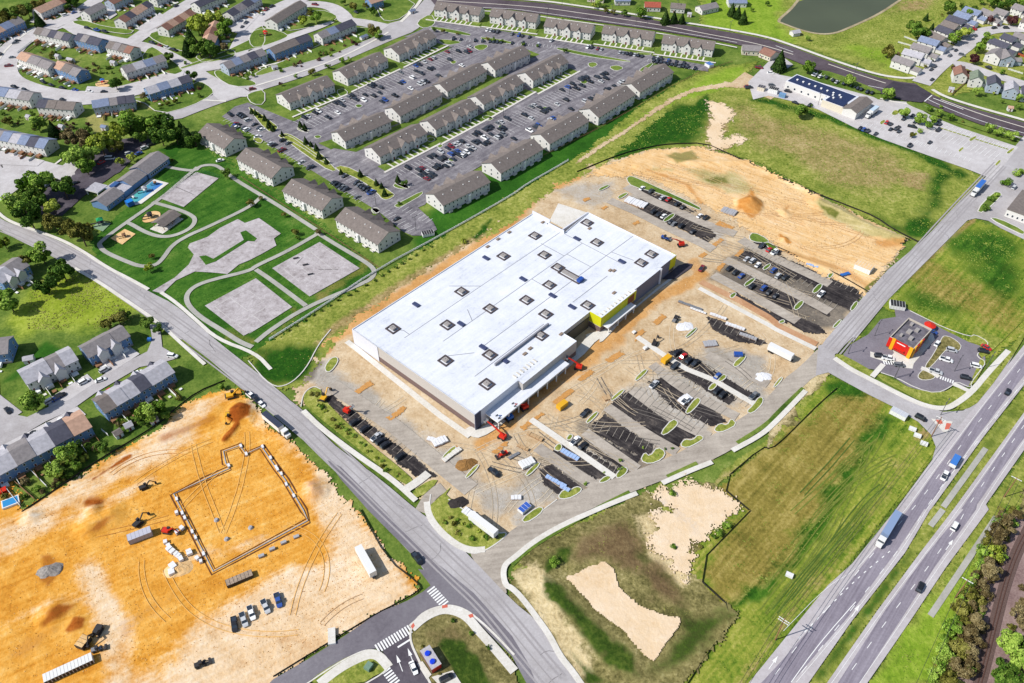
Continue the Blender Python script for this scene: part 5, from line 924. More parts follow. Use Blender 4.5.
# ---- daycare
ax, ay, L, rz = frame_of('#80,160,7.59 218,392 700,25')
o = empty('daycare', (ax, ay, .3), rz, 'daycare with three grey gabled roofs and blue back wall beside the splash pad', 'school building')
gable(o, 13, 10.5, 3.4, 2.4, sid_b, [rf_grey], .5); windows(o, 'f', 13, 10, 1, 4)
gable(o, 12, 11, 3.3, 2.2, sid_b, [rf_grey], .4, x0=21, y0=1.0, wname='middle_wall', rname='middle_roof'); gable(o, L-35, 13, 3.6, 2.8, sid_b, [rf_grey], .5, x0=34, y0=.5, wname='north_wall', rname='north_roof')
mb = MB(); mb.box(13.6, 20.6, .3, 13, 0, 3.4, 0, 1); mb.build('link_block', [sid_b, rf_light], o)
mb = MB(); mb.box(8, 16, 13.1, 22, 3, 3.6, 0, 1)
mb.build('entrance_canopy', [sid_w, rf_light], o); mb = MB()
for x in (8.4, 15.4):
    for y in (14, 21.4): mb.box(x, x+.4, y, y+.4, 0, 3)
mb.build('canopy_posts', trim, o)
mb = MB(); mb.box(15, 20, 8, 11, 3.41, 4.4); mb.build('rooftop_unit', plain('blue_unit', C(60, 96, 150), .5), o)
for t in range(9): link('window', WIN, o, (36+t*(L-38)/9, .45, 1), 0, (1.4, 1, 1.5))
# ---- pavilion
ax, ay, L, rz = frame_of('#80,160,7.59 645,540 770,450')
o = empty('pavilion', (ax, ay, .2), rz, 'open picnic pavilion with long grey roof inside the looped park path', 'pavilion')
gable_r = MB(); D = 8
for sg in (0, 1):
    ye = -.5 if sg == 0 else D+.5; q = [(-.6, ye, 2.5), (L+.6, ye, 2.5), (L+.6, D/2, 4.3), (-.6, D/2, 4.3)]; q = q if sg == 0 else q[::-1]
    k = len(gable_r.v); gable_r.v += [(a, b, c+.2) for a, b, c in q]+q; gable_r.f += [(k, k+1, k+2, k+3), (k+7, k+6, k+5, k+4)]+[(k+j, k+4+j, k+4+(j+1) % 4, k+(j+1) % 4) for j in range(4)]; gable_r.m += [0]*6
gable_r.build('roof', rf_taupe, o)
for x in (.2, L/2, L-.4):
    for y in (.2, D-.4): mb = MB(); mb.box(x, x+.25, y, y+.25, 0, 2.75); mb.build('post', wood, o)
mb = MB(); mb.box(-2.5, L+.5, -1, D, 0, .12); mb.build('slab', conc_w, o)
for x in (3, 7):
    mb = MB(); mb.box(x, x+1.8, 2, 2.8, .7, .8); mb.box(x, x+1.8, 1.4, 1.7, .4, .46); mb.box(x, x+1.8, 3.1, 3.4, .4, .46); mb.box(x+.8, x+1, 2.2, 2.6, .12, .7); mb.build('picnic_table', wood, o)
# ---- restaurant
ax, ay, L, rz = frame_of('#870,310,7.59 295,375 490,165')
o = empty('restaurant', (ax, ay, .5), rz, 'fast food restaurant with red and yellow front and dark roof in its own car park', 'restaurant')
red = plain('red_panel', C(214, 40, 30), .45); yl = plain('yellow_panel', C(244, 176, 30), .45); dkroof = plain('dark_membrane', C(112, 108, 116), .8, .4, scale=.5); brick = plain('brown_brick', C(120, 92, 78), .9, .1)
L = 18; Wd = 11
mb = MB(); mb.box(0, L, 0, Wd, 0, 5); mb.build('wall', brick, o)
mb = MB(); mb.box(.4, L-.4, .4, Wd-.4, 5.01, 5.05); mb.build('roof', dkroof, o)
mb = MB()
for a in ((0, L, 0, .38), (0, L, Wd-.38, Wd), (0, .38, .385, Wd-.385), (L-.38, L, .385, Wd-.385)): mb.box(*a, 5.02, 5.9)
mb.build('parapet', plain('tan_parapet', C(200, 190, 176), .8), o)
for y0, y1, m, h in ((.0, 1.5, yl, 6.2), (1.52, 2.6, red, 5.8), (2.65, 8, red, 6.2), (8.05, 9.5, yl, 6.4), (9.55, 11, red, 5.8)):
    mb = MB(); mb.box(-.5, -.02, y0, y1, 0 if m is yl else .9, h); mb.build('front_panel', m, o)
mb = MB(); mb.box(-1.6, -.52, 3, 7.8, 2.6, 2.9); mb.build('awning', red, o)
mb = MB(); mb.box(-.58, -.52, 3.4, 7.2, 5.1, 5.5); mb.build('sign_band', plain('white_sign', (.8, .8, .78), .5), o)
for x0, x1, m in ((1, 2.6, yl), (3, 5.5, red), (6.3, 7.6, yl), (8, 10, red)): mb = MB(); mb.box(x0, x1, -.5, -.02, 0 if m is yl else 1.0, 6.3 if m is yl else 5.6); mb.build('side_panel', m, o)
for x, y, s in [(6, 4, 1.0), (9.5, 6.5, 1.2), (13, 4.5, 1.0), (5, 8, .7), (15, 8, .8)]: mb = MB(); mb.box(x-s, x+s, y-s*.8, y+s*.8, 5.06, 6.2); mb.build('rooftop_unit', plain('unit_metal', C(170, 164, 160), .5), o)
# ---- grey building at right edge
ax, ay, L, rz = frame_of('@3,1 942,188 1060,232')
o = empty('office_building', (ax, ay, .5), rz, 'low building with flat grey roof and white wall cut by the right edge', 'office building')
mb = MB(); mb.box(0, L, 0, 24, 0, 4.4); mb.build('wall', sid_w, o); mb = MB(); mb.box(-.2, L+.2, -.2, 24.2, 4.41, 4.9); mb.build('roof', rf_taupe, o); windows(o, 'f', L, 24, 1, 6)
for x, y in [(8, 8), (16, 14)]: mb = MB(); mb.box(x-1, x+1, y-1, y+1, 4.91, 6); mb.build('rooftop_unit', trim, o)
# ---- kiosk at the bottom
ax, ay, L, rz = frame_of('#380,600,8.225 430,612 505,565')
o = empty('kiosk', (ax, ay, .5), rz, 'small kiosk with two blue covers on its roof beside the white car', 'kiosk')
mb = MB(); mb.box(0, 3.6, 0, 7.6, 0, 2.6, 0, 1); mb.build('wall', [brick, plain('kiosk_roof', C(190, 186, 190), .7, .15)], o)
mb = MB(); mb.box(.2, 3.4, -.1, -.02, .4, 2.5); mb.build('front_panel', red, o)
for y in (2.2, 5.4): mb = MB(); mb.tube((1.6, y, 2.62), (1.6, y, 3.2), 1.0, .8, 8); mb.build('blue_cover', plain('blue_plastic', C(30, 70, 220), .4), o)
sheet('kiosk_pad', '#380,600,8.225 305,530 350,510 425,620 385,660', MATS['concrete'], .60, 0, .1)
sheet('corner_pad', '#380,600,8.225 425,640 600,585 700,740 520,740', MATS['concrete'], .59, 0, .1)
# ---------------------------------------------------------------- trees and shrubs
def leafmat(name, dark_, mid, light):
    m = bpy.data.materials.new(name); m.use_nodes = True; nt = m.node_tree; N = nt.nodes; L = nt.links; b = N['Principled BSDF']; b.inputs['Roughness'].default_value = .8; b.inputs['Specular IOR Level'].default_value = .15
    g = N.new('ShaderNodeNewGeometry'); n = N.new('ShaderNodeTexNoise'); n.inputs['Scale'].default_value = .55; n.inputs['Detail'].default_value = 3; L.new(g.outputs['Position'], n.inputs['Vector'])
    oi = N.new('ShaderNodeObjectInfo'); a = N.new('ShaderNodeMath'); a.operation = 'MULTIPLY_ADD'; L.new(oi.outputs['Random'], a.inputs[0]); a.inputs[1].default_value = .35; L.new(n.outputs['Fac'], a.inputs[2])
    rp = g.outputs['Random Per Island']; c = N.new('ShaderNodeMath'); c.operation = 'MULTIPLY_ADD'; L.new(rp, c.inputs[0]); c.inputs[1].default_value = .35; L.new(a.outputs[0], c.inputs[2])
    r = N.new('ShaderNodeValToRGB'); e = r.color_ramp.elements; e.new(.5); e[0].position = .45; e[1].position = .8; e[2].position = 1.1 if False else 1.0
    for el, cc in zip(e, (dark_, mid, light)): el.color = (*C(*cc), 1)
    L.new(c.outputs[0], r.inputs['Fac']); L.new(r.outputs[0], b.inputs['Base Color'])
    return m
LM = dict(g=leafmat('mid_green_leaves', (56, 88, 20), (108, 148, 42), (166, 194, 84)), d=leafmat('dark_green_leaves', (40, 70, 18), (78, 114, 34), (124, 154, 60)), y=leafmat('yellow_green_leaves', (84, 104, 18), (146, 166, 44), (190, 202, 88)),
          o=leafmat('olive_leaves', (70, 72, 22), (116, 116, 44), (160, 156, 80)), p=leafmat('purple_leaves', (50, 22, 28), (84, 44, 48), (120, 76, 72)), b=leafmat('brown_twigs', (72, 60, 34), (112, 98, 60), (156, 142, 100)), c=leafmat('conifer_needles', (22, 44, 16), (46, 76, 28), (80, 108, 46)))
bark = plain('bark', C(96, 78, 62), .95, .2, scale=3)
def crown_mesh(name, kind, seed, n, mat):
    r = np.random.default_rng(seed); pts = []
    if kind == 'cone':
        t = r.random(n)**.6; a = r.random(n)*6.283; rad = t*(.75+.35*r.random(n))*(1+.15*np.sin(a*3+seed)); pts = np.stack([rad*np.cos(a), rad*np.sin(a), 1-2*t], 1)
    else:
        k = 11; cen = r.normal(0, .5, (k, 3)); cen[:, 2] *= .8; cen /= np.maximum(1, np.linalg.norm(cen, axis=1)/.74)[:, None]; rad = .18+.34*r.random(k)
        i = r.integers(0, k, n); v = r.normal(size=(n, 3)); v /= np.linalg.norm(v, axis=1)[:, None]; pts = cen[i]+v*rad[i][:, None]*(.72+.33*r.random(n))[:, None]
        if kind == 'sparse': pts = pts[r.random(n) < .6]
    n = len(pts); s = (.088 if kind != 'sparse' else .07)*(0.6+.9*r.random(n)); nr = pts/np.maximum(np.linalg.norm(pts, axis=1), .1)[:, None]+r.normal(0, .55, (n, 3))
    nr /= np.linalg.norm(nr, axis=1)[:, None]; t1 = np.cross(nr, r.normal(size=(n, 3))); t1 /= np.linalg.norm(t1, axis=1)[:, None]; t2 = np.cross(nr, t1)
    q = np.stack([pts-t1*s[:, None], pts-t2*s[:, None]*.8, pts+t1*s[:, None], pts+t2*s[:, None]*.8], 1).reshape(-1, 3)
    me = bpy.data.meshes.new(name); me.from_pydata([tuple(v) for v in q], [], [(4*i, 4*i+1, 4*i+2, 4*i+3) for i in range(n)]); me.materials.append(mat); return me
def trunk_mesh(seed):
    r = random.Random(seed); mb = MB(); mb.tube((0, 0, -.02), (0, 0, .45), .035, .024, 7)
    for k in range(5):
        a = k*1.3+r.random(); mb.tube((0, 0, .3+.04*k), (.22*math.cos(a), .22*math.sin(a), .55+.05*k), .014, .006, 5)
    mb.tube((0, 0, .45), (.02, .02, .8), .024, .008, 6); return mb.mesh('trunk', bark)
TR = [trunk_mesh(i) for i in range(3)]; CR = {}
def crown(kc, var, big):
    key = (kc, var, big)
    if key not in CR:
        kind = 'cone' if kc == 'c' else 'sparse' if kc == 'b' else 'round'
        CR[key] = crown_mesh('crown', kind, var*7+ord(kc), (4200 if big else 1700)*(2 if kc == 'b' else 1), LM[kc])
    return CR[key]
ORDN = 'first second third fourth fifth sixth seventh eighth ninth tenth eleventh twelfth thirteenth fourteenth fifteenth sixteenth seventeenth eighteenth nineteenth'.split()
TENS = ['twentieth', 'thirtieth', 'fortieth', 'fiftieth']; TW = ['twenty', 'thirty', 'forty', 'fifty']
def ordn(i):
    if i < 19: return ORDN[i]
    t, u = divmod(i+1, 10); return TENS[t-2] if u == 0 else TW[t-2]+' '+ORDN[u-1]
KW = dict(g='green', d='dark green', y='yellow green', o='olive', p='dark purple', b='bare brown', c='dark conical')
def parse(s):
    """'@c,r x,y,a,b' -> (px, py, scale, rest)"""
    ox, oy, k = 0, 0, 1.0; out = []
    for t in s.split():
        if t[0] == '@': c, r = map(int, t[1:].split(',')); ox = 256*c; oy = 170*r; k = 4.0 if r < 3 else 3.949
        elif t[0] == '#': ox, oy, k = map(float, t[1:].split(','))
        else: q = t.split(','); out.append((ox+float(q[0])/k, oy+float(q[1])/k, k, q[2:]))
    return out
def trees(where, s, bush=False, zb=0):
    lst = sorted(parse(s), key=lambda e: e[0]); noun = 'shrub' if bush else 'tree'
    for i, (px, py, k, (rz, kc)) in enumerate(lst):
        d = SN+CS*(py-341.5)/CF; r = float(rz)/k/(CF*d/CH); r = max(r, .6)
        if kc == 'c' and not bush: h = r*3.0; cz = h*.52; hz = h*.48
        elif bush: h = r*1.5; cz = r*.75; hz = r*.8
        else: h = r*2.15; cz = h*.6; hz = r*.85
        x, y = at(px, py, cz)
        ln = f'{KW[kc]} {noun}, {ordn(i)} from left {where}' if len(lst) > 1 else f'{KW[kc]} {noun} {where}'
        o = empty('shrub' if bush else ('conifer_tree' if kc == 'c' else 'tree'), (x, y, zb), RX.random()*6, ln, noun, f'{noun}s {where}')
        c = link('crown', crown(kc, RX.randrange(3), r > 3.2), o, (0, 0, cz), RX.random()*6, (r, r, hz))
        link('trunk', TR[i % 3], o, (0, 0, 0), 0, (h*.8 if not bush else h*.6, h*.8 if not bush else h*.6, h if not bush else h*.8))
trees('around the daycare car park', '@0,1 150,50,55,g 250,65,45,d 110,95,36,d 60,140,50,g 112,180,52,d 160,120,30,d 210,145,32,y 85,55,25,g 210,205,36,o 262,228,42,o 322,252,50,o @0,0 480,645,18,y 530,625,20,y')
trees('in the tall belt above the daycare car park', '@0,0 295,620,45,g 340,662,34,g 360,610,36,g 400,570,45,y 450,530,45,y 460,580,30,o 520,500,50,g 505,460,26,g 600,500,42,g 655,485,46,d 640,535,42,d 700,535,36,d 724,515,24,c 775,550,32,d 745,540,28,c 560,540,30,d')
trees('in the gardens below the townhouse rows', '@0,0 145,490,30,g 210,515,24,c 285,548,36,b 330,560,40,b 350,520,16,d 30,480,20,o 128,455,14,d 556,415,10,o 575,385,18,b 670,410,12,o 700,400,12,o 690,640,8,o')
trees('in the clump round the short brown block', '@0,0 785,90,36,y 830,70,32,y 870,70,28,y 905,105,32,g 800,110,30,y 760,150,30,c 790,180,38,d 830,185,38,d 745,190,22,c 850,200,26,d 898,185,18,b 880,140,24,g')
trees('along the upper left streets', '@0,0 675,225,20,d 600,222,12,d 763,300,22,d 150,75,20,c 460,330,26,d 740,250,8,g 1015,300,8,g 795,380,10,d')
trees('in the woodland strip at the top left corner', '@0,0 15,75,30,o 45,55,30,d 75,40,30,o 105,32,28,d 130,20,22,o 160,8,22,o 290,5,24,d 10,50,24,d 60,80,24,o 270,25,15,d')
trees('round the upper streets and the collector road', '@1,0 185,80,20,y 240,65,24,g 215,52,16,o 468,40,18,d 222,285,15,o 288,262,12,d 160,303,9,g 345,240,14,g 372,236,10,g 98,335,8,p 475,122,24,o 492,138,18,g 460,105,14,b 395,20,20,o 440,20,14,o 215,38,10,g 310,78,8,g 350,5,12,d')
trees('on islands of the left parking drive', '#190,100,6.507 400,68,16,c 425,78,16,c 452,98,14,c 485,112,18,c 510,150,22,c 536,178,18,c 598,218,15,c 715,155,17,c 745,170,17,c 750,262,20,c 785,285,15,c 820,305,19,c 838,355,22,c 885,395,17,c #300,170,6.507 265,8,16,c 390,20,20,c 495,78,18,c 530,98,17,c 550,142,22,c 635,55,20,c 682,78,24,d 645,215,13,d')
trees('on the islands of the top car park', '#430,0,6.507 28,188,18,d 85,200,16,o 180,215,12,o 375,250,13,o 415,255,16,d 470,265,14,d 605,285,15,d 700,295,12,d 880,325,18,d 860,120,8,g')
trees('beyond the line of houses near the lake meadow', '#884,0,6.507 280,108,18,c 430,38,40,d 515,42,26,d 570,72,38,d 235,205,50,d 285,215,42,d 200,165,42,d 315,175,20,c 38,330,40,o 90,350,18,b 378,95,10,o 340,210,20,d')
trees('along the houses of the upper right street', '#884,0,6.507 470,240,42,g 520,210,38,y 555,205,26,g 675,250,40,g 622,305,36,g 585,378,32,p 840,128,32,p 690,128,26,p 450,440,18,p 510,455,24,p 545,472,20,p 615,590,30,g 770,466,20,g 770,655,14,d 885,630,28,g 714,605,10,y 315,385,12,d 268,430,14,o 420,290,14,g 880,690,20,d 740,160,12,p')
trees('in the dark wood at the top right edge', '#884,0,6.507 700,5,34,d 760,18,42,d 825,12,38,d 885,30,30,d 910,15,30,g 640,0,24,g 850,40,20,c')
trees('beside the shops car park', '@3,0 163,265,24,g 325,318,22,g #884,60,6.507 40,212,40,g 5,240,22,g 295,310,22,g 362,340,26,g 438,365,26,g 135,338,36,g 238,378,38,g 325,385,32,g 290,420,26,g 235,460,18,g 188,485,22,o 692,438,32,g 748,462,30,g 800,478,24,g 845,490,32,g 370,302,12,g 515,400,10,o')
trees('around the shop building and the lake', '@3,0 135,438,30,d 50,240,28,c 158,150,11,g 172,420,8,d @2,0 515,48,22,g 450,50,14,d 375,40,12,o 405,45,12,o 350,8,16,g 330,20,12,y')
trees('by the houses beyond the top road', '#660,0,6.507 472,60,28,c 510,78,28,c 545,108,30,c 38,108,32,c 92,110,28,c 145,118,24,c 785,385,38,c 480,20,16,g 350,5,22,d 600,60,14,d 700,20,16,d 720,370,14,c')
trees('in the lower left neighbourhood', '@0,1 160,330,42,g 100,365,34,o 245,398,45,d 175,458,42,d 30,520,45,g 215,430,32,d 590,608,28,d 628,632,22,d 470,588,30,o 430,610,26,o 500,575,24,d 15,290,26,y @0,2 125,245,42,g 590,290,44,g 640,268,32,g 570,320,24,d 660,300,18,g 260,450,42,g 300,430,32,d 410,425,30,d 225,515,36,g 265,540,22,d 340,470,18,y 885,185,16,g 300,500,22,g')
trees('in the park', '@0,1 597,388,20,y 605,345,14,o 1000,130,18,o 905,10,22,d @1,1 110,178,12,o 155,245,15,o 165,268,10,d 252,245,14,b 20,110,10,o')
trees('on the bank corner lawn', '#380,600,8.225 600,168,20,d 748,272,22,d 888,388,22,d 340,420,14,o 350,380,12,o 495,605,12,o')
trees('in the overgrown belt beside the railway', '@3,3 895,172,34,y 850,165,28,g 882,232,40,b 845,290,34,b 800,330,34,o 770,390,38,o 820,430,40,b 730,470,36,g 790,490,40,b 755,540,36,o 810,560,36,b 700,560,34,g 745,610,34,b 670,640,32,g 720,660,34,o 785,650,38,b 915,88,36,b 950,45,34,b 985,20,26,b 868,120,24,o 845,215,24,g 815,270,22,g 775,330,22,g 700,510,22,g 670,590,20,g 650,670,20,g 990,410,34,b 1010,370,28,b 900,130,24,b 925,150,20,o 870,190,22,o 890,270,26,b 860,320,26,b 835,355,26,o 800,290,18,g 810,380,28,b 845,390,20,b 785,440,26,o 740,430,20,g 850,460,24,b 760,470,26,b 825,500,26,b 730,520,22,o 780,530,24,b 840,530,20,b 770,580,24,o 715,590,22,o 800,600,26,b 690,610,22,g 755,640,24,b 700,680,24,o 820,620,20,b 645,640,16,g 690,540,16,g 955,80,22,b 935,60,18,o')
trees('at the right edge below the railway', '@3,3 965,525,46,g 1000,590,46,g 935,610,34,d 930,662,42,d 985,660,44,d 1012,530,34,g')
trees('beside the right edge buildings', '@3,1 955,48,22,g 1000,12,18,g 1015,5,14,g 870,150,18,d 893,115,16,d 915,100,12,g', bush=True)
trees('along the white fence', '@1,1 128,640,8,d 160,620,8,d 195,600,7,d 230,578,8,d 262,560,8,d 295,540,7,d 330,520,8,d 372,498,9,d 400,482,8,d 440,460,8,d 478,440,8,d 505,420,8,d 530,405,7,d 560,388,9,d 585,372,8,d 615,355,7,d 640,338,8,d 670,320,7,d 830,285,14,y 700,305,7,d', bush=True)
trees('scattered in the rough grass by the silt fence', '@2,3 165,205,22,g 640,145,14,g 820,90,18,g 850,60,18,g 740,145,12,o 700,165,10,o 800,105,12,d @2,2 640,615,16,g', bush=True)
def scatter(where, poly, n, kinds, r0, r1, seed=0, label=None):
    p = W(poly); xs = [a for a, _ in p]; ys = [b for _, b in p]; r = random.Random(seed); k = 0
    while k < n:
        x = r.uniform(min(xs), max(xs)); y = r.uniform(min(ys), max(ys))
        if sdist(np.array([x]), np.array([y]), p)[0] < 0: continue
        k += 1; rr = r.uniform(r0, r1); kc = r.choice(kinds)
        o = empty('shrub', (x, y, .1), r.random()*6, f'small shrub {where}', 'shrub', f'small shrubs {where}')
        link('crown', crown(kc, r.randrange(3), False), o, (0, 0, rr*.8), 0, (rr, rr, rr*.9))
scatter('in the scrub between the mown verge and the railway', '@3,3 1000,0 950,100 900,260 860,420 800,683 640,683 700,540 760,400 820,220 870,80 920,-20', 110, 'bbogb', .7, 1.8, 21)
scatter('on the soil right of the railway', '@3,3 1011,250 960,430 930,500 1011,480', 10, 'bob', .7, 1.6, 22)
scatter('in the gardens of the oval block', '@0,0 170,200 300,240 540,300 470,330 360,290 200,240', 26, 'gdob', .8, 1.7, 1)
scatter('behind the rows left of the tall belt', '@0,0 0,440 150,480 300,490 400,500 330,560 200,540 0,500', 26, 'gdobp', .8, 1.9, 2)
scatter('behind the taupe and blue rows by the collector road', '@1,0 60,290 230,235 260,210 400,170 430,175 250,250 80,300', 22, 'gdobp', .8, 1.6, 3)
scatter('in front of the rows by the street junction', '@0,0 620,400 800,340 800,370 640,440', 12, 'gdobp', .8, 1.6, 4)
scatter('behind the blue row at the junction', '@0,0 940,310 1020,280 1024,310 960,330', 7, 'gdop', .8, 1.5, 5)
scatter('behind the longest lower left row', '@0,2 0,620 380,420 420,440 200,600 40,690', 22, 'gdob', .9, 2.0, 6)
scatter('behind the cottage row', '@0,2 450,340 700,215 720,240 500,390', 16, 'gdob', .9, 1.8, 7)
scatter('on the long verge beside the main road', '@1,2 210,220 250,210 260,250 380,370 470,450 600,560 560,560 440,460 300,340', 34, 'ygo', .6, 1.3, 8)
scatter('between the garden plots of the left rows', '@0,0 130,170 250,200 230,240 120,225', 8, 'gob', .7, 1.3, 9)
scatter('on the planted verge by the trailers', '@1,3 720,-20 800,0 930,100 900,140 820,130 740,60', 14, 'goy', .7, 1.3, 10)
scatter('on the car park islands of the store', '@2,2 600,320 700,430 560,480 240,600 200,630 590,380', 10, 'go', .5, .9, 11)
# ---------------------------------------------------------------- vehicles
PC = dict(k=(.015, .016, .02), d=(.035, .04, .05), g=(.16, .17, .18), s=(.48, .49, .5), w=(.8, .8, .79), r=(.5, .02, .02), b=(.03, .08, .3), m=(.2, .02, .03), t=(.38, .33, .26), y=(.8, .5, .03), e=(.03, .12, .06))
PM = {k: plain('car_paint_'+n, PC[k], .35, spec=.6) for k, n in dict(k='black', d='charcoal', g='grey', s='silver', w='white', r='red', b='blue', m='maroon', t='tan', y='yellow', e='green').items()}
CN = dict(k='black', d='charcoal', g='grey', s='silver', w='white', r='red', b='blue', m='dark red', t='tan', y='yellow', e='green')
tyre = plain('tyre', (.02, .02, .02), .8)
PROF = dict(  # side profile (x, z) of body; cabin (x0 base, x1 roof, x2 roof, x3 base), roof z
 s=(4.7, 1.8, .75, (-1.75, -1.05, .55, 1.25), 1.42), u=(4.8, 1.92, .98, (-2.3, -2.0, .65, 1.25), 1.78), p=(5.7, 2.0, 1.02, (-.55, -.4, 1.05, 1.65), 1.85), v=(5.3, 2.0, 1.0, (-2.6, -2.55, 1.5, 2.3), 2.1))
def car_parts(t):
    L, Wd, hb, cab, hr = PROF[t]; w = Wd/2; B = MB(); G = MB()
    def loft(mb, secs, m=0):
        k = len(mb.v)
        for (x, hw, z0, z1, hw2) in secs: mb.v += [(x, -hw, z0), (x, -hw2, z1), (x, hw2, z1), (x, hw, z0)]
        for i in range(len(secs)-1):
            a = k+4*i
            for j in range(4): mb.f.append((a+j, a+4+j, a+4+(j+1) % 4, a+(j+1) % 4)); mb.m.append(m)
        mb.f.append((k, k+1, k+2, k+3)); mb.m.append(m); e = k+4*(len(secs)-1); mb.f.append((e+3, e+2, e+1, e)); mb.m.append(m)
    h = L/2
    loft(B, [(-h, w*.82, .35, hb*.85, w*.78), (-h+.25, w, .28, hb, w*.93), (cab[0], w, .25, hb, w*.95), (cab[3], w, .25, hb, w*.95), (h-.5, w*.97, .28, hb*.88, w*.88), (h, w*.78, .35, hb*.62, w*.7)])
    a, b, c, d = cab
    # glasshouse then the painted roof on top
    k = len(G.v); zt = hr-.06
    G.v += [(a, -w*.9, hb-.01), (d, -w*.9, hb-.01), (d, w*.9, hb-.01), (a, w*.9, hb-.01), (b, -w*.72, zt), (c, -w*.72, zt), (c, w*.72, zt), (b, w*.72, zt)]
    G.f += [(0, 1, 5, 4), (1, 2, 6, 5), (2, 3, 7, 6), (3, 0, 4, 7)]; G.m += [0]*4
    B.box(b-.04, c+.04, -w*.75, w*.75, zt, hr)
    if t == 'p': B.box(-h+.2, -h+.25, -w*.9, w*.9, hb, hb+.25); B.box(-h+.2, cab[0]-.05, -w*.95, -w*.86, hb, hb+.22); B.box(-h+.2, cab[0]-.05, w*.86, w*.95, hb, hb+.22); G.box(-h+.3, cab[0]-.1, -w*.84, w*.84, hb+.001, hb+.02)
    return B, G
def wheel_mesh():
    mb = MB(); mb.tube((0, -.12, 0), (0, .12, 0), .34, .34, 12); return mb.mesh('wheel', tyre)
WHEEL = wheel_mesh(); BODY = {}; GLS = {}; FAR = {}
for t in PROF:
    B, G = car_parts(t); GLS[t] = G.mesh('windows', glass)
    for c in PC: BODY[t, c] = B.mesh('car', PM[c]); BODY[t, c].name = dict(s='car', u='car', p='pickup_truck', v='van')[t]
CARS = []
def car(px, py, ang, t, c, label, group=None, z=.36): CARS.append((px, py, ang, t, c, label, group, z))
def place_cars():
    CARS.sort(key=lambda e: -e[1]); mb = MB(); cnt = 0
    for i, (px, py, ang, t, c, label, group, z) in enumerate(CARS):
        x, y = at(px, py, z+.7)
        nm = dict(s='car', u='car', p='pickup_truck', v='van')[t]
        if i < 298:
            o = link(nm, BODY[t, c], None, (x, y, z), ang); tag(o, label, dict(s='car', u='car', p='pickup truck', v='van')[t], group)
            link('windows', GLS[t], o)
            if i < 130:
                L, Wd = PROF[t][:2]
                for sx_ in (-.31, .31):
                    for sy_ in (-1, 1): link('wheel', WHEEL, o, (L*sx_, sy_*(Wd/2-.1), .34))
        else:
            B, G = car_parts(t); ca, sa = math.cos(ang), math.sin(ang); mi = 'kdgswrbmtye'.index(c)
            for M_, m in ((B, mi), (G, 11)):
                k = len(mb.v); mb.v += [(x+a*ca-b*sa, y+a*sa+b*ca, z+q) for a, b, q in M_.v]; mb.f += [tuple(k+j for j in f) for f in M_.f]; mb.m += [m]*len(M_.f); cnt += 1
    if cnt: o = mb.build('distant_cars', [PM[c] for c in 'kdgswrbmtye']+[glass]); tag(o, 'distant parked cars along the farthest streets and car parks', 'cars', None, 'stuff')
AG = math.degrees(AA)
def carlist(where, s, group=None, z=.36):
    """x,y,dir,colour[type]"""
    lst = sorted(parse(s), key=lambda e: e[0])
    for i, (px, py, k, (dr, c)) in enumerate(lst):
        t = c[1] if len(c) > 1 else RX.choice('sssuu'); c = c[0]
        ang = R(AG if dr == 'a' else AG-90 if dr == 'b' else float(dr)); nm = dict(s='car', u='car', p='pickup truck', v='van')[t]
        lb = f'{CN[c]} {nm}, {ordn(i)} from left {where}' if len(lst) > 1 else f'{CN[c]} {nm} {where}'
        car(px, py, ang+R(RX.uniform(-2, 2)), t, c, lb, group or f'vehicles {where}', z)
def row(where, a, b, side, pat, depth=5.2, lines=True, pitch=2.75, z=.36, back=0):
    (x0, y0), (x1, y1) = W(a+' '+b); d = math.hypot(x1-x0, y1-y0); n = max(1, round(d/pitch)); ux, uy = (x1-x0)/d, (y1-y0)/d; vx, vy = -uy*side, ux*side
    if lines:
        mb = MB()
        for i in range(n+1):
            px, py = x0+ux*d*i/n, y0+uy*d*i/n; strip(mb, [(px, py), (px+vx*depth, py+vy*depth)], .17, .49)
        tag(mb.build('parking_line', white_paint), kind='structure')
    m = 0; L = []
    for i in range(n):
        ch = pat[i % len(pat)] if isinstance(pat, str) else (RX.choice('kkkkkkddddgsswbdm') if RX.random() < pat else '.')
        if ch == '.': continue
        cx, cy = x0+ux*d*(i+.5)/n+vx*depth*.5, y0+uy*d*(i+.5)/n+vy*depth*.5
        L.append((cx, cy, ch))
    # project back to pixels so that everything goes through one list
    for i, (cx, cy, ch) in enumerate(L):
        Y = (cy*SN-(CH-z-.7)*CS); Z = cy*CS+(CH-z-.7)*SN; py = 341.5-CF*Y/Z; px = 512+CF*cx/Z
        t = RX.choice('sssuup' if ch not in 'r' else 's'); nm = dict(s='car', u='car', p='pickup truck')[t]
        car(px, py, math.atan2(vy, vx)+(math.pi if RX.random() < .4 else 0), t, ch, f'{CN[ch]} {nm}, {ordn(i)} from left {where}', f'vehicles {where}', z)
def arow(where, pts, side, dens, z=.36, off=0):
    p = chaikin(W(pts), 1, False); k = 0; L = []
    for (xa, ya), (xb, yb) in zip(p[:-1], p[1:]):
        d = math.hypot(xb-xa, yb-ya); n = int(d/6.2)
        for i in range(n):
            if RX.random() > dens: continue
            t = (i+.5)/n; L.append((xa+(xb-xa)*t, ya+(yb-ya)*t, math.atan2(yb-ya, xb-xa)))
    for i, (cx, cy, an) in enumerate(sorted(L)):
        Y = (cy*SN-(CH-z-.7)*CS); Z = cy*CS+(CH-z-.7)*SN; ch = RX.choice('kkkkkdddgswbdm'); t = RX.choice('sssuup')
        car(512+CF*cx/Z, 341.5-CF*Y/Z, an, t, ch, f"{CN[ch]} {dict(s='car', u='car', p='pickup truck')[t]}, {ordn(i)} from left {where}", f'vehicles {where}', z)
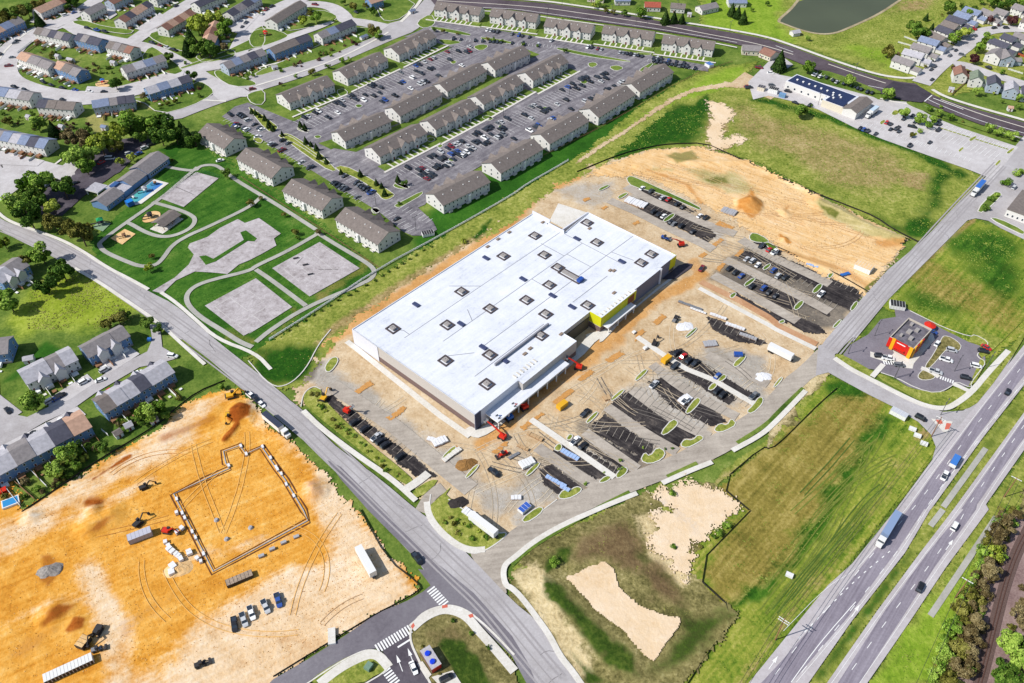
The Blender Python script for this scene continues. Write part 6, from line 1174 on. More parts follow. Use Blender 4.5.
# store car park
carlist('in the first parking row beside the sand yard', '#600,170,6.507 275,115,a,ws 335,135,a,du 405,178,a,s 448,187,a,rs 505,220,a,k 540,240,a,k 650,295,a,ws 690,307,a,ku')
carlist('in the second parking row of the store lot', '#600,170,6.507 350,270,a,ku 385,287,a,ku 415,297,a,ws 460,338,a,k 482,348,a,g 530,362,a,ku 603,400,a,ks')
carlist('under the sand bank beside the red car', '#690,220,6.507 470,165,a,dp 515,190,a,rs 552,205,a,wp')
carlist('in the third parking row of the store lot', '#690,220,6.507 370,250,a,s 408,262,a,s 443,288,a,ws 545,325,a,b 575,360,a,s 620,372,a,ku 855,478,a,wp')
carlist('in the fourth parking row of the store lot', '#690,220,6.507 258,313,a,ku 297,338,a,k 335,360,a,b 405,430,a,k 482,440,a,b 512,470,a,ks 557,492,a,ks')
carlist('driving on the dirt beside the store corner', '#600,170,6.507 663,637,60,mp', z=.3)
carlist('beside the middle concrete strip', '#630,300,6.507 305,340,a,ku 348,362,a,rs 385,392,a,ku 425,407,a,kp 293,425,a,dp 568,590,a,ku 605,612,a,ku 570,490,a,b 805,620,a,gp')
carlist('in the rows below the middle concrete strip', '#630,300,6.507 157,546,a,sp 363,650,a,wp')
carlist('beside the lowest concrete strip', '#500,400,6.507 490,262,a,wp 540,295,a,ku')
carlist('on the open dirt below the store', '#500,400,6.507 555,82,a,kp #420,440,6.507 482,208,b,kp', z=.3)
carlist('in the parking row along the main road verge', '#300,360,6.507 355,402,a,ku 422,445,a,ku 498,498,a,sp 525,527,a,ku 555,550,a,ku 652,625,a,ku')
carlist('parked on the shoulder above the orange field', '#190,390,7.59 460,38,-42,wp 500,72,-42,kp 540,103,-42,ws')
carlist('in the line on the orange field', '@0,3 925,450,-72,kp 962,432,-62,sp 992,405,-62,wp @1,3 37,380,-58,sp 87,355,-66,bp', z=.25)
carlist('on the turn lane near the crossroads', '@1,3 636,190,-53,kp', z=.45)
carlist('beside the kiosk on the bank driveway', '@1,3 622,622,-62,ws', z=.5)
carlist('on the pale pad at the bottom edge', '@1,3 752,662,30,ku', z=.62)
carlist('on the highway near the access road', '@3,2 960,205,50,ks', z=.48)
carlist('on the access road beside the triangular island', '@3,2 612,310,-42,ku', z=.45)
carlist('towing a blue topped trailer on the highway', '@3,2 708,540,50,wp', z=.48)
carlist('on the opposite carriageway of the highway', '@3,3 738,62,50,wu 602,303,52,ku', z=.48)
carlist('in the restaurant car park', '#870,310,7.59 622,302,-20,su 580,375,-25,wp 500,465,-25,sp 730,512,-20,ku 808,422,-22,wu 885,280,-50,rs 862,310,-15,k 512,250,a,ws 75,345,-5,ku 140,362,-12,wp 225,415,-10,gu 475,157,-40,b', z=.46)
carlist('in front of the grey roofed cottages', '@0,2 335,165,a,wu 418,118,a,su 402,158,30,ws 200,242,a,su 225,232,a,bs 240,222,a,ku 30,280,b,ks 690,62,-10,wu')
carlist('on the pads of the longest lower left row', '@0,2 238,322,100,ws 190,345,100,ku 135,380,100,su 115,390,100,ms 88,408,100,ks 62,425,100,du 130,378,100,k 438,200,a,rs 550,130,a,ws 25,455,100,k')
carlist('at the ends of the shops lot', '#780,60,6.507 50,200,b,ks 100,275,b,k 197,292,a,ku 525,443,a,ku 548,450,a,bu 573,460,a,ku 625,477,a,k 847,555,a,ku')
carlist('in the shaded rows of the shops lot', '#884,60,6.507 45,415,a,ks 45,448,a,ks 80,445,a,ku 95,435,a,k 100,462,a,ks 20,405,a,r 185,432,-30,kp 130,380,a,k 188,358,a,k 205,400,a,k 362,415,a,ku 355,452,a,kp 170,552,a,ku 300,533,a,ks 300,438,-30,sp 360,390,a,k')
carlist('along the strip between the shop building and the top road', '#780,60,6.507 235,95,a,s 262,105,a,ws 305,110,a,k 347,128,a,k 370,140,a,s 420,150,a,k 508,180,a,k 530,187,a,k 572,205,a,ku 600,210,a,k 220,90,a,w')
carlist('on the gravel yard beside the big conifer', '#660,0,6.507 645,437,-20,mp 742,450,-10,ks 720,472,-10,w 728,553,0,g 835,592,-20,k 580,568,10,dp 568,560,10,m')
carlist('on the upper right residential street', '#884,0,6.507 315,515,45,k 430,360,45,g 470,325,45,ks 595,232,40,g 797,180,0,ku 582,185,120,rp 508,355,-25,g 330,430,45,du 310,450,45,k 316,390,120,k 680,437,120,k 885,345,0,k 720,180,20,k')
carlist('at the white house by the right edge street', '@3,1 985,68,a,su')
# apartment complex
row('in the front row of the collector road blocks', '@1,0 150,487', '@1,0 480,330', -1, 0.38); row('in the front row at the right of the collector road blocks', '@1,0 490,325', '@1,0 815,180', -1, 0.34)
row('on upper side of upper double row', '@1,0 215,498', '@1,0 540,345', 1, 0.19, pitch=2.75); row('on upper side of upper double row, right half', '@1,0 560,335', '@1,0 870,192', 1, 0.21)
row('on lower side of upper double row', '@1,0 215,498', '@1,0 540,345', -1, 0.26, pitch=2.75); row('on lower side of upper double row, right half', '@1,0 560,335', '@1,0 870,192', -1, 0.26)
row('before dormers of upper back to back blocks', '@1,0 400,468', '@1,0 850,262', 1, 0.30, lines=False)
row('in front of lower back to back blocks', '@1,0 560,688', '@1,0 1000,470', -1, 0.42); row('in front of lower back to back blocks, right half', '@2,0 0,460', '@2,0 300,300', -1, 0.34)
row('on upper side of lower double row', '@1,1 640,22', '@1,0 1010,520', 1, 0.47); row('on upper side of lower double row, right half', '@2,0 10,500', '@2,0 390,300', 1, 0.26)
row('on lower side of lower double row', '@1,1 640,22', '@1,0 1010,520', -1, 0.47); row('on lower side of lower double row, right half', '@2,0 10,500', '@2,0 390,300', -1, 0.30)
row('before dormers of the grass strip blocks', '@2,0 0,575', '@2,0 470,330', 1, 0.42, lines=False); row('before the first grass strip block', '@1,1 690,50', '@1,0 900,590', 1, 0.51, lines=False)
row('in the bay beside the planted islands, upper part', '#190,100,6.507 340,85', '#190,100,6.507 500,195', -1, 0.59); row('in front of the uppermost park side blocks', '#190,100,6.507 215,140', '#190,100,6.507 395,235', 1, 0.34)
row('in front of the middle park side blocks', '#190,100,6.507 480,285', '#190,100,6.507 770,465', 1, 0.51); row('in the bay beside the planted islands, middle part', '#190,100,6.507 620,255', '#190,100,6.507 830,360', -1, 0.42)
row('in the bay beside the planted islands, lower part', '#300,170,6.507 310,30', '#300,170,6.507 520,160', -1, 0.51); row('in front of the third park side block', '#300,170,6.507 190,95', '#300,170,6.507 380,215', 1, 0.64)
row('in front of the lowest park side block', '#300,170,6.507 535,290', '#300,170,6.507 700,405', 1, 0.13); row('in the short bay opposite the lowest park side block', '#300,170,6.507 640,260', '#300,170,6.507 820,350', 1, '........k')
row('along the sidewalk of the top blocks', '@2,0 -100,118', '@2,0 330,190', -1, 0.38, lines=False); row('along the sidewalk of the right top blocks', '@2,0 340,192', '@2,0 760,262', -1, 0.42, lines=False)
row('along the lower kerb of the top car park', '@1,0 780,165', '@2,0 170,195', 1, 0.34); row('along the lower kerb of the right top car park', '@2,0 540,250', '@2,0 735,285', 1, '.kkkkkkkgkk.k')
carlist('at the ends of the park side lot', '#190,100,6.507 262,92,-50,kp 290,165,a,bs 300,175,a,ws 440,235,30,ws')
# daycare and neighbourhood cars
carlist('in the daycare car park', '@0,0 440,632,10,wv 405,648,a,rs 515,612,a,s 555,612,a,bs 578,590,a,s 600,575,a,k 470,635,a,g @0,1 190,60,a,g 300,50,a,k')
arow('round the inside of the oval loop', '@0,0 95,285 150,320 200,345 300,365 420,375 520,355', 1, 0.68); arow('round the outside of the oval loop', '@0,0 15,180 50,170 80,165', 1, 0.77); arow('on the outer lane of the oval loop', '@0,0 20,340 100,365 200,392 340,420', 1, 0.42)
carlist('on the curve of the oval loop', '@0,0 35,262,10,mp 48,228,10,gs 68,162,30,k 60,170,30,g 0,215,100,k')
arow('on the townhouse street by the clump of trees', '@0,0 580,165 640,185 700,205 740,215', 1, 0.77); arow('on the street beside the dark roofed rows', '@0,0 940,150 970,110 1000,80 1024,65', 1, 0.77); arow('on the street beside the dark roofed rows, right part', '@1,0 10,80 40,40 90,20', 1, 0.77)
arow('on the parking court at the left edge', '@0,0 10,625 70,638 130,645', 1, 0.77); arow('in the lower row of the left edge parking court', '@0,0 0,668 60,672', 1, 0.51)
arow('on the street below the short rows at the top', '@0,0 300,105 340,115 470,140 500,150', 1, 0.51); arow('on the street at the top left corner', '@0,0 225,75 300,55 360,30', 1, 0.68); arow('on the short drives by the blue roofed rows', '@0,0 560,345 610,330 660,312 700,310', 1, 0.68)
arow('by the lawn with the square playground', '@1,0 90,15 160,20 240,20 300,40', 1, 0.42); arow('on the curved street below the playground lawn', '@1,0 340,60 370,35 430,70', 1, 0.59); arow('on the street climbing to the top edge', '@0,0 620,90 680,45 730,10', 1, 0.51)
carlist('on the collector road', '@0,0 1010,355,30,mu 880,640,30,ws', z=.4)
place_cars()
# ---------------------------------------------------------------- trucks, machines, stores and fences
conc = MATS['concrete']; steel = plain('steel', C(150, 152, 156), .45, metal=.3); redm = plain('lift_red', C(220, 50, 30), .45); yelm = plain('machine_yellow', C(232, 176, 40), .5); bluem = plain('lift_blue', C(50, 110, 190), .45); whm = plain('white_metal', C(238, 238, 236), .5); dkm = plain('dark_metal', C(52, 50, 52), .6, .2)
def root(nm, px, py, ang, label, cat, z=.22, group=None): x, y = at(px, py, z); return empty(nm, (x, y, z), R(ang), label, cat, group)
def part(o, nm, m, *boxes):
    mb = MB()
    for b in boxes: mb.box(*b)
    return mb.build(nm, m, o)
def wheels(o, xs, hw, r=.5):
    mb = MB(); mb.tube((0, -.18, 0), (0, .18, 0), r, r, 12); me = mb.mesh('wheel', tyre)
    for x in xs:
        for s in (-1, 1): link('wheel', me, o, (x, s*hw, r))
def semi(px, py, ang, label, top, body=None, L=14.5, z=.45, cab=whm, cat='semi truck', tractor=True):
    o = root('semi_truck' if tractor else 'semi_trailer', px, py, ang, label, cat, z); h = L/2
    mb = MB(); mb.box(-h, h-.6, -1.28, 1.28, 1.2, 4.0, 0, 1); mb.build('trailer', [body or whm, top], o)
    part(o, 'chassis', dkm, (-h+.3, h+(3 if tractor else 0), -.6, .6, .75, 1.18))
    if tractor:
        part(o, 'cab', cab, (h+.6, h+2.6, -1.2, 1.2, .9, 3.6), (h+2.61, h+4.0, -1.05, 1.05, .8, 2.1)); part(o, 'windscreen', glass, (h+2.61, h+2.66, -1.1, 1.1, 2.2, 3.2))
        wheels(o, [-h+1, -h+2.3, h-1.2, h+.2, h+3.2], 1.05)
    else: wheels(o, [-h+1, -h+2.3], 1.05)
    return o
semi(888.5, 529, 230, 'semi truck with long blue grey trailer driving down the highway', plain('trailer_blue', C(140, 162, 196), .5), plain('trailer_blue2', C(134, 154, 188), .5), L=13, z=.48)
semi(978, 190, 228, 'semi truck with bright blue trailer top on the road beside the north field', plain('trailer_bright', C(60, 116, 200), .5), whm, 11)
semi(274.5, 426, -42, 'dump trailer truck with dark cover standing on the shoulder above the orange field', plain('cover_dark', C(56, 64, 84), .7, .1), whm, 12, z=.3)
semi(367, 565.5, -58, 'long white semi trailer parked alone on the pale sand near the crossroads', whm, whm, 13, z=.28, tractor=False, cat='semi trailer')
semi(780, 356, -41, 'white semi trailer parked on the dark aisle below the long concrete strip', whm, whm, 12, z=.4, tractor=False, cat='semi trailer')
semi(484, 529, -41, 'white round topped trailer on the planted corner beside the site road', whm, whm, 13, z=.4, tractor=False, cat='semi trailer')
semi(872.5, 114, 226, 'white box truck parked beside the brown gable end of the shop building', plain('pale_box', C(200, 220, 235), .5), whm, 9, z=.45, cat='box truck')
# trailer behind the pickup
o = root('utility_trailer', 953.5, 463.5, 50, 'blue topped utility trailer towed by the white pickup on the highway', 'trailer', .48); mb = MB(); mb.box(-3, 3, -1.2, 1.2, .6, 2.4, 0, 1); mb.build('box', [whm, plain('trailer_bright2', C(70, 130, 210), .5)], o); part(o, 'drawbar', dkm, (-4.4, -3.02, -.08, .08, .5, .62)); wheels(o, [-.5, .5], 1.1, .38)
def lift(px, py, tx, ty, m, label):
    (x0, y0), (x1, y1) = at(px, py, .3), at(tx, ty, 5.5); o = empty('boom_lift', (x0, y0, .3), math.atan2(y1-y0, x1-x0), label, 'boom lift', 'boom lifts around the store'); d = math.hypot(x1-x0, y1-y0)
    part(o, 'chassis', dkm, (-1.6, 1.6, -1.1, 1.1, .3, .9)); wheels(o, [-1.1, 1.1], 1.15, .45); part(o, 'turret', m, (-1.7, .9, -1.0, 1.0, .92, 2.3))
    mb = MB(); mb.bar((-.8, 0, 2.4), (d*.55, 0, 4.6), .5, .5); mb.bar((d*.55, 0, 4.6), (d-.6, 0, 5.4), .35, .35); mb.build('boom', m, o)
    mb = MB(); mb.box(d-.6, d+.6, -.9, .9, 4.8, 4.9); mb.box(d-.6, d+.6, -.9, -.82, 4.91, 5.9); mb.box(d-.6, d+.6, .82, .9, 4.91, 5.9); mb.build('basket', steel, o)
lift(578, 368.5, 567, 358, redm, 'red boom lift working at the dark recess in the middle of the store front'); lift(524, 409, 514, 405, redm, 'red boom lift under the canopy edge near the store corner'); lift(509, 419.5, 498, 417, bluem, 'blue boom lift beside the lower end of the canopy'); lift(502, 438, 486, 421, redm, 'red boom lift at the near corner of the store')
lift(680.5, 246, 671, 239, redm, 'red boom lift on the dirt along the top side of the store'); lift(348, 413, 352, 407, redm, 'small red lift among the cars by the main road verge')
def digger(px, py, ang, m, label, z=.25, s=1.0):
    o = root('excavator', px, py, ang, label, 'excavator', z, 'excavators on the building sites'); s *= .8; o.scale = (s, s, s)
    part(o, 'track', dkm, (-2.1, 2.1, -1.6, -1.0, 0, .95)); part(o, 'track', dkm, (-2.1, 2.1, 1.0, 1.6, 0, .95)); part(o, 'house', m, (-2.4, .9, -1.35, 1.35, 1.05, 2.2)); part(o, 'cab', dkm, (.0, 1.5, .2, 1.3, 2.22, 3.3), (.9, 1.5, .2, 1.3, 1.05, 2.21))
    mb = MB(); mb.bar((.6, -.3, 1.8), (4.0, -.3, 5.0), .45, .6); mb.build('boom', m, o); mb = MB(); mb.bar((4.0, -.3, 5.0), (6.4, -.3, 2.0), .35, .4); mb.build('stick', m, o); part(o, 'bucket', dkm, (5.9, 7.0, -.9, .3, .6, 1.9)); part(o, 'counterweight', dkm, (-2.9, -2.41, -1.3, 1.3, 1.0, 2.0))
digger(324.5, 399, 70, yelm, 'yellow excavator with raised boom at the top of the verge car row', .4)
digger(232, 397, 20, yelm, 'yellow excavator beside the dark orange spoil heap', .3, 1.1); digger(227.8, 417, -80, yelm, 'yellow and black excavator left of the dark orange spoil heap', .3, .8)
digger(145, 488, 30, dkm, 'dark excavator standing alone in the upper orange field', .3, .8); digger(139, 524, 60, dkm, 'dark excavator above the grey container on the orange field', .3, .9); digger(98, 633, -100, dkm, 'dark excavator above the long line of white units', .3, 1.0)
digger(654.5, 344, 65, dkm, 'dark excavator by the pale gravel spot in front of the store', .3, .85); digger(168, 532, -10, redm, 'dark red excavator beside the white block pallets', .3, .9)
def loader(px, py, ang, m, label, z=.25, s=1.0):
    o = root('wheel_loader', px, py, ang, label, 'loader', z, 'loaders on the building sites'); s *= .75; o.scale = (s, s, s); part(o, 'body', m, (-2.8, -.3, -1.0, 1.0, .8, 2.0), (.0, 1.6, -.8, .8, .8, 1.6)); part(o, 'cab', dkm, (-.9, .5, -.8, .8, 2.02, 3.2)); wheels(o, [-1.8, 1.3], 1.15, .7)
    mb = MB(); mb.bar((.8, -.6, 1.5), (3.1, -.6, .8), .2, .3); mb.bar((.8, .6, 1.5), (3.1, .6, .8), .2, .3); mb.build('arms', m, o); part(o, 'bucket', dkm, (3.0, 4.0, -1.4, 1.4, .2, 1.2))
loader(675, 320.5, 60, steel, 'grey skid loader right of the dark excavator in front of the store'); loader(502.5, 455.5, -150, redm, 'dark red loader with flat load beside the tan planting trench'); loader(202, 665, 25, dkm, 'small dark loader near the bottom of the pale sand'); loader(98.5, 650, 20, steel, 'grey compact loader at the end of the line of white units', .3, .9); loader(665, 239, -35, PM['b'], 'navy truck loader with red bed along the top side of the store', .3)
# boxes, tanks and stacks
def skip_box(px, py, ang, dims, m, m2, label, cat='container', nm='container', z=.25):
    o = root(nm, px, py, ang, label, cat, z); l, w, h = dims; mb = MB(); mb.box(-l/2, l/2, -w/2, w/2, .15, h, 0, 1); mb.build('box', [m, m2], o)
    mb = MB(); n = int(l/1.2)
    for i in range(n+1): x = -l/2+l*i/n; mb.box(x-.05, x+.05, -w/2-.06, w/2+.06, .16, h+.03)
    mb.build('rib', m, o); part(o, 'skid', dkm, (-l/2, l/2, -w/2+.2, -w/2+.4, 0, .148), (-l/2, l/2, w/2-.4, w/2-.2, 0, .148)); return o
skip_box(141, 537.5, 28, (8, 3, 2.6), plain('grey_container', C(172, 172, 184), .6), plain('grey_container_top', C(196, 196, 208), .6), 'grey shipping container on the orange field')
skip_box(84.5, 644, 70, (4, 3, 2.2), dkm, peach, 'tall open dumpster full of pale sand above the line of white units', 'dumpster', 'dumpster')  # dark sides put the shade of the pale box into its colour
skip_box(562, 407, 44, (4.6, 2.4, 2.3), yelm, yelm, 'yellow tank box on the dirt below the middle of the store front', 'tank'); skip_box(666, 361, 44, (4.6, 2.4, 2.3), yelm, yelm, 'yellow tank box at the head of the middle concrete strip', 'tank')
skip_box(240, 580, 28, (9, 2.6, 1.6), dkm, plain('timber_load', C(170, 150, 130), .9, .3), 'black flatbed with a timber load below the block foundation', 'flatbed trailer', 'flatbed_trailer')
skip_box(508, 455, 30, (5, 2.4, 1.3), dkm, wood, 'brown loaded pallet rack below the near store corner', 'pallet rack', 'pallet_rack') if False else None
skip_box(738, 355.5, -5, (3.6, 2.2, 1.4), PM['b'], plain('blue_tarp', C(40, 84, 170), .5), 'blue covered bin at the island in the middle of the lower lot', 'bin', 'dumpster'); skip_box(524.5, 509.5, 45, (4.5, 2.6, 1.6), whm, plain('bright_blue', C(60, 100, 190), .6), 'white bin with bright blue cover beside the corner island', 'bin', 'dumpster')
skip_box(428, 235, 20, (6, 3.4, 1.8), whm, dkm, 'white walled waste enclosure at the end of the park side lot', 'enclosure', 'waste_enclosure'); skip_box(709, 66.5, -60, (5, 4, 2.2), whm, bluem, 'white walled waste enclosure with blue bin right of the top blocks', 'enclosure', 'waste_enclosure')
skip_box(896.5, 307, -15, (6.5, 4.5, 2.2), whm, dkm, 'pale waste enclosure at the upper corner of the restaurant lot', 'enclosure', 'waste_enclosure', .45); skip_box(898, 415.5, -42, (6.5, 3, 2.2), whm, plain('pale_grey', C(200, 204, 212), .7), 'white cabinet building on the brown grass beside the access road', 'cabinet', 'site_cabinet')
skip_box(863, 269.5, -40, (8, 5, 2.8), whm, peach, 'white and tan site trailer on the sand yard near the road', 'site trailer', 'site_trailer'); skip_box(773, 92.5, -30, (6, 4, 3), whm, dkm, 'white trailer with dark roof beside the gravel yard', 'trailer', 'site_trailer'); skip_box(782, 97, -30, (4, 3, 2.4), plain('trailer_blue3', C(120, 160, 200), .5), plain('trailer_blue3', C(120, 160, 200), .5), 'pale blue trailer left of the shop building', 'trailer', 'site_trailer')
skip_box(761, 90, -30, (4.5, 4, 2.6), sid_c, rf_dark, 'small grey roofed hut on the gravel yard', 'hut', 'hut'); skip_box(130.5, 205, 45, (3.4, 3.4, 2.8), bluem, plain('shade_blue', C(20, 130, 220), .5), 'bright blue shade canopy beside the splash pad', 'canopy', 'shade_canopy')
skip_box(366.5, 626.5+.0, 80, (5, 1.6, .8), whm, conc, 'pale slab standing on the sand beside the cross street', 'slab', 'concrete_slab') if False else skip_box(332, 637, 100, (5.5, 2.4, .9), whm, conc, 'flat pale box on the sand beside the cross street', 'box', 'concrete_box')
skip_box(369, 668-.0, 60, (2.4, 2, 1.8), plain('green_box', C(120, 150, 130), .6), plain('green_box', C(120, 150, 130), .6), 'small grey green utility box on the verge at the bottom', 'utility box', 'utility_box')
x0, y0 = W('@0,3 180,678')[0]; x1, y1 = W('@0,3 372,590')[0]; dd = math.hypot(x1-x0, y1-y0); n = 14; an = math.atan2(y1-y0, x1-x0)
for i in range(n):
    t = (i+.5)/n; o = empty('storage_unit', (x0+(x1-x0)*t, y0+(y1-y0)*t, .3), an+R(90), f'white ribbed storage unit, {ordn(i)} from the left in the long line at the bottom left', 'storage unit', 'line of white storage units')
    w_ = dd/n*.92; part(o, 'body', whm, (-1.5, 1.5, -w_/2, w_/2, 0, 2.0)); part(o, 'end_shade', dkm, (-1.56, -1.51, -w_/2+.1, w_/2-.1, .1, 1.9))  # near-black sheet on the lower end paints that face's shade
def stack(px, py, ang, l, w, h, m, label, nm='material_stack', cat='stack', z=.3, group=None, seed=0):
    o = root(nm, px, py, ang, label, cat, z, group); part(o, 'pallet', wood, (-l/2, l/2, -w/2, w/2, 0, .15)); r = random.Random(seed+int(px)); n = max(1, int(l/1.2)); mb = MB()
    for i in range(n):
        x = -l/2+l*(i+.5)/n; hh = h*r.uniform(.75, 1); mb.box(x-l/n*.46, x+l/n*.46, -w/2*r.uniform(.8, 1), w/2*r.uniform(.8, 1), .152, hh)
    mb.build('load', m, o); return o
wrap = plain('wrapped_white', C(238, 238, 240), .5, .05); timber = plain('timber', C(196, 164, 124), .9, .2); greyst = plain('grey_block', C(176, 176, 180), .85, .12)
for i, q in enumerate(sorted(parse('#120,490,7.59 348,400,1.6,1.3 372,430,1.6,1.5 388,462,3.4,2 440,500,2.4,1.8 465,530,2.2,1.8 405,583,2.8,2.2 395,628,2.6,2.2 530,480,2.4,2 438,330,1.6,1.4 472,296,1.8,1.4 435,182,1.4,1.2 590,525,1.6,1.4 618,548,1.4,1.2'))):
    px, py, k, (l, w_) = q; stack(px, py, -70+i*17 % 40, float(l), float(w_), 1.5, wrap, f'pale pallet of blocks, {ordn(i)} from the left in the loose group left of the foundation', 'block_pallet', 'pallet', group='block pallets left of the foundation')
for i, q in enumerate(sorted(parse('#120,490,7.59 428,72,a,a 470,180,a,a 491,216,a,a 546,320,a,a 572,365,a,a 632,488,a,a #190,390,7.59 425,492,a,a 384,430,a,a 548,435,a,a 650,590,a,a 292,578,a,a 610,520,a,a 690,640,a,a @1,2 85,520,a,a 120,580,a,a 150,625,a,a'))):
    stack(q[0]+.6, q[1], -62, 1.8, 1.0, .9, wrap, f'pale block pallet, {ordn(i)} from the left along the foundation wall', 'block_pallet', 'pallet', group='block pallets along the foundation wall')
for i, (x, y) in enumerate([(0, 3), (22, 183), (65, 157), (110, 131), (160, 107)][1:]): px, py = P(f'@1,3 {x},{y}')[0]; stack(px, py, 28, 2.2, 1.2, 1, greyst, f'small grey block pallet, {ordn(i)} from the left below the foundation', 'block_pallet', 'pallet', group='block pallets below the foundation')
for i, (x, y) in enumerate([(855, 40), (895, 115), (990, 70)]): px, py = P(f'@0,3 {x},{y}')[0]; o = root('manhole_cone', px, py, 0, f'pale concrete cone, {ordn(i)} from the left inside the foundation outline', 'concrete cone', .3, 'concrete cones inside the foundation'); mb = MB(); mb.tube((0, 0, 0), (0, 0, .7), 1.0, .6, 10); mb.build('cone', greyst, o)
fw = MB(); fp = W('! 174,494.6 213.5,572 308,521 303.5,511 285,480 275.6,467.7 261.8,447.3 246,454.6 240,446 223.6,452 226,463.8 229.5,469 204.5,480'); strip(fw, fp, .38, .55, .4, True); o = fw.build('foundation_wall', greyst); tag(o, 'low stepped outline of block foundation walls on the orange field', 'foundation wall')
fr = MB(); strip(fr, fp, .5, .36, .1, True, -1.3); strip(fr, fp, .35, .37, .1, True, 1.1); f2 = fr.build('footing_trench', plain('trench', C(110, 60, 30), .9, .2)); f2['kind'] = 'structure'
# small stacks on the store site
ms = [(440, 442, 30, 6, 4, 1.2, wrap, 'heap of white wrapped bundles by the lower pavement of the store'), (432, 440, -20, 4, 2, 1, wrap, 'white wrapped bundles left of the larger heap'), (452, 455, 45, 9, 2.2, .8, conc, 'long white beam pack across the lower dirt'), (636, 203, -35, 12, 6, 1.1, wrap, 'big white wrapped bundles on the top row of the lot'), (729, 212, -35, 8, 5, 1.2, greyst, 'heap of grey pipes at the end of the top row'), (516, 498, 0, 4, 2, .8, wrap, 'white sheets beside the blue bundles'),
 (556, 482, -35, 9, 1.6, .9, plain('blue_white_bundle', C(170, 196, 236), .6), 'blue white bundle at the left of the lowest lot row'), (565, 489, -35, 4, 1.6, .9, MATS['blue_white_bundle'], 'short blue white bundle on the lowest lot row'), (570, 455, -35, 8, 2.4, .7, MATS['blue_white_bundle'], 'pale bundles left of the lowest concrete strip'), (527, 464, 30, 6, 4, 1.6, whm, 'white material rack beside the lower left island'), (690, 306, -32, 12, 1.4, .8, steel, 'grey steel beams lying right of the store front'), (698, 311, -32, 8, 1.2, .6, whm, 'white beams lying right of the store front'),
 (710, 344, 10, 6, 4, .8, greyst, 'square grey frames lying in the open lot'), (535, 437, -32, 7, 1.6, .9, timber, 'timber bundle at the head of the lowest concrete strip'), (514, 456, 35, 5, 1.4, .6, steel, 'grey bars below the near store corner'), (523, 448, -30, 5, 1.2, .8, timber, 'small brown pack left of the lowest concrete strip'), (735, 327, -30, 9, 1.6, 1.0, wrap, 'white packs along the upper lot islands'), (718, 317, -30, 8, 1.4, 1.0, wrap, 'white packs at the left of the upper lot islands'), (748, 337, -30, 8, 1.6, 1.0, greyst, 'grey packs at the right of the upper lot islands'),
 (607, 398, 20, 3, 3, .7, timber, 'small square timber pile on the far dirt'), (685, 400, 40, 6, 4, .9, wrap, 'white sheets on the dark lot right of the sand spot'), (470, 514, -35, 6, 3, 1, wrap, 'white scraps on the planted corner lot'), (372, 404+.0, 30, 7, 1.4, .5, timber, 'timber trench boards on the left site road') if False else (812, 266, -30, 6, 1.4, .7, MATS['blue_white_bundle'], 'pale blue bundle along the sand yard fence'), (845, 275, 20, 5, 2, 1.0, bluem, 'blue pack near the sand yard fence'), (634, 333, 40, 1.6, 1.6, 1.2, whm, 'single white box beside the middle concrete strip'), (645, 349, 40, 1.8, 1.6, 1.4, whm, 'single white tank left of the yellow box')]
for i, (px, py, an_, l, w_, h, m, lb) in enumerate(ms): stack(px, py, an_, l, w_, h, m, lb, seed=i)
# tan planting trenches (raised soil beds) on the dirt
for s in ['@1,2 390,210 455,165 470,180 405,220', '@1,2 520,315 590,265 605,275 540,325', '@1,2 745,470 800,425 810,435 765,480', '@1,2 945,450 1000,405 1015,412 965,458', '@2,2 30,350 120,290 130,300 50,362', '@2,2 160,250 230,195 250,205 180,262', '@2,2 260,160 310,120 330,130 280,170', '@2,2 370,80 430,45 450,60 390,95', '@2,1 815,400 845,365 860,372 830,408', '@2,1 745,345 770,330 785,340 760,352', '@2,1 560,610 600,580 620,590 580,625', '@2,1 810,220 830,205 890,230 880,240', '@2,1 500,650 520,640 530,650 490,690', '@2,1 480,215 505,205 515,212 490,225', '@2,1 280,122 305,110 315,118 290,128', '@2,1 355,155 375,143 385,150 365,160', '@2,1 890,345 920,315 930,322 905,350', '@2,1 800,300 835,275 845,282 815,308']:
    patch('planting_bed', s, plain('bed_soil', C(206, 150, 84), .95, .2), .3, .4, .4, 2, bump=.2, mounds=[])
for px, py, r_ in [(745, 204, 9), (466, 503, 3), (52, 571, 5)]: pass
# rubble heap and brown gravel heap
def heap(s, r_, h, m, label, nm='soil_heap'):
    x, y = W(s)[0]; mb = MB(); rr = random.Random(int(x)); n = 18; k = 5
    for j in range(k+1):
        t = j/k
        for i in range(n): a = 6.283*i/n; q = r_*(1-t)*(1+.25*math.sin(a*2+1)+rr.uniform(-.12, .12)); mb.v.append((q*math.cos(a), q*math.sin(a), h*(t**.8)+rr.uniform(-.1, .1)*(t > 0)))
    for j in range(k):
        for i in range(n): a = j*n+i; b = j*n+(i+1) % n; mb.f.append((a, b, b+n, a+n)); mb.m.append(0)
    o = mb.build(nm, m, None, (x, y, .2)); tag(o, label, 'heap')
heap('@0,3 200,240', 3.6, 1.6, plain('rubble_grey', C(150, 144, 138), .9, .35, scale=1.2), 'grey rubble heap standing in the left orange field', 'rubble_heap'); heap('@1,2 840,500', 3.6, 1.5, plain('brown_gravel2', C(150, 110, 60), .95, .3), 'small brown gravel heap on the lower dirt'); heap('@0,3 705,235', 4, 1.3, peach, 'pale sand heap beside the block pallets'); heap('@1,2 805,655', 3.4, 1.2, plain('black_heap', C(56, 50, 48), .95, .2), 'small dark asphalt heap at the planted corner')
heap('@2,1 690,628', 3.6, .5, MATS['wrapped_white'], 'white gravel spread in front of the store'); heap('@2,2 1000,150', 3.5, .5, MATS['wrapped_white'], 'pale gravel spread in the lower lot')
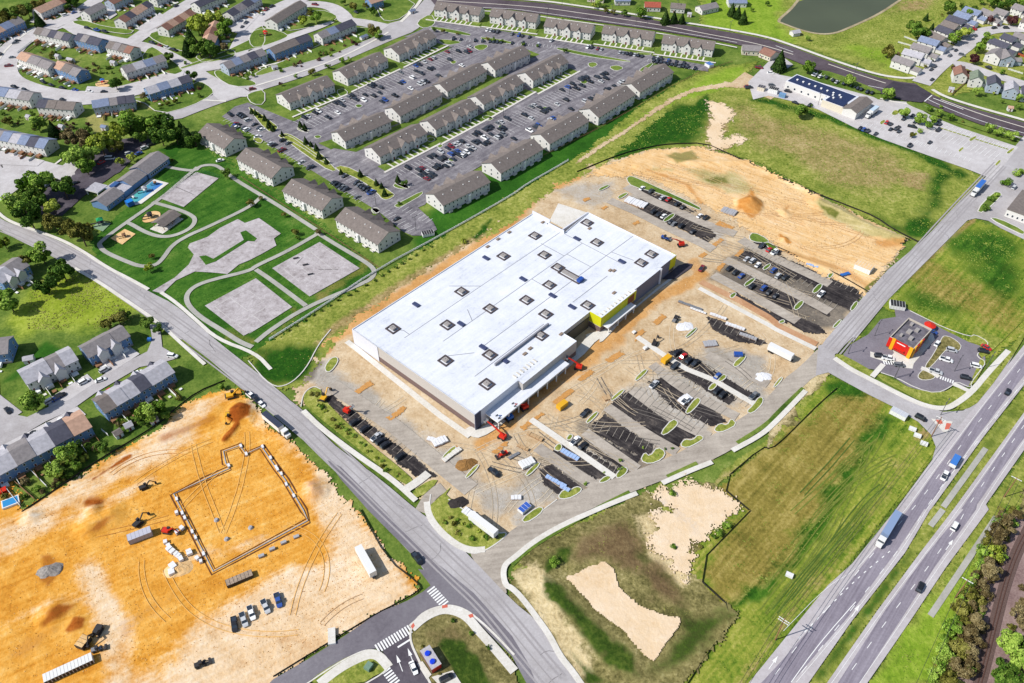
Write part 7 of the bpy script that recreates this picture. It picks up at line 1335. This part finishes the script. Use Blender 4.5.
# fences
def fence(nm, s, h, m, label, step=2.5, post=.12, rails=(.5, .95), rw=.08, z=.1, panel=None, pm=None):
    p = chaikin(W(s), 1, False); o = empty(nm, (*p[0], z), 0, label, 'fence'); x0, y0 = p[0]; P_ = MB(); Rr = MB()
    pts_ = []
    for a, b in zip(p[:-1], p[1:]):
        d = math.dist(a, b); n = max(1, round(d/step)); pts_ += [(a[0]+(b[0]-a[0])*i/n-x0, a[1]+(b[1]-a[1])*i/n-y0) for i in range(n)]
    pts_.append((p[-1][0]-x0, p[-1][1]-y0)); me = MB(); me.box(-post/2, post/2, -post/2, post/2, 0, h*1.05); me = me.mesh('post', m); big = MB()
    for i, (x, y) in enumerate(pts_):
        if i < 100: link('post', me, o, (x, y, 0))
        else: big.box(x-post/2, x+post/2, y-post/2, y+post/2, 0, h*1.05)
    if big.v: tag(big.build('post_run', m, o), kind='stuff')
    for r_ in rails:
        for a, b in zip(pts_[:-1], pts_[1:]): Rr.bar((*a, h*r_), (*b, h*r_), rw, rw*1.6)
    if panel:
        for a, b in zip(pts_[:-1], pts_[1:]): Rr.bar((*a, h*.5), (*b, h*.5), .05, h*.95)
    Rr.build('fabric' if panel else 'rail', pm or m, o); return o
fence('white_fence', '@1,1 55,682 250,560 480,405 760,255 1024,105 @2,1 60,60 175,-5 @2,0 225,645', 1.3, whm, 'long white post and rail fence between the apartments and the store', 2.5, .25, (.35, .65, .95), .14)
sf = plain('silt_fabric', C(40, 38, 34), .9); rp_ = lambda s, l: fence('silt_fence', s, .9, sf, l, 3, .1, (), .05, .1, True)
rp_('@2,0 260,690 430,620 560,588 640,578 770,575 850,610 1024,690 @3,1 60,38 200,100 330,150 430,190 500,240 600,290', 'black silt fence curving along the top of the sand yard'); rp_('@3,2 275,195 200,260 130,330 60,400 10,440 @2,2 1000,430 825,580 945,682', 'black silt fence round the upper corner of the south field'); rp_('@2,3 940,5 705,245 890,415 790,540 690,690', 'black silt fence along the right side of the basin')
rp_('@3,1 0,300 60,320 160,370 260,410 400,490', 'low black fence along the near edge of the sand yard'); rp_('@0,2 90,690 240,590 400,480 520,410 640,335 700,280 790,210 900,165', 'dark garden fence between the lower left gardens and the orange field'); rp_('@1,3 410,0 520,200 640,290 650,320 560,370 480,410 330,500 70,660', 'dark silt fence along the road side of the orange field')
fence('park_fence', '@0,0 0,670', 1, dkm, 'x') if False else None
fence('field_fence', '@1,0 1024,670 @2,0 100,640 400,490 700,310 880,250', 1.2, wood, 'thin brown fence across the grass strip above the store', 3, .12, (.5, .95), .08); fence('court_fence', '@0,1 640,112 785,5 880,35', 2.4, plain('green_mesh', C(30, 110, 60), .6), 'green mesh fence round the upper sports court', 3, .1, (.2, .5, .9), .06, .3)
fence('park_rail', '@1,1 -60,30 60,110 240,225 500,400', 1.0, wood, 'low fence between the park path and the apartment blocks', 3, .1, (.5, .95), .06); fence('red_fence', '#884,0,6.507 780,340 850,350 911,375', 1.4, plain('red_deck', C(176, 88, 52), .8), 'orange red deck fence right of the corner houses', 2, .2, (.2, .4, .6, .8, 1), .2)
for i, (a, l) in enumerate([('#884,0,6.507 90,280 180,305', 'white fence at the left of the lawn plots behind the first houses'), ('#884,0,6.507 130,245 210,275', 'white fence above the lawn plots behind the first houses'), ('#884,0,6.507 440,235 530,150 540,145', 'x'), ('#884,60,6.507 440,230 530,150', 'brown garden fence on the corner lawn'), ('#884,60,6.507 800,210 880,240', 'x'), ('#884,0,6.507 805,455 900,485', 'white fence between two lawn plots at the right edge'), ('#884,0,6.507 840,412 911,432', 'white fence above the lawn plots at the right edge')]):
    if l != 'x': fence('garden_fence', a, 1.2, whm if 'white' in l else wood, l, 2.5, .15, (.3, .6, .95), .12)
for i, s in enumerate(['@0,2 410,365 435,385', '@0,2 690,205 725,240', '@0,2 130,530 190,590', '@0,2 60,570 140,640', '@0,2 30,600 85,670', '@0,0 300,260 320,300', '@0,0 490,270 540,262', '@0,2 380,385 400,410', '@0,0 130,170 70,215', '@0,0 150,178 90,222']): fence('garden_fence', s, 1.4, wood if i % 2 else whm, f"short {'brown' if i % 2 else 'white'} fence, {ordn(i)} of the plot dividers of the left gardens", 2.2, .12, (.3, .6, .95), .14)
# poles, lamps and wires
def pole(px, py, h, label, arms=1, z=.1):
    x, y = at(px, py, z); o = empty('utility_pole', (x, y, z), R(-40), label, 'utility pole', 'utility poles'); mb = MB(); mb.tube((0, 0, 0), (0, 0, h), .22, .15, 8); mb.build('post', wood, o)
    mb = MB()
    for k in range(arms): mb.box(-1.8, 1.8, -.12, .12, h-.8-k*1.3, h-.6-k*1.3)
    mb.build('crossarm', whm, o); return (x, y, h)
p1 = pole(775, 640, 14, 'tall utility pole on the verge at the bottom of the highway', 2); p2 = pole(955, 598, 12, 'utility pole with white crossarm beside the railway belt'); p3 = pole(1004, 497, 12, 'utility pole at the upper end of the railway belt'); p4 = pole(931, 437, 12, 'utility pole beside the access road corner'); 
wmb = MB(); wire_m = plain('cable', (.03, .03, .03), .6)
for a, b, offs_ in [(p1, p4, (-1, 0, 1)), (p1, (at(700, 760)[0], at(700, 760)[1], 14), (-1, 0, 1)), (p2, p3, (-1, 1)), (p2, (at(900, 720)[0], at(900, 720)[1], 12), (-1, 1))]:
    for of in offs_:
        prev = None
        for i in range(13):
            t = i/12; q = (a[0]+(b[0]-a[0])*t+of, a[1]+(b[1]-a[1])*t-of*.6, a[2]*(1-t)+b[2]*t-.5-4*t*(1-t)*1.6)
            if prev: wmb.tube(prev, q, .07, .07, 4)
            prev = q
tag(wmb.build('power_cable', wire_m), 'dark overhead power cables running beside the highway', 'power cable')
lm = plain('lamp_metal', C(90, 90, 94), .5)
def lamps(where, s):
    for i, (px, py, k, _) in enumerate(sorted(parse(s))):
        x, y = at(px, py, .4); o = empty('street_lamp', (x, y, .4), AA, f'tall grey lamp post, {ordn(i)} from the left {where}', 'street lamp', f'lamp posts {where}'); mb = MB(); mb.tube((0, 0, 0), (0, 0, 8.5), .14, .1, 8); mb.build('pole', lm, o); mb = MB(); mb.bar((-1.3, 0, 8.5), (1.3, 0, 8.5), .1, .1); mb.box(-1.9, -1.0, -.2, .2, 8.4, 8.62); mb.box(1.0, 1.9, -.2, .2, 8.4, 8.62); mb.build('lamp_head', lm, o)
lamps('in the apartment car parks', '@1,0 785,235,0 635,290,0 410,385,0 990,470,0 @2,0 140,80,0 400,60,0 @1,1 480,140,0 640,240,0 @2,0 230,380,0'); lamps('along the top road', '@2,0 495,100,0 660,45,0 @3,0 345,300,0 200,420,0 @2,0 200,20,0 870,130,0'); lamps('round the restaurant', '#870,310,7.59 185,515,0 35,195,0 640,465,0 880,440,0'); lamps('along the access road', '@3,2 320,55,0 505,155,0 690,300,0')
# playgrounds
def play(px, py, label, c1, c2, s=1.0, nm='play_structure'):
    o = root(nm, px, py, 30, label, 'play structure', .42); o.scale = (s, s, s); part(o, 'deck', c1, (-1.2, 1.2, -1.2, 1.2, 1.3, 1.45)); part(o, 'post', dkm, *[(x-.08, x+.08, y-.08, y+.08, 0, 2.8) for x in (-1.1, 1.1) for y in (-1.1, 1.1)])
    mb = MB(); mb.v = [(-1.4, -1.4, 2.8), (1.4, -1.4, 2.8), (1.4, 1.4, 2.8), (-1.4, 1.4, 2.8), (0, 0, 3.8)]; mb.f = [(0, 1, 4), (1, 2, 4), (2, 3, 4), (3, 0, 4), (3, 2, 1, 0)]; mb.m = [0]*5; mb.build('roof', c2, o)
    mb = MB(); mb.bar((1.2, 0, 1.4), (3.6, 0, .2), .7, .1); mb.build('slide', c1, o); mb = MB(); mb.bar((-1.2, 0, 1.3), (-4, 0, 1.6), .8, .15); mb.box(-4.1, -3.9, -.5, .5, 0, 1.7); mb.build('bridge', dkm, o)
gm = plain('play_green', C(20, 150, 90), .5)
play(150.5, 217.5, 'dark climbing frame on the round sand playground', dkm, dkm, 1.0); play(101.5, 224.5, 'green roofed play structure on the pale green pad', dkm, gm, 1.2); play(124.5, 237, 'brown play frame on the square sand pad', wood, wood, .7); play(145.5, 191.5, 'white water play frame in the middle of the splash pad', whm, greyst, 1.0); play(155.5, 184.5, 'small dark water play frame at the right of the splash pad', dkm, wood, .6); play(134, 198.5, 'small pale water play frame at the left of the splash pad', whm, whm, .5)
play(103.5, 83.5, 'red and blue play structure on the small oval playground', redm, bluem, 1.0); play(266, 35.5, 'red play structure on the square playground of the lawn', redm, redm, 1.1)
o = root('swimming_pool', 11.2, 503, 30, 'small blue garden pool in the lower left corner plots', 'pool', .2); part(o, 'rim', whm, (-3, 3, -2, 2, 0, .9)); part(o, 'water', plain('pool_water', C(60, 150, 210), .1), (-2.6, 2.6, -1.6, 1.6, .905, .93))
skip_box(3, 492, 30, (3, 2.4, 1.4), redm, redm, 'red covered box above the small blue pool', 'box', 'storage_box'); skip_box(150, 340.5, 0, (1.6, 1.4, 1.4), bluem, bluem, 'small blue tank at the end of the cottage street', 'tank', 'water_tank')
for i, (px, py) in enumerate([(296, 258.5), (305.5, 265), (310.5, 274.5)]): o = root('bench', px, py, 20, f'dark bench, {ordn(i)} from the left on the sports court', 'bench', .42, 'benches on the sports court'); part(o, 'seat', dkm, (-1.4, 1.4, -.4, .4, .4, .5)); part(o, 'leg', dkm, (-1.3, -1.2, -.35, .35, 0, .398)); part(o, 'leg', dkm, (1.2, 1.3, -.35, .35, 0, .398))
o = root('picnic_shelter', 793, 37, 20, 'small white roofed shelter on the bank of the lake', 'shelter', .2); gable(o, 6, 5, 2.4, 1.2, sid_w, [rf_light], .4); part(o, 'picnic_table', wood, (7, 9, 1, 2, .6, .7)); 
# parasol and street sign details at the restaurant
o = root('parasol', 928.5, 328.5, 0, 'red parasol behind the restaurant', 'parasol', .5); mb = MB(); mb.tube((0, 0, 0), (0, 0, 2.6), .06, .06, 6); mb.build('pole', steel, o); mb = MB(); mb.tube((0, 0, 2.2), (0, 0, 3.1), 2.6, .1, 12); mb.build('canopy', redm, o)
# railway
for s in ['@3,3 822,700 850,600 882,470 925,300 975,160 1040,40', '@3,3 836,700 864,600 896,470 940,300 990,160 1055,40']: ribbon('rail', s, .22, plain('rusty_rail', C(96, 66, 56), .7), .75, .3)
ribbon('track_bed', '@3,3 829,700 857,600 889,470 932,300 982,160 1048,40', 3.6, plain('sleeper_bed', C(104, 84, 78), .95, .25, scale=2), .55, .3); ribbon('railway_ballast', '@3,3 845,720 880,600 915,470 950,300 990,180 1050,60', 16, ballast, .4)
sg = [(912, 430, 'first'), (917, 436.5, 'second'), (923.5, 444.5, 'third')]
for px, py, w_ in sg: skip_box(px, py, -30, (2.6, 1.6, 1.2), whm, whm, f'small white utility cabinet, {w_} of three down the slope by the access road corner', 'cabinet', 'utility_cabinet')
skip_box(789, 576, -30, (2.4, 1.6, 1.2), whm, whm, 'single white cabinet on the mown strip by the highway', 'cabinet', 'utility_cabinet')
cam = bpy.data.cameras.new('camera'); co = bpy.data.objects.new('camera', cam); col.objects.link(co)
co.location = (0, 0, CH); co.rotation_euler = (math.pi/2-TH, 0, 0)
cam.sensor_width = 36; cam.lens = CF/1024*36; cam.clip_end = 5000; cam.clip_start = 1
scene.camera = co
w = bpy.data.worlds.new('World'); scene.world = w; w.use_nodes = True; nt = w.node_tree
sky = nt.nodes.new('ShaderNodeTexSky'); sky.sky_type = 'NISHITA'; sky.sun_disc = False
sx, sy, el = -.95, -.31, R(44)
sky.sun_elevation = el; sky.sun_rotation = math.atan2(sx, sy)
nt.links.new(sky.outputs[0], nt.nodes['Background'].inputs[0]); nt.nodes['Background'].inputs[1].default_value = .115
sd = bpy.data.lights.new('sun', 'SUN'); sd.energy = 4.8; sd.angle = R(.5); sd.color = (1, .96, .9)
so = bpy.data.objects.new('sun', sd); col.objects.link(so)
d = Vector((sx*math.cos(el), sy*math.cos(el), math.sin(el))); so.rotation_euler = d.to_track_quat('Z', 'Y').to_euler()
vs = scene.view_settings; vs.view_transform = 'Standard'; vs.look = 'None'; vs.gamma = 1; vs.use_curve_mapping = False; vs.exposure = .15
